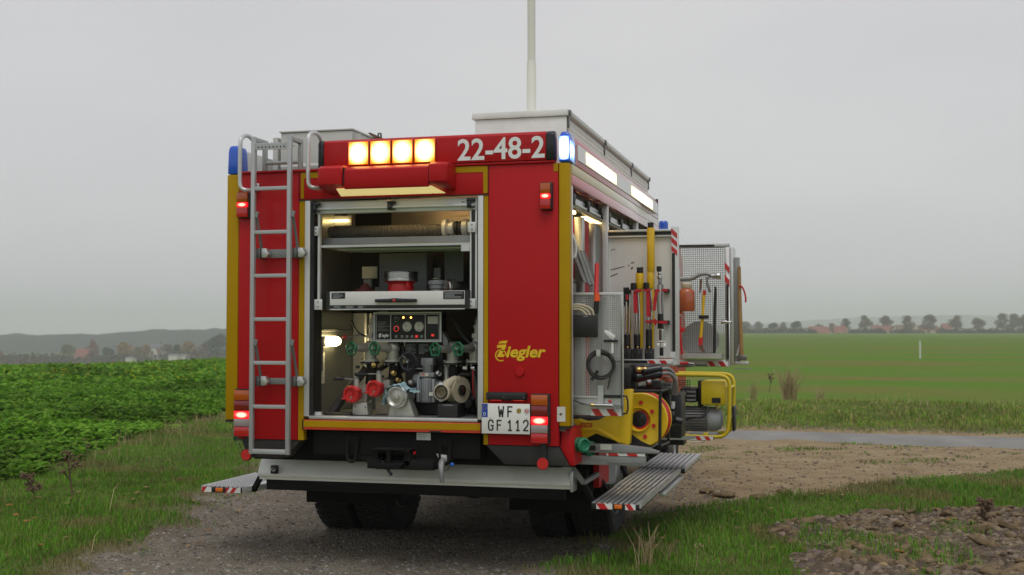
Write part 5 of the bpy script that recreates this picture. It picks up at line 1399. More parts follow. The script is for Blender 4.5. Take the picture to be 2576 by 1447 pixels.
MB().tube([hx(866, 1060, YT), hx(870, 1200, YT), hx(884, 1335, YT)], .010, 8).build('handle', 'hose_red', t_)
MB().tube([hx(868, 1200, YT - .02), hx(858, 1270, YT - .02), hx(862, 1335, YT - .02)], .010, 8).build('handle', 'hose_red', t_)
a, b = hx(862, 1172, YT), hx(904, 1140, YT); bx('joint', 'hose_red', t_, a.x, b.x, YT - .01, YT + .01, a.z, b.z, bev=.003)
MB().sph(hx(868, 1030, YT), .02, 8).build('pivot', 'orange_tip', t_)
t_ = tag(MB().lathe([(.016, 0), (.020, .02), (.020, .05), (.010, .055), (.010, .09)], hx(1165, 1102, YT), (1, 0, 0), 12).build('hose_coupling', 'steel', None), 'small chrome coupling clipped to the far perforated panel', 'coupling')
t_ = thing('sledgehammer', 'sledgehammer with wooden handle upright on the outermost tool board', 'sledgehammer', tuple(hx(1322, 1380, Y3)))
MB().tube([hx(1297, 700, Y3 - .01), hx(1300, 900, Y3 - .01), hx(1308, 1150, Y3 - .01), hx(1316, 1345, Y3 - .01)], [.014, .016, .017, .018], 10).build('handle', 'wood', t_)
a, b = hx(1290, 1376, Y3), hx(1352, 1342, Y3)
MB().prism([(a.x, a.z), (b.x, a.z), (b.x, b.z - .012), (b.x - .012, b.z), (a.x + .012, b.z), (a.x, b.z - .012)], Y3 - .045, Y3 + .02).build('head', 'dark_steel', t_, .003)
t_ = tag(MB().tube([hx(1295, 845, Y3 - .03), hx(1310, 838, Y3 - .03), hx(1328, 862, Y3 - .03), hx(1342, 910, Y3 - .03), hx(1345, 945, Y3 - .03), hx(1340, 957, Y3 - .03)], .0075, 6, smooth=1).build('tie_strap', 'hose_red', None), 'thin red strap hanging free beside the wooden handle', 'strap')

# ================================================================== LOWER RIGHT: stabiliser block, reel, power unit, generator
t_ = thing('stabiliser_block', 'yellow plastic rescue support block with arched cut-out on the slide tray', 'block', tuple(ix(250, 800, .36)))
YB = .37
k = MB().ppix('I', [(60, 645), (120, 640), (165, 655), (240, 648), (300, 618), (345, 618), (400, 560), (412, 448), (462, 447), (460, 560), (446, 795), (438, 808), (412, 802), (370, 785), (300, 758), (232, 731), (170, 762), (122, 793), (60, 793)], YB, YB + .09)
k.build('block_body', 'yellow_plastic', t_, .006)
MB().ppix('I', [(95, 700), (235, 690), (300, 725), (395, 785), (380, 792), (290, 742), (232, 712), (100, 722)], YB - .007, YB - .001).build('block_rib', 'yellow_plastic', t_, .002)
a, b = ix(132, 690, YB), ix(209, 662, YB)
text('block_print', 'RESCUE', 'cap_red', t_, a.x, b.x, a.z, b.z, YB - .001, .03)
bx('print_bar', 'black', t_, a.x, b.x, YB - .002, YB - .0005, a.z - .012, a.z - .005)
t_ = tag(MB().box(1.02, 1.44, .50, .95, .865, 1.06).build('equipment_case', 'black', None, .01), 'black case behind the yellow support block on the slide tray', 'case')
t_ = thing('hose_reel', 'yellow hose reel with red hose and black hub on the slide tray', 'reel', (1.62, .75, .862))
c = ix(520, 643, .60); RY = .60
fl_ = MB()
n_ = 56; R0, R1 = .190, .068
holes = [ix(522, 531, RY), ix(594, 588, RY), ix(604, 679, RY), ix(549, 750, RY)]
hub = ix(497, 640, RY)
def flange(y0_, nm, cx_, cz_):
    mb = MB()
    mb.lathe([(R1, 0), (R0 - .008, -.012), (R0, -.006), (R0, .004), (R0 - .01, .004), (R1, .012), (R1, 0)], (cx_, y0_, cz_), (0, 1, 0), n_, cap=False)
    return mb.build(nm, 'yellow_plastic', t_)
flange(RY, 'flange', c.x, c.z); flange(RY + .20, 'flange', c.x, c.z)
for h_ in holes: MB().lathe([(.0145, 0), (.0145, .003)], (h_.x, RY - .0125, h_.z), (0, -1, 0), 16).build('flange_hole', 'hose_red', t_)
MB().lathe([(.082, -.012), (.078, -.002), (.060, .03), (.058, .06)], (hub.x + .012, RY - .012, hub.z), (0, 1, 0), 30, cap=False).build('hub_rim', 'yellow_plastic', t_)
MB().lathe([(.058, 0), (.056, -.012), (.03, -.016), (0, -.016)], (hub.x + .012, RY + .012, hub.z), (0, 1, 0), 26).build('hub', 'black_gloss', t_)
for j in range(8): MB().ring((c.x, RY + .022 + j * .0215, c.z), (0, 1, 0), .178, .0115, 44, 6).build('hose_turn', 'hose_red', t_)
MB().cyl((c.x, RY, c.z), (c.x, RY + .2, c.z), .16, n=30).build('drum', 'hose_red', t_)
k = MB()
YF = RY - .05
pa, pb, pc = ix(440, 458, YF), ix(645, 458, YF), ix(642, 812, YF)
k.tube([pa, pb], .011, 10).tube([pb, pc], .011, 10).tube([pb, pb + Vector((.02, .30, .0))], .011, 10).tube([pc, pc + Vector((.02, .30, 0))], .011, 10).tube([pb + Vector((.02, .30, .0)), pc + Vector((.02, .30, .0))], .011, 10)
k.build('reel_frame', 'black', t_)
MB().ppix('I', [(448, 720), (470, 745), (520, 780), (575, 805), (590, 815), (448, 808)], RY - .03, RY + .24).build('reel_base', 'black', t_)
# hydraulic power unit
t_ = thing('power_unit', 'black hydraulic power unit with two fat hose grips and silver hoses', 'power unit', (1.62, .95, 1.27))
k = MB()
k.box(ix(412, 1, .8).x, ix(470, 1, .8).x, .70, 1.05, ix(1, 450, .8).z, ix(1, 300, .8).z)
k.lathe([(.05, 0), (.062, .02), (.062, .10), (.045, .12)], ix(500, 395, .85), (0, 0, 1), 18)
k.box(ix(500, 1, .85).x, ix(700, 1, .85).x, .80, 1.1, ix(1, 452, .85).z, ix(1, 420, .85).z)
k.box(ix(560, 1, .85).x, ix(655, 1, .85).x, .78, 1.0, ix(1, 432, .85).z, ix(1, 385, .85).z)
k.build('engine', 'black', t_, .006)
for (p0, p1) in (((478, 372), (655, 345)), ((520, 335), (655, 312))):
    a, b = ix(*p0, .72), ix(*p1, .76)
    L_ = (b - a).length
    MB().lathe([(.030, 0), (.040, .02), (.034, .06), (.034, L_ * .5), (.031, L_ - .01), (.022, L_)], a, b - a, 18).build('hose_grip', 'black_gloss', t_)
MB().lathe([(.018, 0), (.022, .01), (.022, .03), (.017, .04), (.020, .05), (.020, .07)], ix(490, 322, .70), (.9, .2, .05), 12).build('brass_fitting', 'brass', t_)
MB().lathe([(.012, 0), (.016, .01), (.016, .03)], ix(560, 405, .76), (.9, -.2, .3), 10).lathe([(.014, 0), (.014, .02)], ix(575, 395, .74), (0, -1, .3), 10).build('chrome_fitting', 'steel', t_)
for d in (0, 1):
    MB().tube([ix(655, 345 - d * 30, .77), ix(700, 338 - d * 28, .80), ix(738, 372 - d * 22, .85), ix(752 - d * 14, 430, .88), ix(745 - d * 16, 480, .9)], .013, 10, smooth=2).build('silver_hose', 'alu_dull', t_)
MB().lathe([(.022, 0), (.026, .01), (.026, .05), (.02, .06), (.024, .07), (.024, .12)], ix(712, 640, .95), (.05, 0, 1), 14).lathe([(.02, 0), (.028, .01), (.028, .04)], ix(700, 655, .92), (.9, -.2, -.1), 14).lathe([(.018, 0), (.026, .01), (.026, .05), (.014, .06)], ix(735, 640, .95), (1, .1, -.3), 14).build('hose_coupler', 'black_gloss', t_)
MB().lathe([(.016, 0), (.019, .02), (.016, .05)], ix(722, 570, .94), (.1, 0, 1), 12).build('coupler_ring', 'alu_white', t_)
k = MB()
k.box(ix(600, 1, .98).x, ix(715, 1, .98).x, .95, 1.2, ix(1, 470, .98).z, ix(1, 400, .98).z)
k.box(ix(660, 1, .98).x, ix(700, 1, .98).x, .95, 1.1, ix(1, 640, .98).z, ix(1, 470, .98).z)
k.build('engine_frame', 'black', t_, .006)
a, b = ix(655, 470, 1.3), ix(738, 365, 1.3)
tag(bx('battery_case', 'black', None, a.x - .03, b.x + .05, 1.28, 1.55, .865, a.z - .002, bev=.01), 'black case under the rust-red canister', 'case')
tag(bx('plastic_canister', 'foam_orange', None, a.x, b.x, 1.3, 1.5, a.z, b.z, bev=.015), 'rust-red plastic canister behind the black power unit', 'canister')
# generator
t_ = thing('generator', 'portable generator in a yellow tube frame on the slide-out tray', 'generator', (1.85, 2.5, .80))
G0, G1 = 2.27, 2.72
def gen_frame(Y):
    pts = [(720, 742), (1010, 755), (1060, 745), (1086, 705), (1092, 440), (1088, 395), (1062, 362), (1000, 356), (720, 352)]
    return [oy('I', x, y, G0) + Vector((0, Y - G0, 0)) for x, y in pts]
for Y in (G0, G1): MB().tube(gen_frame(Y), .0155, 12, smooth=2).build('frame_tube', 'yellow_gen', t_)
k = MB()
for (x, y) in ((1090, 440), (1088, 640), (800, 354), (800, 746)):
    p_ = oy('I', x, y, G0); k.tube([p_, p_ + Vector((0, G1 - G0, 0))], .013, 10)
k.build('frame_cross_tube', 'yellow_gen', t_)
a, b = ix(906, 548, G0 + .02), ix(1064, 394, G0 + .02)
MB().box(a.x, b.x, G0 + .02, G1 - .04, a.z, b.z).build('fuel_tank', 'yellow_gen', t_, .016)
a_, b_ = ix(975, 535, G0), ix(1032, 502, G0); bx('tank_label', 'black', t_, a_.x, b_.x, G0 + .016, G0 + .0195, a_.z, b_.z)
MB().box(ix(765, 1, G0).x, ix(872, 1, G0).x, G0 + .05, G0 + .3, ix(1, 520, G0).z, ix(1, 430, G0).z).build('air_filter', 'black', t_, .012)
for q in (0, 1, 2): bx('filter_slot', 'grey_plastic', t_, ix(808, 1, G0).x, ix(866, 1, G0).x, G0 + .045, G0 + .0495, ix(1, 510 - q * 26, G0).z, ix(1, 500 - q * 26, G0).z)
MB().lathe([(.03, 0), (.03, .02), (.02, .022), (.018, .01), (0, .01)], ix(790, 475, G0 + .05), (0, -1, 0), 14).build('exhaust', 'dark_steel', t_)
k = MB(); k.box(ix(875, 1, G0).x, ix(910, 1, G0).x, G0 + .1, G0 + .3, ix(1, 545, G0).z, ix(1, 385, G0).z); k.build('engine_block', 'black', t_, .006)
gr = MB()
for j in range(6): gr.bar(ix(755 + j * 16, 385, G0 + .2), ix(755 + j * 16, 430, G0 + .2), .005, .005)
for j in range(4): gr.bar(ix(755, 388 + j * 13, G0 + .2), ix(840, 388 + j * 13, G0 + .2), .005, .005)
gr.build('muffler_guard', 'dark_steel', t_)
a, b = ix(745, 632, G0 + .16), ix(955, 636, G0 + .16)
L_ = (b - a).length; r0 = (ix(800, 560, G0).z - ix(800, 710, G0).z) / 2
pr_ = [(r0 * .6, 0), (r0 * .92, .01)]
for j in range(14): pr_ += [(r0 * (1.0 if j % 2 else .93), .02 + j * (L_ - .03) / 14)]
pr_ += [(r0 * .9, L_)]
MB().lathe([(r0 * .6, 0), (r0 * .95, .01), (r0 * .95, L_ - .01), (r0 * .9, L_)], a, b - a, 28).build('alternator', 'grey_plastic', t_)
fn = MB()
for j in range(26):
    w = 2 * math.pi * j / 26
    d = Vector((0, math.cos(w), math.sin(w)))
    fn.bar(a + Vector((.05, 0, 0)) + d * r0 * .98, b - Vector((.01, 0, 0)) + d * r0 * .98, .008, .022, up=d)
fn.build('cooling_fins', 'grey_plastic', t_)
MB().lathe([(r0 * 1.02, 0), (r0 * 1.05, .02), (r0 * 1.02, .07), (r0 * .85, .105), (r0 * .4, .12), (0, .122)], b, b - a, 28).build('end_cover', 'grey_board', t_)
MB().tube([ix(810, 640, G0), ix(850, 628, G0 - .02), ix(920, 630, G0 - .02), ix(945, 590, G0), ix(955, 560, G0 + .02)], .010, 8, smooth=2).build('cable', 'black', t_)
MB().box(ix(918, 1, G0).x, ix(948, 1, G0).x, G0 - .01, G0 + .03, ix(1, 748, G0).z, ix(1, 705, G0).z).build('frame_foot', 'yellow_gen', t_, .004)
MB().cyl(ix(1010, 575, G0 + .05), ix(1010, 548, G0 + .05), .012, n=10).build('fuel_tap', 'brass', t_)
bx('rubber_buffer', 'black', t_, ix(1096, 1, G0).x, ix(1112, 1, G0).x, G0 + .1, G0 + .3, ix(1, 700, G0).z, ix(1, 545, G0).z, bev=.006)

# things glimpsed inside the first side locker
t_ = thing('white_drum', 'white round drum edge just inside the first side locker', 'drum', (1.06, .30, 2.04))
MB().lathe([(.16, 0), (.17, .01), (.17, .05), (.15, .055), (.15, .02), (0, .02)], (1.05, .42, 2.24), (.8, -.6, 0), 32).build('drum_shell', 'white_paint', t_)
bx('drum_bracket', 'hose_beige', t_, 1.135, 1.16, .40, .55, 2.12, 2.36, bev=.004)
for i, (xa, ya, xb, yb) in enumerate(((120, 640, 190, 820), (145, 600, 225, 835), (165, 590, 255, 840))):
    Yq = .55 + i * .12
    a, b = hx(xa, ya, Yq), hx(xb, yb, Yq)
    t_ = thing('warning_triangle_board', ['tilted dark board with bright edge next to the white drum', 'middle one of the three tilted dark boards in the side locker', 'tilted dark board with bright edge next to the red partition'][i], 'board', tuple(b), 'tilted boards in the first side locker')
    MB().bar(a, b, .014, .16, up=(0, 1, 0)).build('board', 'dark_steel', t_)
    MB().bar(a + Vector((.008, -.081, 0)), b + Vector((.008, -.081, 0)), .014, .008, up=(0, 1, 0)).build('edge', 'aluminium', t_)
t_ = tag(bx('grey_tool_box', 'alu_dull', None, 1.02, 1.19, .36, .5, 1.925, 2.0, bev=.004), 'small grey metal box on the ledge above the perforated panel', 'box')
bx('panel_ledge', 'black', T, .9, 1.24, .2, 1.4, 1.905, 1.922)
# ================================================================== SETTING
rng = np.random.default_rng(7)
R2 = np.array([RGT.x, RGT.y]); F2 = np.array([FWD0.x, FWD0.y]); C2 = np.array([CAM.x, CAM.y])
def to_xy(lat, dep): return C2[0] + lat * R2[0] + dep * F2[0], C2[1] + lat * R2[1] + dep * F2[1]
def vnoise(x, y, sc, seed):
    "value noise, numpy"
    r_ = np.random.default_rng(seed); tab = r_.random((256, 256))
    X, Y = x / sc, y / sc
    i, j = np.floor(X).astype(int), np.floor(Y).astype(int)
    fx, fy = X - i, Y - j
    fx, fy = fx * fx * (3 - 2 * fx), fy * fy * (3 - 2 * fy)
    g = lambda a, b: tab[a % 256, b % 256]
    return (g(i, j) * (1 - fx) + g(i + 1, j) * fx) * (1 - fy) + (g(i, j + 1) * (1 - fx) + g(i + 1, j + 1) * fx) * fy
def relief(lat, dep):
    "large terrain: field on the left falls away to a valley, right side stays level"
    d = np.maximum(dep, 1.0); u = lat / d
    kk = np.interp(u, [-.7, -.43, -.235, -.02, .1], [.0008, .0006, .00022, .0001, 0.0])
    t = np.maximum(d - 35, 0)
    tl = .035 / (2 * np.maximum(kk, 1e-9))
    drop = np.where(t < tl, kk * t * t, kk * tl * tl + .035 * (t - tl))
    drop = np.where(kk < 1e-8, 0, drop)
    z = -np.minimum(drop, 18.0)
    z = z + np.where(u > .05, np.minimum(np.maximum(d - 40, 0) * .0022, 1.5), 0) * np.clip((u - .05) / .1, 0, 1)
    return np.where(dep < 2, 0.0, z)
def npmesh(name, V, Fc, mat_, cols=None, smooth=False, link=True, attr='Col'):
    me = bpy.data.meshes.new(name)
    k = Fc.shape[1]
    me.vertices.add(len(V)); me.vertices.foreach_set('co', V.astype(np.float32).ravel())
    me.loops.add(Fc.size); me.loops.foreach_set('vertex_index', Fc.astype(np.int32).ravel())
    me.polygons.add(len(Fc)); me.polygons.foreach_set('loop_start', np.arange(0, Fc.size, k, dtype=np.int32))
    if smooth: me.polygons.foreach_set('use_smooth', np.ones(len(Fc), dtype=bool))
    me.materials.append(M[mat_])
    if cols is not None:
        at = me.attributes.new(attr, 'FLOAT_COLOR', 'POINT')
        c4 = np.ones((len(V), 4), np.float32); c4[:, :cols.shape[1]] = cols
        at.data.foreach_set('color', c4.ravel())
    me.update(calc_edges=True); me.validate()
    if not link: return me
    o = bpy.data.objects.new(name, me); COL.objects.link(o)
    ROOT[o.name] = Vector((0, 0, 0))
    return o

# ---- ground materials
def ramp(N, pts):
    r = N.new('ShaderNodeValToRGB')
    while len(r.color_ramp.elements) < len(pts): r.color_ramp.elements.new(0.5)
    for e, (p_, c_) in zip(r.color_ramp.elements, pts): e.position = p_; e.color = tuple(c_) + (1,)
    return r
def ground_mat(name, stops, sc=3.0, fine=60.0, bump=.5, bdist=.02, vor=0, second=None, mapping=None, attr_mix=None):
    m = bpy.data.materials.new(name); M[name] = m; m.use_nodes = True
    nt = m.node_tree; N, Lk = nt.nodes, nt.links; b = N['Principled BSDF']
    b.inputs['Roughness'].default_value = 1.0; b.inputs['Specular IOR Level'].default_value = .02
    t = N.new('ShaderNodeTexCoord'); vec = t.outputs['Object']
    if mapping:
        mpn = N.new('ShaderNodeMapping'); mpn.inputs['Rotation'].default_value = (0, 0, mapping[0]); mpn.inputs['Scale'].default_value = mapping[1]
        Lk.new(vec, mpn.inputs[0]); vec = mpn.outputs[0]
    n = N.new('ShaderNodeTexNoise'); n.inputs['Scale'].default_value = sc; n.inputs['Detail'].default_value = 9; n.inputs['Roughness'].default_value = .68
    Lk.new(vec, n.inputs['Vector'])
    r = ramp(N, stops); Lk.new(n.outputs['Fac'], r.inputs[0]); out = r.outputs[0]
    if attr_mix:
        a = N.new('ShaderNodeAttribute'); a.attribute_name = 'Col'
        r2 = ramp(N, attr_mix); Lk.new(n.outputs['Fac'], r2.inputs[0])
        x = N.new('ShaderNodeMixRGB'); sep = N.new('ShaderNodeSeparateColor'); Lk.new(a.outputs['Color'], sep.inputs[0])
        Lk.new(sep.outputs[0], x.inputs['Fac']); Lk.new(out, x.inputs[1]); Lk.new(r2.outputs[0], x.inputs[2]); out = x.outputs[0]
    n2 = N.new('ShaderNodeTexNoise'); n2.inputs['Scale'].default_value = fine; n2.inputs['Detail'].default_value = 6
    Lk.new(t.outputs['Object'], n2.inputs['Vector'])
    h = n2.outputs['Fac']
    if vor:
        v = N.new('ShaderNodeTexVoronoi'); v.inputs['Scale'].default_value = vor
        Lk.new(t.outputs['Object'], v.inputs['Vector'])
        mv = N.new('ShaderNodeMixRGB'); mv.blend_type = 'MULTIPLY'; mv.inputs['Fac'].default_value = .55
        rv = ramp(N, [(0, (1.45, 1.4, 1.3)), (.5, (.95, .95, .95)), (1, (.45, .45, .45))]); Lk.new(v.outputs['Distance'], rv.inputs[0])
        Lk.new(out, mv.inputs[1]); Lk.new(rv.outputs[0], mv.inputs[2]); out = mv.outputs[0]
        ad = N.new('ShaderNodeMath'); ad.operation = 'SUBTRACT'; Lk.new(h, ad.inputs[0]); Lk.new(v.outputs['Distance'], ad.inputs[1]); h = ad.outputs[0]
    Lk.new(out, b.inputs['Base Color'])
    bp = N.new('ShaderNodeBump'); bp.inputs['Strength'].default_value = bump; bp.inputs['Distance'].default_value = bdist
    Lk.new(h, bp.inputs['Height']); Lk.new(bp.outputs[0], b.inputs['Normal'])
ground_mat('field_far', [(.32, (.205, .155, .066)), (.41, (.160, .165, .047)), (.50, (.118, .188, .033)), (.62, (.092, .200, .026))], .05, 3.0, .6, .08, mapping=(.22, (.8, 2.4, 1)))
ground_mat('gravel', [(.25, (.130, .110, .084)), (.45, (.205, .178, .140)), (.6, (.255, .226, .182)), (.8, (.35, .315, .26))], 2.2, 45, .8, .02, vor=55,
           attr_mix=[(.25, (.185, .132, .076)), (.42, (.30, .228, .140)), (.6, (.38, .300, .190)), (.8, (.43, .35, .235))])
ground_mat('verge_soil', [(.25, (.085, .072, .034)), (.5, (.098, .130, .034)), (.75, (.120, .175, .040))], 1.6, 40, .8, .02, attr_mix=[(.25, (.115, .095, .060)), (.5, (.18, .152, .105)), (.75, (.235, .205, .15))])
ground_mat('soil', [(.25, (.07, .050, .034)), (.5, (.13, .096, .066)), (.75, (.20, .152, .108))], 2.5, 30, 1.0, .03)  # brown earth, darkened to put gap shade between the clods into the colour
ground_mat('clod_soil', [(.25, (.105, .074, .044)), (.5, (.19, .140, .086)), (.75, (.28, .215, .138))], 2.0, 9, .35, .01)
ground_mat('asphalt', [(.3, (.205, .200, .190)), (.5, (.250, .245, .234)), (.75, (.30, .294, .282))], 1.2, 150, .5, .006)
ground_mat('hill_wood', [(.3, (.010, .014, .018)), (.55, (.018, .022, .024)), (.8, (.035, .034, .030))], .05, .4, 1.0, 2.0)
ground_mat('hill_far', [(.3, (.06, .07, .05)), (.7, (.10, .10, .07))], .01, .1, .6, 2.0)
def leaf_mat(name, tint=(1, 1, 1), rough=.55, transl=.25):
    m = bpy.data.materials.new(name); M[name] = m; m.use_nodes = True
    nt = m.node_tree; N, Lk = nt.nodes, nt.links; b = N['Principled BSDF']
    a = N.new('ShaderNodeAttribute'); a.attribute_name = 'Col'
    x = N.new('ShaderNodeMixRGB'); x.blend_type = 'MULTIPLY'; x.inputs['Fac'].default_value = 1; x.inputs[2].default_value = tint + (1,)
    Lk.new(a.outputs['Color'], x.inputs[1]); Lk.new(x.outputs[0], b.inputs['Base Color'])
    b.inputs['Roughness'].default_value = rough; b.inputs['Specular IOR Level'].default_value = .06
    tr = N.new('ShaderNodeBsdfTranslucent'); Lk.new(x.outputs[0], tr.inputs['Color'])
    ms_ = N.new('ShaderNodeMixShader'); ms_.inputs[0].default_value = transl
    Lk.new(b.outputs[0], ms_.inputs[1]); Lk.new(tr.outputs[0], ms_.inputs[2])
    Lk.new(ms_.outputs[0], N['Material Output'].inputs['Surface'])
leaf_mat('grass_blade'); leaf_mat('crop_leaf', rough=.6, transl=.35); leaf_mat('tree_leaf', rough=.8, transl=.15)
leaf_mat('stone', rough=.9, transl=0.0)
mat('bark', (.06, .05, .04), .9, 0, .2, 5.0)
mat('wall_white', (.62, .60, .55), .8, 0, .06, .3); mat('wall_cream', (.52, .46, .36), .8, 0, .06, .3)
mat('tile_red', (.24, .085, .060), .8, 0, .12, .5); mat('tile_grey', (.13, .13, .14), .8, 0, .1, .5); mat('tile_brown', (.17, .10, .075), .8, 0, .1, .5)
mat('pane', (.05, .055, .06), .2); mat('post_white', (.62, .62, .58), .6)
mat('straw', (.34, .26, .14), .8, 0, .15, 20.0); mat('weed_brown', (.13, .085, .05), .85, 0, .2, 20.0)

# ---- ground sheet to the horizon
rs = np.concatenate([np.arange(2, 60, 1.0), np.geomspace(60, 5000, 60)])
an = np.concatenate([np.linspace(-.62, .62, 160), np.linspace(.70, 2 * math.pi - .70, 60)])
RR, AA = np.meshgrid(rs, an, indexing='ij')
lat, dep = RR * np.sin(AA), RR * np.cos(AA)
z = relief(lat, dep) - .06 * ((lat > -15) & (lat < 17) & (dep > 3) & (dep < 36))
x, y = to_xy(lat, dep)
V = np.stack([x, y, z], -1).reshape(-1, 3)
nr, na = RR.shape
I, J = np.meshgrid(np.arange(nr - 1), np.arange(na), indexing='ij'); J2 = (J + 1) % na
Fq = np.stack([I * na + J, I * na + J2, (I + 1) * na + J2, (I + 1) * na + J], -1).reshape(-1, 4)
V = np.vstack([V, [[CAM.x, CAM.y, -.06]]])
gobj = npmesh('ground', V, Fq, 'field_far', smooth=True); tag(gobj, 'wide level fields reaching to the horizon', None, kind='structure')
ctr = len(V) - 1
me = gobj.data
tag(npmesh('ground_cap', np.array([[*to_xy(2.2 * math.cos(a), 2.2 * math.sin(a)), -.055] for a in np.linspace(0, 2 * math.pi, 24, endpoint=False)]), np.arange(24).reshape(1, 24), 'verge_soil'), 'bare ground under the viewpoint', None, kind='structure')

# ---- near ground: track, verge and ploughed soil as one surface split by what covers it
RD = [5, 8.26, 9.27, 10.2, 11.6, 12.5, 13.3, 14.1, 15.0, 16.2, 40]
RL = [.10, .15, .68, 1.18, 2.15, 3.1, 4.3, 5.4, 7.8, 13, 60]
def road_near(lat): return 18.95 - .38 * (lat - 3.35) + .30 * np.minimum(lat + .5, 0) ** 2 + .12 * np.sin(lat * .7)
def road_far(lat): return 20.5 - .38 * (lat - 3.73) + .36 * np.minimum(lat + .5, 0) ** 2 + .08 * np.sin(lat * .9 + 1)
SOIL = [(1.60, 4.0), (1.85, 8.0), (2.25, 10.0), (2.7, 10.55), (3.6, 10.9), (5.6, 11.3), (9.0, 11.8), (9.0, 4.0)]
def in_poly(px, py, poly):
    r_ = np.zeros(px.shape, bool); n = len(poly)
    for i in range(n):
        (x0, y0), (x1, y1) = poly[i], poly[(i + 1) % n]
        c_ = ((y0 > py) != (y1 > py)) & (px < (x1 - x0) * (py - y0) / ((y1 - y0) or 1e-9) + x0)
        r_ ^= c_
    return r_
def zone(lat, dep):
    "1 track, 2 soil, 0 verge"
    w = (vnoise(lat, dep, 1.1, 1) - .5) * .9 + (vnoise(lat, dep, .3, 2) - .5) * .5
    tr_ = (lat > -2.9 + w) & (lat < np.interp(dep, RD, RL) + w) & (dep < road_far(lat))
    tr_ |= (np.abs(lat) < 60) & (dep > road_near(lat) - .3) & (dep < road_far(lat))
    so = in_poly(lat + w * .5, dep + w * .25, SOIL)
    return np.where(so & ~tr_, 2, np.where(tr_, 1, 0))
def near_z(lat, dep):
    zn = relief(lat, dep)
    zo = zone(lat, dep)
    v_ = .02 + .05 * vnoise(lat, dep, 1.6, 5) + .03 * vnoise(lat, dep, .4, 6)
    bank = .28 * np.exp(-((dep - road_far(lat) - 3.2) / 2.2) ** 2)
    v_ = v_ + np.where(dep > road_far(lat), bank, 0)
    t_ = (vnoise(lat, dep, .9, 3) - .5) * .03 + (vnoise(lat, dep, .25, 4) - .5) * .014
    s_ = .0 + .08 * vnoise(lat, dep, .55, 8) + .09 * vnoise(lat, dep, .24, 9)
    return zn + np.where(zo == 1, t_, np.where(zo == 2, s_, v_))
st_ = .11
la, de = np.arange(-15, 17, st_), np.arange(4.2, 36.5, st_)
LA, DE = np.meshgrid(la, de, indexing='ij')
ZN = near_z(LA, DE)
ZO = zone(LA, DE)
# soften the steps between the zones
ZS = ZN.copy()
for _ in range(2): ZS[1:-1, 1:-1] = (ZS[1:-1, 1:-1] * 2 + ZS[:-2, 1:-1] + ZS[2:, 1:-1] + ZS[1:-1, :-2] + ZS[1:-1, 2:]) / 6
ZN = np.where(ZO == 2, ZN * .6 + ZS * .4, ZS)
X, Y = to_xy(LA, DE)
V = np.stack([X, Y, ZN], -1).reshape(-1, 3)
dirt = np.clip((LA - .6) / 2.2 + (vnoise(LA, DE, 1.5, 11) - .5) * 1.0 + np.clip((DE - 13) / 4, 0, .6), 0, 1)
cols = np.stack([dirt, dirt, dirt], -1).reshape(-1, 3)
n1, n2 = LA.shape
I, J = np.meshgrid(np.arange(n1 - 1), np.arange(n2 - 1), indexing='ij')
Fq = np.stack([I * n2 + J, (I + 1) * n2 + J, (I + 1) * n2 + J + 1, I * n2 + J + 1], -1).reshape(-1, 4)
zf = ZO[:-1, :-1].reshape(-1)
def sub(name, sel, mt, label, cl=None):
    f = Fq[sel]; us, inv = np.unique(f, return_inverse=True)
    return tag(npmesh(name, V[us], inv.reshape(f.shape), mt, (cols if cl is None else cl)[us], smooth=True), label, None, kind='structure')
# how close a spot is to the worn track (0..1): grass thins out and grit shows through there
WORN = (ZO == 1).astype(float)
for _ in range(14): WORN[1:-1, 1:-1] = (WORN[1:-1, 1:-1] + WORN[:-2, 1:-1] + WORN[2:, 1:-1] + WORN[1:-1, :-2] + WORN[1:-1, 2:]) / 5
wcol = np.repeat(np.clip(WORN * 2.2, 0, 1).reshape(-1, 1), 3, 1)
def worn(lat, dep):
    a = np.clip(((np.asarray(lat) + 15) / st_).astype(int), 0, n1 - 1); b = np.clip(((np.asarray(dep) - 4.2) / st_).astype(int), 0, n2 - 1)
    return WORN[a, b]
track = sub('track', zf == 1, 'gravel', 'gravel and trodden dirt track under the fire engine')
fieldsel = (zf == 0) & ((DE - road_far(LA) - 3.0 - 5 * vnoise(LA, DE, 1.5, 52))[:-1, :-1].reshape(-1) > 0) & (LA[:-1, :-1].reshape(-1) > -3)
verge = sub('verge', (zf == 0) & ~fieldsel, 'verge_soil', 'grassy verge along the gravel track', wcol)
sub('field', fieldsel, 'field_far', 'near edge of the green field beyond the lane')
soil = sub('ploughed_soil', zf == 2, 'soil', 'strip of ploughed brown soil beside the track')
def gz(lat, dep):
    "height of the near surface"
    i = np.clip(((np.asarray(lat) + 15) / st_), 0, n1 - 1.001); j = np.clip(((np.asarray(dep) - 4.2) / st_), 0, n2 - 1.001)
    a, b = i.astype(int), j.astype(int); fx, fy = i - a, j - b
    return (ZN[a, b] * (1 - fx) + ZN[a + 1, b] * fx) * (1 - fy) + (ZN[a, b + 1] * (1 - fx) + ZN[a + 1, b + 1] * fx) * fy
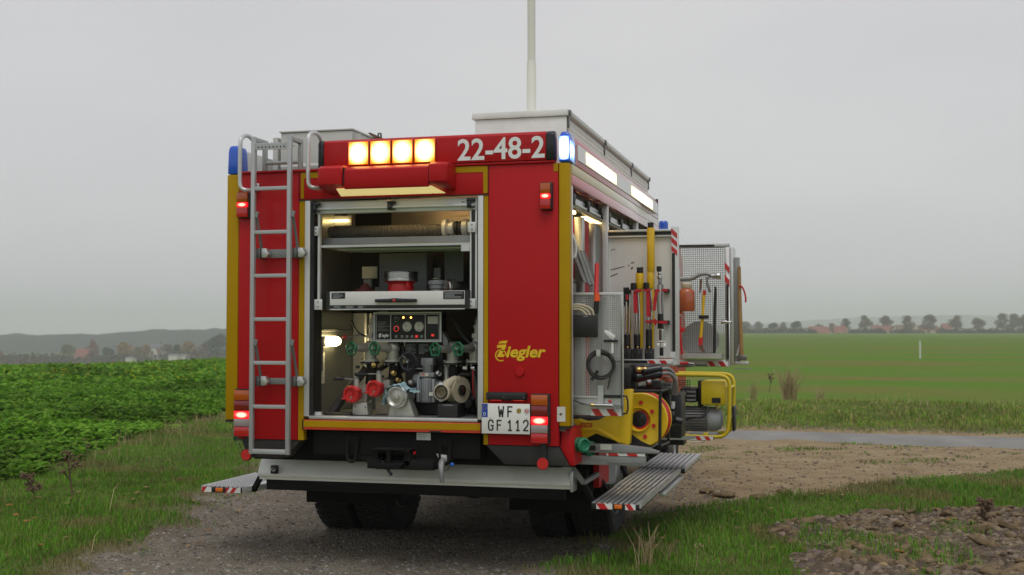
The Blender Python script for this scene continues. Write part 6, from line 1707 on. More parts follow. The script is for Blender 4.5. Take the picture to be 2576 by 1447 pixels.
# road
rl = np.arange(-9, 40, .25); nb = 7
V = []
for i, l in enumerate(rl):
    a = road_near(l) + .06 * math.sin(l * 3.1) + .04 * math.sin(l * 7.7); b = road_far(l) + .05 * math.sin(l * 2.7 + 1)
    for j in range(nb):
        t = j / (nb - 1); dd = a + (b - a) * t
        V.append((*to_xy(l, dd), .028 + .03 * math.sin(math.pi * t) - (.05 if j in (0, nb - 1) else 0)))
V = np.array(V); n = len(rl)
Fq2 = np.array([(i * nb + j, (i + 1) * nb + j, (i + 1) * nb + j + 1, i * nb + j + 1) for i in range(n - 1) for j in range(nb - 1)])
tag(npmesh('road', V, Fq2, 'asphalt', smooth=True), 'narrow grey asphalt lane crossing behind the fire engine', None, kind='structure')

# ---- gravel stones
def seen(lat, dep, m_=.5): return (np.abs(lat) < .43 * dep + m_)
def stones(name, n, d0, d1, l0, l1, smin, smax, zs, label, seed, shade, tn=(.90, .76)):
    r_ = np.random.default_rng(seed)
    dep = d0 + (d1 - d0) * r_.random(n) ** 1.3; lat = l0 + (l1 - l0) * r_.random(n)
    keep = seen(lat, dep) & (zone(lat, dep) == zs); lat, dep = lat[keep], dep[keep]; n = len(lat)
    s = smin * (smax / smin) ** (r_.random(n) ** 2.2)
    base = np.array([(1, 0, -.2), (.3, .9, -.1), (-.8, .6, -.2), (-.85, -.5, -.15), (.25, -.95, -.2), (.1, .05, .75), (.55, .2, .5), (-.4, .25, .55), (-.1, -.5, .5)])
    tri = np.array([(0, 1, 6), (1, 2, 7), (2, 3, 7), (3, 4, 8), (4, 0, 8), (0, 6, 8), (6, 1, 5), (1, 7, 5), (7, 3, 5), (3, 8, 5), (8, 6, 5)])
    P = base[None] * (1 + .35 * (r_.random((n, 9, 1)) - .5)) * s[:, None, None] * np.stack([np.ones(n), .6 + .4 * r_.random(n), .35 + .35 * r_.random(n)], -1)[:, None, :]
    a = r_.random(n) * 6.283; ca, sa = np.cos(a)[:, None], np.sin(a)[:, None]
    x, y = to_xy(lat, dep)
    Vx = P[..., 0] * ca - P[..., 1] * sa + x[:, None]; Vy = P[..., 0] * sa + P[..., 1] * ca + y[:, None]; Vz = P[..., 2] + gz(lat, dep)[:, None]
    V = np.stack([Vx, Vy, Vz], -1).reshape(-1, 3)
    Fc = (tri[None] + (np.arange(n) * 9)[:, None, None]).reshape(-1, 3)
    g = shade[0] + (shade[1] - shade[0]) * r_.random(n) ** 1.5
    c = np.stack([g, g * (tn[0] + .06 * r_.random(n)), g * (tn[1] + .14 * r_.random(n))], -1)
    return tag(npmesh(name, V, Fc, 'stone', np.repeat(c, 9, 0)), label, None, kind='stuff')
stones('gravel_stones', 34000, 7.4, 16, -3.6, 2.2, .006, .028, 1, 'loose grey gravel scattered over the track', 21, (.08, .33))
stones('dirt_crumbs', 14000, 8.5, 18, .3, 9.5, .006, .045, 1, 'brown crumbs of earth on the dirt turn-off', 22, (.10, .30), (.76, .50))
stones('soil_crumbs', 34000, 6.5, 12, 1.3, 5.8, .010, .055, 2, 'small crumbs of ploughed earth between the clods', 23, (.08, .26), (.76, .52))

# ---- clods: individual pieces of the ploughed soil
def clod_mesh(seed):
    rr = random.Random(seed); bm = bmesh.new(); bmesh.ops.create_icosphere(bm, subdivisions=2, radius=1)
    ph = [rr.uniform(0, 6) for _ in range(6)]
    for v in bm.verts:
        d = v.co.normalized()
        k = 1 + .25 * math.sin(d.x * 4 + ph[0]) * math.sin(d.y * 3 + ph[1]) + .2 * math.sin(d.z * 6 + ph[2] + d.x * 3) + .13 * rr.uniform(-1, 1)
        v.co = Vector((d.x * k * 1.15, d.y * k * .72, max(d.z, -.5) * k * .5))
    
    for f in bm.faces: f.smooth = True
    me = bpy.data.meshes.new('clod'); bm.to_mesh(me); bm.free(); me.materials.append(M['clod_soil'])
    return me
cm = [clod_mesh(i) for i in range(9)]
rr = random.Random(4); nC = 0
while nC < 285:
    l, d = rr.uniform(1.5, 5.9), rr.uniform(7.2, 11.8)
    if not bool(seen(np.array(l), np.array(d), .6)): continue
    if int(zone(np.array([l]), np.array([d]))[0]) != 2: continue
    if vnoise(np.array([l]), np.array([d]), .7, 31)[0] < .36 and rr.random() < .75: continue
    o = bpy.data.objects.new('clod', cm[rr.randrange(9)]); COL.objects.link(o); o.parent = soil
    s = rr.uniform(.03, .06) if rr.random() < .82 else rr.uniform(.06, .095)
    xx, yy = to_xy(l, d)
    o.location = (xx, yy, float(gz(l, d)) + s * .02); o.scale = (s * rr.uniform(.8, 1.5), s, s * rr.uniform(.7, 1.1))
    o.rotation_euler = (rr.uniform(-.5, .5), rr.uniform(-.5, .5), rr.uniform(0, 6.28)); nC += 1
for (k_, px_, py_, s) in (('O', 870, 560, .07), ('O', 720, 640, .09), ('O', 830, 640, .08), ('O', 470, 725, .08), ('O', 410, 765, .06), ('O', 900, 520, .06), ('O', 760, 660, .06), ('O', 650, 400, .09), ('O', 760, 425, .11), ('O', 985, 440, .10), ('O', 950, 860, .09), ('O', 1120, 410, .10)):
    p_ = oz(k_, px_, py_, .03); o = bpy.data.objects.new('clod', cm[rr.randrange(9)]); COL.objects.link(o); o.parent = soil
    o.location = p_; o.scale = (s, s, s * .6); o.rotation_euler = (0, 0, rr.uniform(0, 6))

# ---- grass
def blades(name, n, sampler, hmin, hmax, wid, pal, label, seed, bend=.6):
    r_ = np.random.default_rng(seed)
    lat, dep = sampler(r_, n); n = len(lat)
    h = (hmin + (hmax - hmin) * r_.random(n) ** 1.6) * (.45 + 1.1 * vnoise(lat, dep, .45, seed + 70))
    a = r_.random(n) * 6.283; tilt = bend * (r_.random(n) + .15); w = wid * (.6 + .8 * r_.random(n)) * (1 + .03 * np.maximum(dep - 10, 0))
    x, y = to_xy(lat, dep); z0 = gz(lat, dep) - .006
    dx, dy = np.cos(a), np.sin(a); sx, sy = -dy * w / 2, dx * w / 2
    V = np.empty((n, 5, 3))
    V[:, 0] = np.stack([x - sx, y - sy, z0], -1); V[:, 1] = np.stack([x + sx, y + sy, z0], -1)
    mx_, my_ = x + dx * tilt * h * .35, y + dy * tilt * h * .35
    V[:, 2] = np.stack([mx_ - sx * .75, my_ - sy * .75, z0 + h * .62], -1); V[:, 3] = np.stack([mx_ + sx * .75, my_ + sy * .75, z0 + h * .62], -1)
    V[:, 4] = np.stack([x + dx * tilt * h, y + dy * tilt * h, z0 + h * (1 - .25 * tilt)], -1)
    tri = np.array([(0, 1, 3), (0, 3, 2), (2, 3, 4)])
    Fc = (tri[None] + (np.arange(n) * 5)[:, None, None]).reshape(-1, 3)
    pal = np.array(pal); idx = r_.integers(0, len(pal), n)
    patch = .62 + .45 * vnoise(lat, dep, .8, seed + 50) + .35 * vnoise(lat, dep, .22, seed + 51)
    idx = np.where(vnoise(lat, dep, .5, seed + 52) > .74, len(pal) - 1, idx)
    c = pal[idx] * (patch * (.8 + .4 * r_.random(n)))[:, None]
    return tag(npmesh(name, V.reshape(-1, 3), Fc, 'grass_blade', np.repeat(c, 5, 0)), label, None, kind='stuff')
GREEN = [(.110, .265, .024), (.130, .285, .030), (.090, .225, .020), (.160, .270, .042), (.112, .240, .028), (.21, .20, .075)]
r1 = lambda l: np.random.default_rng(5).random(len(l)) ** 1.2
def smp(bands, cond):
    def f(r_, n):
        L_, D_ = [], []
        for d0, d1, l0, l1, cnt in bands:
            d = d0 + (d1 - d0) * r_.random(cnt); l = l0 + (l1 - l0) * r_.random(cnt)
            k = seen(l, d, .6) & cond(l, d); L_.append(l[k]); D_.append(d[k])
        return np.concatenate(L_), np.concatenate(D_)
    return f
vg = lambda l, d: zone(l, d) == 0
blades('grass', 0, smp([(7.0, 10, -5.0, -2.4, 30000), (10, 14, -7, -2.4, 46000), (14, 22, -10, -2.4, 52000), (22, 36, -15, -2.4, 22000),
                        (7.0, 10, -.1, 5.6, 42000), (10, 14.5, .8, 7.2, 62000)], lambda l, d: vg(l, d) & (l > -6.6 + .5 * np.sin(d)) & (np.random.default_rng(6).random(len(l)) > worn(l, d) * 1.5 - .12)), .022, .085, .0062, GREEN, 'short green grass on the verges of the track', 31)
blades('grass_far', 0, smp([(18, 24, 2, 12.5, 46000), (22, 30, 3, 14, 26000), (26, 36, 3, 16, 9000), (18, 36, -10, 2, 12000)], lambda l, d: vg(l, d) & (d - road_far(l) < 1.2 + 11 * vnoise(l, d, 2.2, 48) * r1(l))), .02, .10, .013, [(.18, .31, .045), (.20, .33, .052), (.15, .26, .034), (.26, .31, .075), (.36, .31, .12), (.28, .30, .09)], 'rough grass on the bank beyond the asphalt lane', 32)
blades('track_grass', 0, smp([(12.5, 18.2, 2.0, 9.0, 26000)], lambda l, d: (zone(l, d) == 1) & (vnoise(l, d, .9, 44) * .6 + vnoise(l, d, .3, 49) * .45 + np.clip((d - 16.2) * .12, -.35, .22) - .07 * np.clip(l - 4.4, 0, 4) > .70) & (d < road_near(l) - .1)), .012, .05, .010, GREEN[:4] + [(.17, .15, .06)], 'thin grass tufts growing in the dirt turn-off', 33)
blades('edge_grass', 0, smp([(7.2, 18, -3.6, -1.6, 26000), (7.2, 13, -.4, 4.5, 26000)], lambda l, d: (zone(l, d) == 1) & (np.random.default_rng(8).random(len(l)) > (worn(l, d) - .45) * 2.2) & (vnoise(l, d, .35, 45) > .45)), .015, .06, .006, GREEN, 'straggling grass along the edges of the gravel', 34)
blades('soil_grass', 0, smp([(7, 11.8, 1.6, 5.6, 26000)], lambda l, d: (zone(l, d) == 2) & (vnoise(l, d, .5, 46) > .58)), .03, .10, .007, GREEN, 'weeds and grass between the clods', 35)
STRAW = [(.34, .27, .14), (.28, .22, .11), (.40, .33, .19), (.22, .19, .08)]
blades('dry_grass', 0, smp([(17, 24, -5.6, -4.0, 3800), (8, 16, -5.4, -3.0, 700), (20.0, 27, 2, 12, 5000)], lambda l, d: vg(l, d) & (vnoise(l, d, 1.0, 47) > .58)), .06, .26, .005, STRAW, 'pale dry grass stalks on the verges', 36, .9)

# ---- leafy crop on the left
def crop(name, cnt, d0, d1, nl, ls, seed, hp, label):
    r_ = np.random.default_rng(seed)
    dep = np.sqrt(d0 ** 2 + (d1 ** 2 - d0 ** 2) * r_.random(cnt)); lat = -.78 * dep + (.78 * dep - 3.0) * r_.random(cnt)
    edge = -5.9 + .5 * vnoise(lat * 0, dep, 1.5, 61) + (vnoise(lat, dep, .6, 62) - .5) * .8
    k = (lat < edge) & (lat > -.78 * dep) & (lat < -.15 * dep) & ((lat > -.50 * dep) | (r_.random(cnt) < .45))
    lat, dep = lat[k], dep[k]; n = len(lat)
    near = dep < 36
    x, y = to_xy(lat, dep); z0 = np.where(near, gz(lat, dep), relief(lat, dep))
    hp_ = hp * np.clip((edge[k] - lat) * .38 + .22, .22, 1) * (.35 + .9 * vnoise(lat, dep, 1.0, 63) + .35 * vnoise(lat, dep, 3.5, 66)) * (.85 + .3 * r_.random(n))
    N_ = n * nl
    a = r_.random(N_) * 6.283; el = r_.random(N_) * .9 - .15
    L = ls * (.6 + .7 * r_.random(N_)); W = L * (.55 + .3 * r_.random(N_))
    px_ = np.repeat(x, nl); py_ = np.repeat(y, nl)
    off = .10 * r_.random(N_) * (ls / .13)
    hz = np.repeat(z0, nl) + np.repeat(hp_, nl) * (.25 + .75 * r_.random(N_) ** .6)
    dx, dy = np.cos(a), np.sin(a); cz, sz = np.cos(el), np.sin(el)
    bxp, byp = px_ + dx * off, py_ + dy * off
    def pt(t, s, dz): return np.stack([bxp + dx * L * t * cz - dy * W * s, byp + dy * L * t * cz + dx * W * s, hz + L * t * sz + dz * L], -1)
    V = np.stack([pt(0, 0, 0), pt(.4, -.5, .08), pt(.42, 0, -.03), pt(.4, .5, .08), pt(.75, -.36, .0), pt(.75, .36, .0), pt(1, 0, -.14)], 1)
    tri = np.array([(0, 2, 1), (0, 3, 2), (1, 2, 4), (2, 3, 5), (2, 5, 4), (4, 5, 6)])
    Fc = (tri[None] + (np.arange(N_) * 7)[:, None, None]).reshape(-1, 3)
    pal = np.array([(.122, .280, .020), (.102, .242, .016), (.150, .315, .028), (.072, .180, .011), (.172, .300, .036)])
    c = pal[r_.integers(0, 5, N_)] * (np.repeat(.65 + .7 * vnoise(lat, dep, 2.2, 64), nl) * (.8 + .4 * r_.random(N_)))[:, None]
    return tag(npmesh(name, V.reshape(-1, 3), Fc, 'crop_leaf', np.repeat(c, 7, 0)), label, None, kind='stuff')
crop('crop', 11800, 11, 32, 18, .095, 71, .23, 'dense leafy green crop standing in the left field')
crop('crop_far', 33000, 32, 95, 6, .195, 72, .32, 'far part of the leafy green crop up to the crest')
r_ = np.random.default_rng(73); n = 380
dep = 30 + 45 * r_.random(n); lat = -.46 * dep + .26 * dep * r_.random(n); x, y = to_xy(lat, dep); zz = np.where(dep < 36, gz(lat, dep), relief(lat, dep)) + .42 + .08 * r_.random(n)
s = .022
V = np.stack([np.stack([x - s, y, zz], -1), np.stack([x + s, y, zz], -1), np.stack([x, y + .01, zz + s * 1.6], -1)], 1).reshape(-1, 3)
tag(npmesh('crop_flowers', V, np.arange(n * 3).reshape(-1, 3), 'grass_blade', np.tile([[.62, .50, .03]], (n * 3, 1))), 'scattered small yellow flowers above the far crop', None, kind='stuff')

# ---- fallen leaves
r_ = np.random.default_rng(80); n = 130
dep = 7.6 + 6 * r_.random(n); lat = np.where(r_.random(n) < .5, -5 + 2.6 * r_.random(n), .3 + 3.4 * r_.random(n)); a = r_.random(n) * 6.28
x, y = to_xy(lat, dep); z = gz(lat, dep) + .03; s = .018 + .022 * r_.random(n)
V = np.stack([np.stack([x + np.cos(a + i * 1.2566) * s * (1 if i % 2 else .75), y + np.sin(a + i * 1.2566) * s, z + .015 * r_.random(n)], -1) for i in range(5)], 1).reshape(-1, 3)
c = np.array([(.34, .20, .09), (.26, .15, .07), (.40, .28, .12), (.38, .17, .05)])[r_.integers(0, 4, n)]
tag(npmesh('fallen_leaves', V, np.arange(n * 5).reshape(-1, 5), 'grass_blade', np.repeat(c, 5, 0)), 'dry brown autumn leaves lying in the grass', None, kind='stuff')

# ---- dry weeds standing in the verges
def weed(base, top, label, seed, nb_=7, m_='weed_brown', nm='dry_weed', head=.02, r0=.006):
    rr = random.Random(seed); base, top = Vector(base), Vector(top)
    t = thing(nm, label, 'weed', tuple(base))
    mid = base.lerp(top, .5) + Vector((rr.uniform(-.03, .03), rr.uniform(-.03, .03), 0))
    k = MB().tube([base - Vector((0, 0, .02)), mid, top], [r0, r0 * .8, r0 * .6], 6, smooth=1)
    hd_ = MB(); H_ = (top - base).length
    for i in range(nb_):
        f_ = rr.uniform(.35, .95); p_ = base.lerp(mid, f_ * 2) if f_ < .5 else mid.lerp(top, f_ * 2 - 1)
        a = rr.uniform(0, 6.28); e = p_ + Vector((math.cos(a) * H_ * .16, math.sin(a) * H_ * .16, H_ * rr.uniform(.08, .22)))
        k.tube([p_, p_.lerp(e, .5) + Vector((0, 0, -.01)), e], r0 * .45, 5)
        for q in range(4):
            hd_.sph(e + Vector((rr.uniform(-1, 1), rr.uniform(-1, 1), rr.uniform(-.4, .6))) * head, head * rr.uniform(.35, .6), 6)
    for q in range(7): hd_.sph(top + Vector((rr.uniform(-1, 1), rr.uniform(-1, 1), rr.uniform(-.6, .6))) * head * 1.6, head * rr.uniform(.4, .7), 6)
    k.build('stalk', m_, t); hd_.build('seed_heads', m_, t)
def wpix(k_, bx_, by_, tx_, ty_, label, seed, **kw):
    b_ = oz(k_, bx_, by_, .05); d_ = (b_ - CAM).dot(FWD0); weed(b_, atd(k_, tx_, ty_, d_), label, seed, **kw)
wpix('N', 715, 740, 648, 290, 'tall brown dead weed with forked top on the left verge', 1, nb_=9, r0=.011, head=.028)
wpix('N', 330, 760, 240, 500, 'short bushy dead weed beside the tall forked one', 2, nb_=14, head=.03)
wpix('N', 800, 620, 850, 200, 'thin reddish dead stalk near the edge of the crop', 3, nb_=4, r0=.004)
wpix('N', 1545, 520, 1572, 350, 'single thin dead stalk with one dark seed head in the left verge', 4, nb_=2, r0=.003, head=.012)
wpix('O', 575, 900, 592, 735, 'single straw-coloured stalk standing in the right grass', 5, nb_=1, r0=.003, head=.012, m_='straw')
wpix('D', 1935, 985, 1938, 945, 'dark dead weed on the bank beyond the lane', 6, nb_=10, head=.03, r0=.010)
wpix('D', 2482, 1330, 2480, 1262, 'stubby brown dead weed at the far edge of the clods', 7, nb_=16, head=.03, r0=.02)
def tuft(base, n_, h_, label, seed, nm='grass_tuft', spread=.5):
    rr = random.Random(seed); t = MB()
    for i in range(n_):
        a, s_ = rr.uniform(0, 6.28), rr.uniform(.1, spread); hh = h_ * rr.uniform(.5, 1)
        p_ = Vector(base) + Vector((rr.uniform(-1, 1) * h_ * .15, rr.uniform(-1, 1) * h_ * .15, -.02))
        t.tube([p_, p_ + Vector((math.cos(a) * s_ * hh * .3, math.sin(a) * s_ * hh * .3, hh * .6)), p_ + Vector((math.cos(a) * s_ * hh, math.sin(a) * s_ * hh, hh))], [h_ * .010, h_ * .007, h_ * .003], 4)
    return tag(t.build(nm, 'straw', None), label, 'grass')
tuft(oz('O', 280, 890, .03), 26, .36, 'dry straw-coloured grass tuft at the lower edge of the right grass', 1)
tuft(oz('O', 400, 860, .03), 12, .22, 'small dry grass tuft beside the straw-coloured one', 2)
tuft(oz('D', 1985, 1015, .2), 90, .85, 'large tawny dry grass tuft on the bank beyond the lane', 3)
tuft(oz('D', 2060, 1022, .2), 40, .5, 'low tawny grass tuft beside the large one on the bank', 4)
tuft(oz('D', 1895, 1010, .2), 40, .5, 'pale dry grass tuft behind the generator on the bank', 5)
b_ = oz('M', 1682, 545, .1); t_ = thing('marker_post', 'thin white marker post standing alone in the green field', 'post', tuple(b_))
MB().cyl(b_ - Vector((0, 0, .1)), b_ + Vector((0, 0, 1.02)), .055, n=10).build('post', 'post_white', t_)
MB().lathe([(.06, 0), (.058, .03), (0, .05)], b_ + Vector((0, 0, 1.02)), (0, 0, 1), 10).build('post_cap', 'post_white', t_)

# ---- far trees and houses
def crown_mesh(nm, seed, blobs, n, size, pal):
    r_ = np.random.default_rng(seed); P, Cc = [], []
    pal = np.array(pal)
    for (cx_, cy_, cz_, rx, ry, rz, wgt) in blobs:
        k = int(n * wgt); d = r_.normal(size=(k, 3)); d /= np.linalg.norm(d, axis=1)[:, None]
        rad_ = (.35 + .65 * r_.random(k) ** .5)
        P.append(d * rad_[:, None] * [rx, ry, rz] + [cx_, cy_, cz_])
    P = np.vstack(P); k = len(P)
    s = size * (.5 + r_.random(k)); A1 = r_.normal(size=(k, 3)); A1 /= np.linalg.norm(A1, axis=1)[:, None]
    B1 = np.cross(A1, r_.normal(size=(k, 3))); B1 /= np.linalg.norm(B1, axis=1)[:, None]
    V = np.stack([P - A1 * s[:, None], P + B1 * s[:, None] * .6, P + A1 * s[:, None], P - B1 * s[:, None] * .6], 1).reshape(-1, 3)
    c = pal[r_.integers(0, len(pal), k)] * (.7 + .6 * r_.random(k))[:, None]
    return npmesh(nm, V, np.arange(k * 4).reshape(-1, 4), 'tree_leaf', np.repeat(c, 4, 0), link=False)
def trunk_mesh(seed, h=4.0):
    rr = random.Random(seed); mb = MB(); mb.tube([(0, 0, -.3), (.1, 0, h * .5), (.05, .1, h), (.0, .1, h * 1.9)], [.32, .25, .2, .08], 8)
    for i in range(9):
        a = rr.uniform(0, 6.28); z = h * rr.uniform(.7, 1.4); L = h * rr.uniform(.5, .9)
        mb.tube([(.05, .05, z), (math.cos(a) * L * .5, math.sin(a) * L * .5, z + L * .5), (math.cos(a) * L, math.sin(a) * L, z + L * 1.05)], [.12, .08, .03], 5)
    o = mb.build('trunk', 'bark'); me = o.data; bpy.data.objects.remove(o); return me
BR = [(.20, .165, .115), (.17, .145, .10), (.23, .19, .13), (.15, .135, .095)]
RED = [(.30, .11, .065), (.24, .10, .06), (.19, .11, .07)]
ORG = [(.42, .21, .05), (.34, .20, .06), (.20, .16, .06)]
OLV = [(.16, .17, .07), (.13, .14, .06), (.19, .17, .07)]
DRK = [(.045, .055, .030), (.055, .06, .035), (.038, .045, .028)]
KINDS = {}
def kind(nm, blobs, pal, n=1000, size=.30, th=4.0, seed=1):
    KINDS[nm] = (crown_mesh('crown', seed, blobs, n, size, pal), trunk_mesh(seed, th))
def rblobs(seed):
    q = random.Random(seed); b = [(0, 0, 6.4, 2.6, 2.6, 3.8, .24)]
    for i in range(11):
        z = q.uniform(2.6, 10.2); w = (3.2 if z < 7 else 3.2 - (z - 7) * .75); a = q.uniform(0, 6.28); r_ = q.uniform(1.2, 2.2)
        b.append((math.cos(a) * w * q.uniform(.4, .9), math.sin(a) * w * q.uniform(.4, .9), z, r_, r_, r_ * q.uniform(.6, 1.0), .07))
    return b
kind('round', rblobs(1), BR, 2000, .32, seed=1)
kind('round3', rblobs(3), BR, 1900, .32, seed=13)
kind('round4', rblobs(4), BR, 2000, .30, seed=14)
kind('round2', rblobs(2), BR, 1800, .34, seed=2)
kind('red', [(0, 0, 6.5, 3.0, 3.0, 4.8, .6), (.5, 0, 10, 1.2, 1.2, 2.0, .15), (-1.2, 0, 5, 2.2, 2.2, 2.4, .25)], RED, 1200, .34, seed=3)
kind('orange', [(0, 0, 6.2, 3.6, 3.4, 3.8, .6), (1.2, 0, 8, 2.2, 2, 2.2, .4)], ORG, 1200, .34, seed=4)
kind('olive', [(0, 0, 5.8, 3.8, 3.6, 4.0, .6), (-1.4, 0, 7.6, 2.4, 2.2, 2.2, .4)], OLV, 1200, .34, seed=5)
kind('dark', [(0, 0, 6.5, 4.2, 3.6, 4.6, .5), (-1.6, 0, 9, 2.2, 2.2, 2.4, .25), (1.8, 0, 8.0, 2.4, 2.2, 2.2, .25)], DRK, 1500, .36, seed=6)
kind('bush', [(0, 0, 2.2, 4.0, 2.4, 2.4, .5), (-2.4, 0, 1.7, 2.6, 2.0, 2.0, .25), (2.4, .2, 1.8, 2.8, 2.0, 2.1, .25)], [(.09, .08, .05), (.075, .075, .045), (.06, .065, .04)], 1100, .34, 1.2, seed=7)
kind('bush_red', [(0, 0, 2.4, 4.0, 2.4, 2.6, .6), (2.4, .2, 1.8, 2.8, 2.0, 2.1, .4)], [(.13, .075, .05), (.10, .075, .05), (.085, .07, .045)], 1000, .34, 1.2, seed=8)
HREF = dict(round=11.2, round2=11.2, round3=11.2, round4=11.2, red=12.0, orange=10.2, olive=9.9, dark=11.3, bush=4.6, bush_red=5.0)
def tree(kd, k_, cx_, ytop, ybase, dep, label, group=None, wid=1.0, nm='tree', cat='tree'):
    if nm == 'bush': wid *= 1.5
    b_ = atd(k_, cx_, ybase, dep); t_p = atd(k_, cx_, ytop, dep)
    s = (t_p.z - b_.z) / HREF[kd]
    t = thing(nm, label, cat, tuple(b_), group); t.rotation_euler = (0, 0, (cx_ * 1.7) % 6.28); t.scale = (s * wid, s * wid, s)
    for n_, me in (('crown', KINDS[kd][0]), ('trunk', KINDS[kd][1])):
        o = bpy.data.objects.new(n_, me); COL.objects.link(o); o.parent = t
# right-hand row
ROWL = ['round brown tree before the smaller red-roofed house', 'brown tree standing alone left of the narrow red roof', 'tall slim tree before the broad red roof', 'round tree before the long brown roof', 'widest brown tree of the row before the village', 'tree just right of the high red roof', 'tree beside the tiny white shed', 'tall tree at the far end of the village row', 'slim tallest tree close behind the last trees of the row', 'last tree of the row beyond the village']
for i, (x, yt, w) in enumerate(((1035, 193, 1.0), (1210, 172, .95), (1390, 165, .9), (1570, 176, 1.0), (1752, 160, 1.2), (1992, 172, 1.05), (2180, 188, 1.1), (2392, 158, 1.0), (2490, 150, .9), (2575, 165, 1.0))):
    tree(('round', 'round2', 'round3', 'round4')[i % 4], 'M', x, yt, 336, 720 + (i % 3) * 12, ROWL[i], 'row of trees before the village', w * 1.12)
CLL = ['olive tree behind the low building with pale roof edge', 'round brown tree above the low building with pale roof edge', 'dark tree at the right end of the low building', 'brown tree between two dark trees of the clump', 'wide dark tree at the right end of the clump', 'small olive tree behind the white-walled red-roofed house', 'brown tree between the two red-roofed houses']
for i, (x, yt, w, kd) in enumerate(((165, 228, 1.2, 'olive'), (285, 222, 1.1, 'round'), (415, 240, 1.3, 'dark'), (500, 232, 1.0, 'round2'), (612, 226, 1.2, 'dark'), (800, 250, .8, 'olive'), (920, 236, .9, 'round'))):
    tree(kd, 'M', x, yt, 348, 760 + i * 6, CLL[i], 'clump of trees beside the village', w * 1.15)
for i, x in enumerate((170, 260, 350, 440, 530, 620, 700, 1110, 1180, 1260, 1320, 1480, 1560, 1640, 1870, 1930, 2030, 2090, 2150, 2240, 2310, 2380, 2450, 2510, 2570)):
    tree('bush', 'M', x, 284 + (i * 13) % 26, 348, 700 + (i * 7) % 20, 'low dark hedge bush along the far field edge', 'hedge along the far field edge', 1.0, 'bush', 'bush')
# left village
for x, yt, kd, w, lb in ((10, 430, 'red', 1.0, 'reddish tree at the far end of the left village'), (735, 365, 'olive', 1.0, 'slim olive tree beside the red-roofed house of the left village'), (1000, 312, 'red', .9, 'tall dark red autumn tree behind the red-roofed house'),
                         (1340, 345, 'orange', 1.1, 'rusty orange tree left of the white gable'), (1490, 392, 'olive', 1.0, 'olive tree just left of the white gable'), (1555, 370, 'orange', .9, 'bright orange autumn tree behind the white gable'),
                         (1790, 350, 'round', 1.0, 'brown tree just right of the white gable'), (1900, 372, 'dark', 1.0, 'dark tree above the long white sheds'), (2020, 330, 'orange', 1.1, 'golden tree behind the long white sheds'), (2180, 340, 'red', 1.0, 'faded reddish tree right of the long white sheds'), (2330, 265, 'dark', 1.2, 'large dark spreading tree at the right end of the left village'), (1160, 400, 'dark', 1.0, 'dark tree before the grey roofs of the left village')):
    tree(kd, 'L', x, yt, 600, 660, lb, None, w)
for i, x in enumerate((120, 230, 340, 450, 560, 640, 1000, 1080, 1270, 1390, 1720, 2080, 2200, 2420)):
    tree('bush' if i % 3 else 'bush_red', 'L', x, 462 + (i * 17) % 30 - (25 if x > 1900 else 0), 640, 630 + (i * 11) % 25, 'low brownish bush at the foot of the left village', 'bushes at the foot of the left village', 1.1, 'bush', 'bush')
def house(k_, x0, x1, yroof, yeave, ybase, dep, wallm, roofm, label, gable=False, nm='house', wins=2):
    a, b = atd(k_, x0, ybase, dep), atd(k_, x1, ybase, dep)
    zr, ze, zb = atd(k_, x0, yroof, dep).z, atd(k_, x0, yeave, dep).z, a.z - 1.0
    W = (b - a).length; Dp = max(7.0, W * .6)
    t = thing(nm, label, 'house', tuple((a + b) / 2))
    o0 = a.copy(); ex = (b - a).normalized(); ex.z = 0; ex.normalize(); ey = Vector((-ex.y, ex.x, 0))
    def pt(u, v, z): q = o0 + ex * u + ey * v; return (q.x, q.y, z)
    MB().add([pt(0, 0, zb), pt(W, 0, zb), pt(W, Dp, zb), pt(0, Dp, zb), pt(0, 0, ze), pt(W, 0, ze), pt(W, Dp, ze), pt(0, Dp, ze)], [(0, 1, 5, 4), (1, 2, 6, 5), (2, 3, 7, 6), (3, 0, 4, 7), (4, 5, 6, 7)]).build('wall', wallm, t)
    g = .4
    if gable:
        MB().add([pt(0, 0, ze), pt(W, 0, ze), pt(W / 2, 0, zr)] + [pt(0, .3, ze), pt(W, .3, ze), pt(W / 2, .3, zr)], [(0, 1, 2), (5, 4, 3), (0, 2, 5, 3), (1, 4, 5, 2)]).build('gable', wallm, t)
        v = [pt(-g, .05, ze - .2), pt(W / 2, .05, zr + .25), pt(W + g, .05, ze - .2), pt(-g, Dp + g, ze - .2), pt(W / 2, Dp + g, zr + .25), pt(W + g, Dp + g, ze - .2)]
        r_o = MB().add(v, [(0, 1, 4, 3), (1, 2, 5, 4), (3, 4, 5), (0, 3, 5, 2)]).build('roof', roofm, t)
    else:
        v = [pt(-g, -g, ze - .1), pt(W + g, -g, ze - .1), pt(W + g, Dp + g, ze - .1), pt(-g, Dp + g, ze - .1), pt(0, Dp / 2, zr), pt(W, Dp / 2, zr)]
        r_o = MB().add(v, [(0, 1, 5, 4), (2, 3, 4, 5), (1, 2, 5), (3, 0, 4), (0, 3, 2, 1)]).build('roof', roofm, t)
        p_ = Vector(pt(W * .7, Dp / 2, zr)); MB().box(p_.x - .4, p_.x + .4, p_.y - .4, p_.y + .4, zr - .8, zr + .9).build('chimney', roofm, r_o)
    for i in range(wins):
        u = W * (i + .5) / wins; h = ze - a.z
        if h > 1.2: MB().add([pt(u - .6, -.06, a.z + h * .35), pt(u + .6, -.06, a.z + h * .35), pt(u + .6, -.06, a.z + h * .8), pt(u - .6, -.06, a.z + h * .8)], [(0, 1, 2, 3)]).build('window', 'pane', t)
house('M', 150, 325, 262, 288, 300, 790, 'wall_white', 'tile_grey', 'low building with pale roof edge behind the hedge', wins=0)
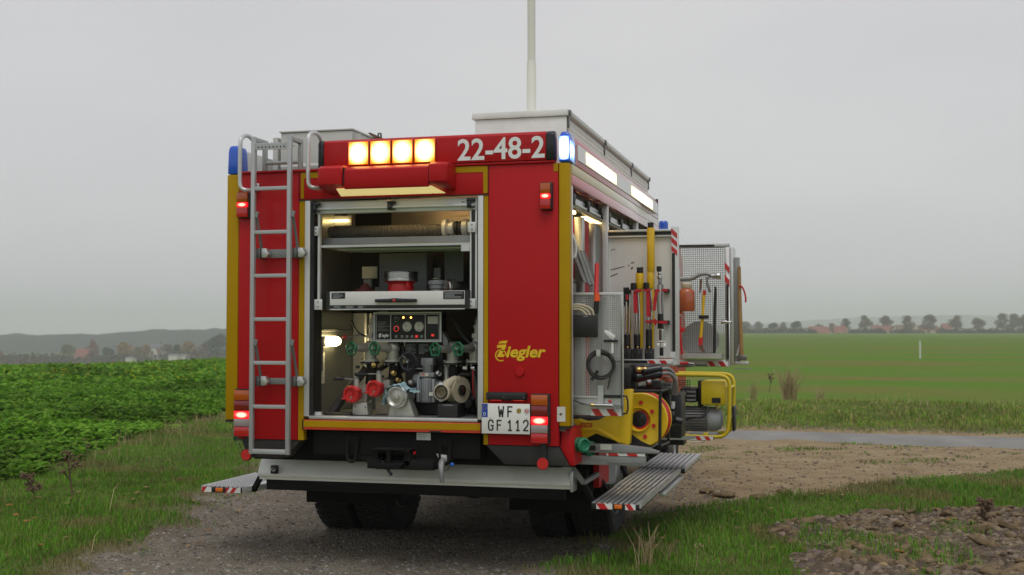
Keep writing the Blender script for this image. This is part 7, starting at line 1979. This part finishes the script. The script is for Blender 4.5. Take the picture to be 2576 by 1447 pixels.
house('M', 735, 905, 272, 328, 350, 705, 'wall_white', 'tile_red', 'red-roofed house with white wall nearest the clump of trees')
house('M', 950, 1055, 266, 322, 348, 708, 'wall_white', 'tile_red', 'smaller red-roofed house next to the white-walled one')
house('M', 1275, 1350, 262, 300, 335, 740, 'wall_cream', 'tile_red', 'narrow red roof between two trees of the row')
house('M', 1350, 1450, 266, 308, 330, 725, 'wall_cream', 'tile_red', 'broad red roof left of the house with a cream gable')
house('M', 1442, 1485, 268, 306, 325, 722, 'wall_cream', 'tile_brown', 'small house showing a cream gable to the field', True, wins=1)
house('M', 1486, 1625, 258, 304, 325, 735, 'wall_cream', 'tile_brown', 'long brown roof between the cream gables')
house('M', 1622, 1672, 256, 296, 322, 728, 'wall_cream', 'tile_brown', 'house end with pale gable beside the widest tree', True, wins=1)
house('M', 1675, 1850, 264, 305, 325, 745, 'wall_cream', 'tile_red', 'wide red roof behind the widest tree', wins=3)
house('M', 1885, 1955, 246, 292, 325, 760, 'wall_cream', 'tile_red', 'high red roof right of the widest tree')
house('M', 2085, 2125, 300, 322, 334, 735, 'wall_white', 'tile_grey', 'tiny white shed at the right end of the village', wins=0)
house('L', 800, 935, 418, 505, 560, 655, 'wall_cream', 'tile_red', 'red-roofed house at the left edge of the crop horizon')
house('L', 1120, 1245, 402, 480, 560, 690, 'wall_cream', 'tile_grey', 'house with dark grey roof in the left village')
house('L', 1250, 1440, 396, 470, 560, 700, 'wall_cream', 'tile_brown', 'long brown-roofed house in the left village', wins=3)
house('L', 1590, 1760, 362, 410, 560, 700, 'wall_white', 'tile_grey', 'large grey roof behind the white gable')
house('L', 1633, 1702, 412, 505, 560, 640, 'wall_white', 'tile_brown', 'steep white gable end in the left village', True, wins=1)
house('L', 1805, 1905, 474, 482, 560, 630, 'wall_white', 'tile_grey', 'long low white shed right of the steep gable', wins=0)
house('L', 1920, 1992, 474, 482, 560, 634, 'wall_white', 'tile_grey', 'short low white shed next to the long one', wins=0)
house('L', 1345, 1420, 505, 512, 560, 628, 'wall_white', 'tile_grey', 'low pale shed left of the steep gable', wins=0)
# hills
def hill(name, d0, d1, l0, l1, prof, zb, mt, label, rough, seed, kind_='structure'):
    nl_, nd_ = 260, 14
    la_ = np.linspace(l0, l1, nl_); t = np.linspace(0, 1, nd_)
    LL, TT = np.meshgrid(la_, t, indexing='ij'); DD = d0 + (d1 - d0) * TT
    px_ = 1288 + FPX * LL / d1; py_ = np.interp(px_, *prof)
    ztop = CAM.z + (838 - py_) / FPX * d1
    ss = np.clip(TT * 1.6, 0, 1); ss = ss * ss * (3 - 2 * ss)
    Z_ = zb + (ztop - zb) * ss * np.where(TT > .7, 1 - (TT - .7) * .15, 1)
    Z_ += (vnoise(LL, DD, rough * 3, seed) - .5) * rough * .5 * ss + (vnoise(LL, DD, rough, seed + 1) - .5) * rough * .35 * ss
    X_, Y_ = to_xy(LL, DD)
    I, J = np.meshgrid(np.arange(nl_ - 1), np.arange(nd_ - 1), indexing='ij')
    Fh = np.stack([I * nd_ + J, (I + 1) * nd_ + J, (I + 1) * nd_ + J + 1, I * nd_ + J + 1], -1).reshape(-1, 4)
    tag(npmesh(name, np.stack([X_, Y_, Z_], -1).reshape(-1, 3), Fh, mt, smooth=True), label, None, kind=kind_)
hill('wooded_hill', 1150, 1350, -900, 150, ([-900, 0, 150, 290, 340, 420, 560, 800, 1300], [846, 843, 842, 843, 836, 833, 830, 828, 834]), -19, 'hill_wood', 'long wooded ridge in the haze behind the left village', 7.0, 91)
hill('far_hill', 3000, 3600, -300, 2200, ([1000, 1800, 1950, 2100, 2300, 2450, 2700, 3200], [828, 822, 812, 803, 797, 799, 800, 810]), 0, 'hill_far', 'faint blue hill on the horizon behind the right village', 14.0, 95)

# ---- haze: one closed box of even, thin air
hz = MB()
c8 = [ld(l, d) for l in (-5600, 5600) for d in (-5600, 5600)]
zb, zt = -24.0, 78.0
pts = [(c8[0].x, c8[0].y), (c8[2].x, c8[2].y), (c8[3].x, c8[3].y), (c8[1].x, c8[1].y)]
hz.prism(pts, zb, zt, ax='z')
mh = bpy.data.materials.new('haze_air'); M['haze_air'] = mh; mh.use_nodes = True
nt = mh.node_tree; nt.nodes.clear()
oo = nt.nodes.new('ShaderNodeOutputMaterial'); pv = nt.nodes.new('ShaderNodeVolumePrincipled')
pv.inputs['Color'].default_value = (.94, .955, 1.0, 1); pv.inputs['Density'].default_value = HAZE; pv.inputs['Anisotropy'].default_value = .2
nt.links.new(pv.outputs[0], oo.inputs['Volume'])
ho = hz.build('haze', 'haze_air', None)
tag(ho, 'thin pale haze hanging over the fields', None, kind='stuff')
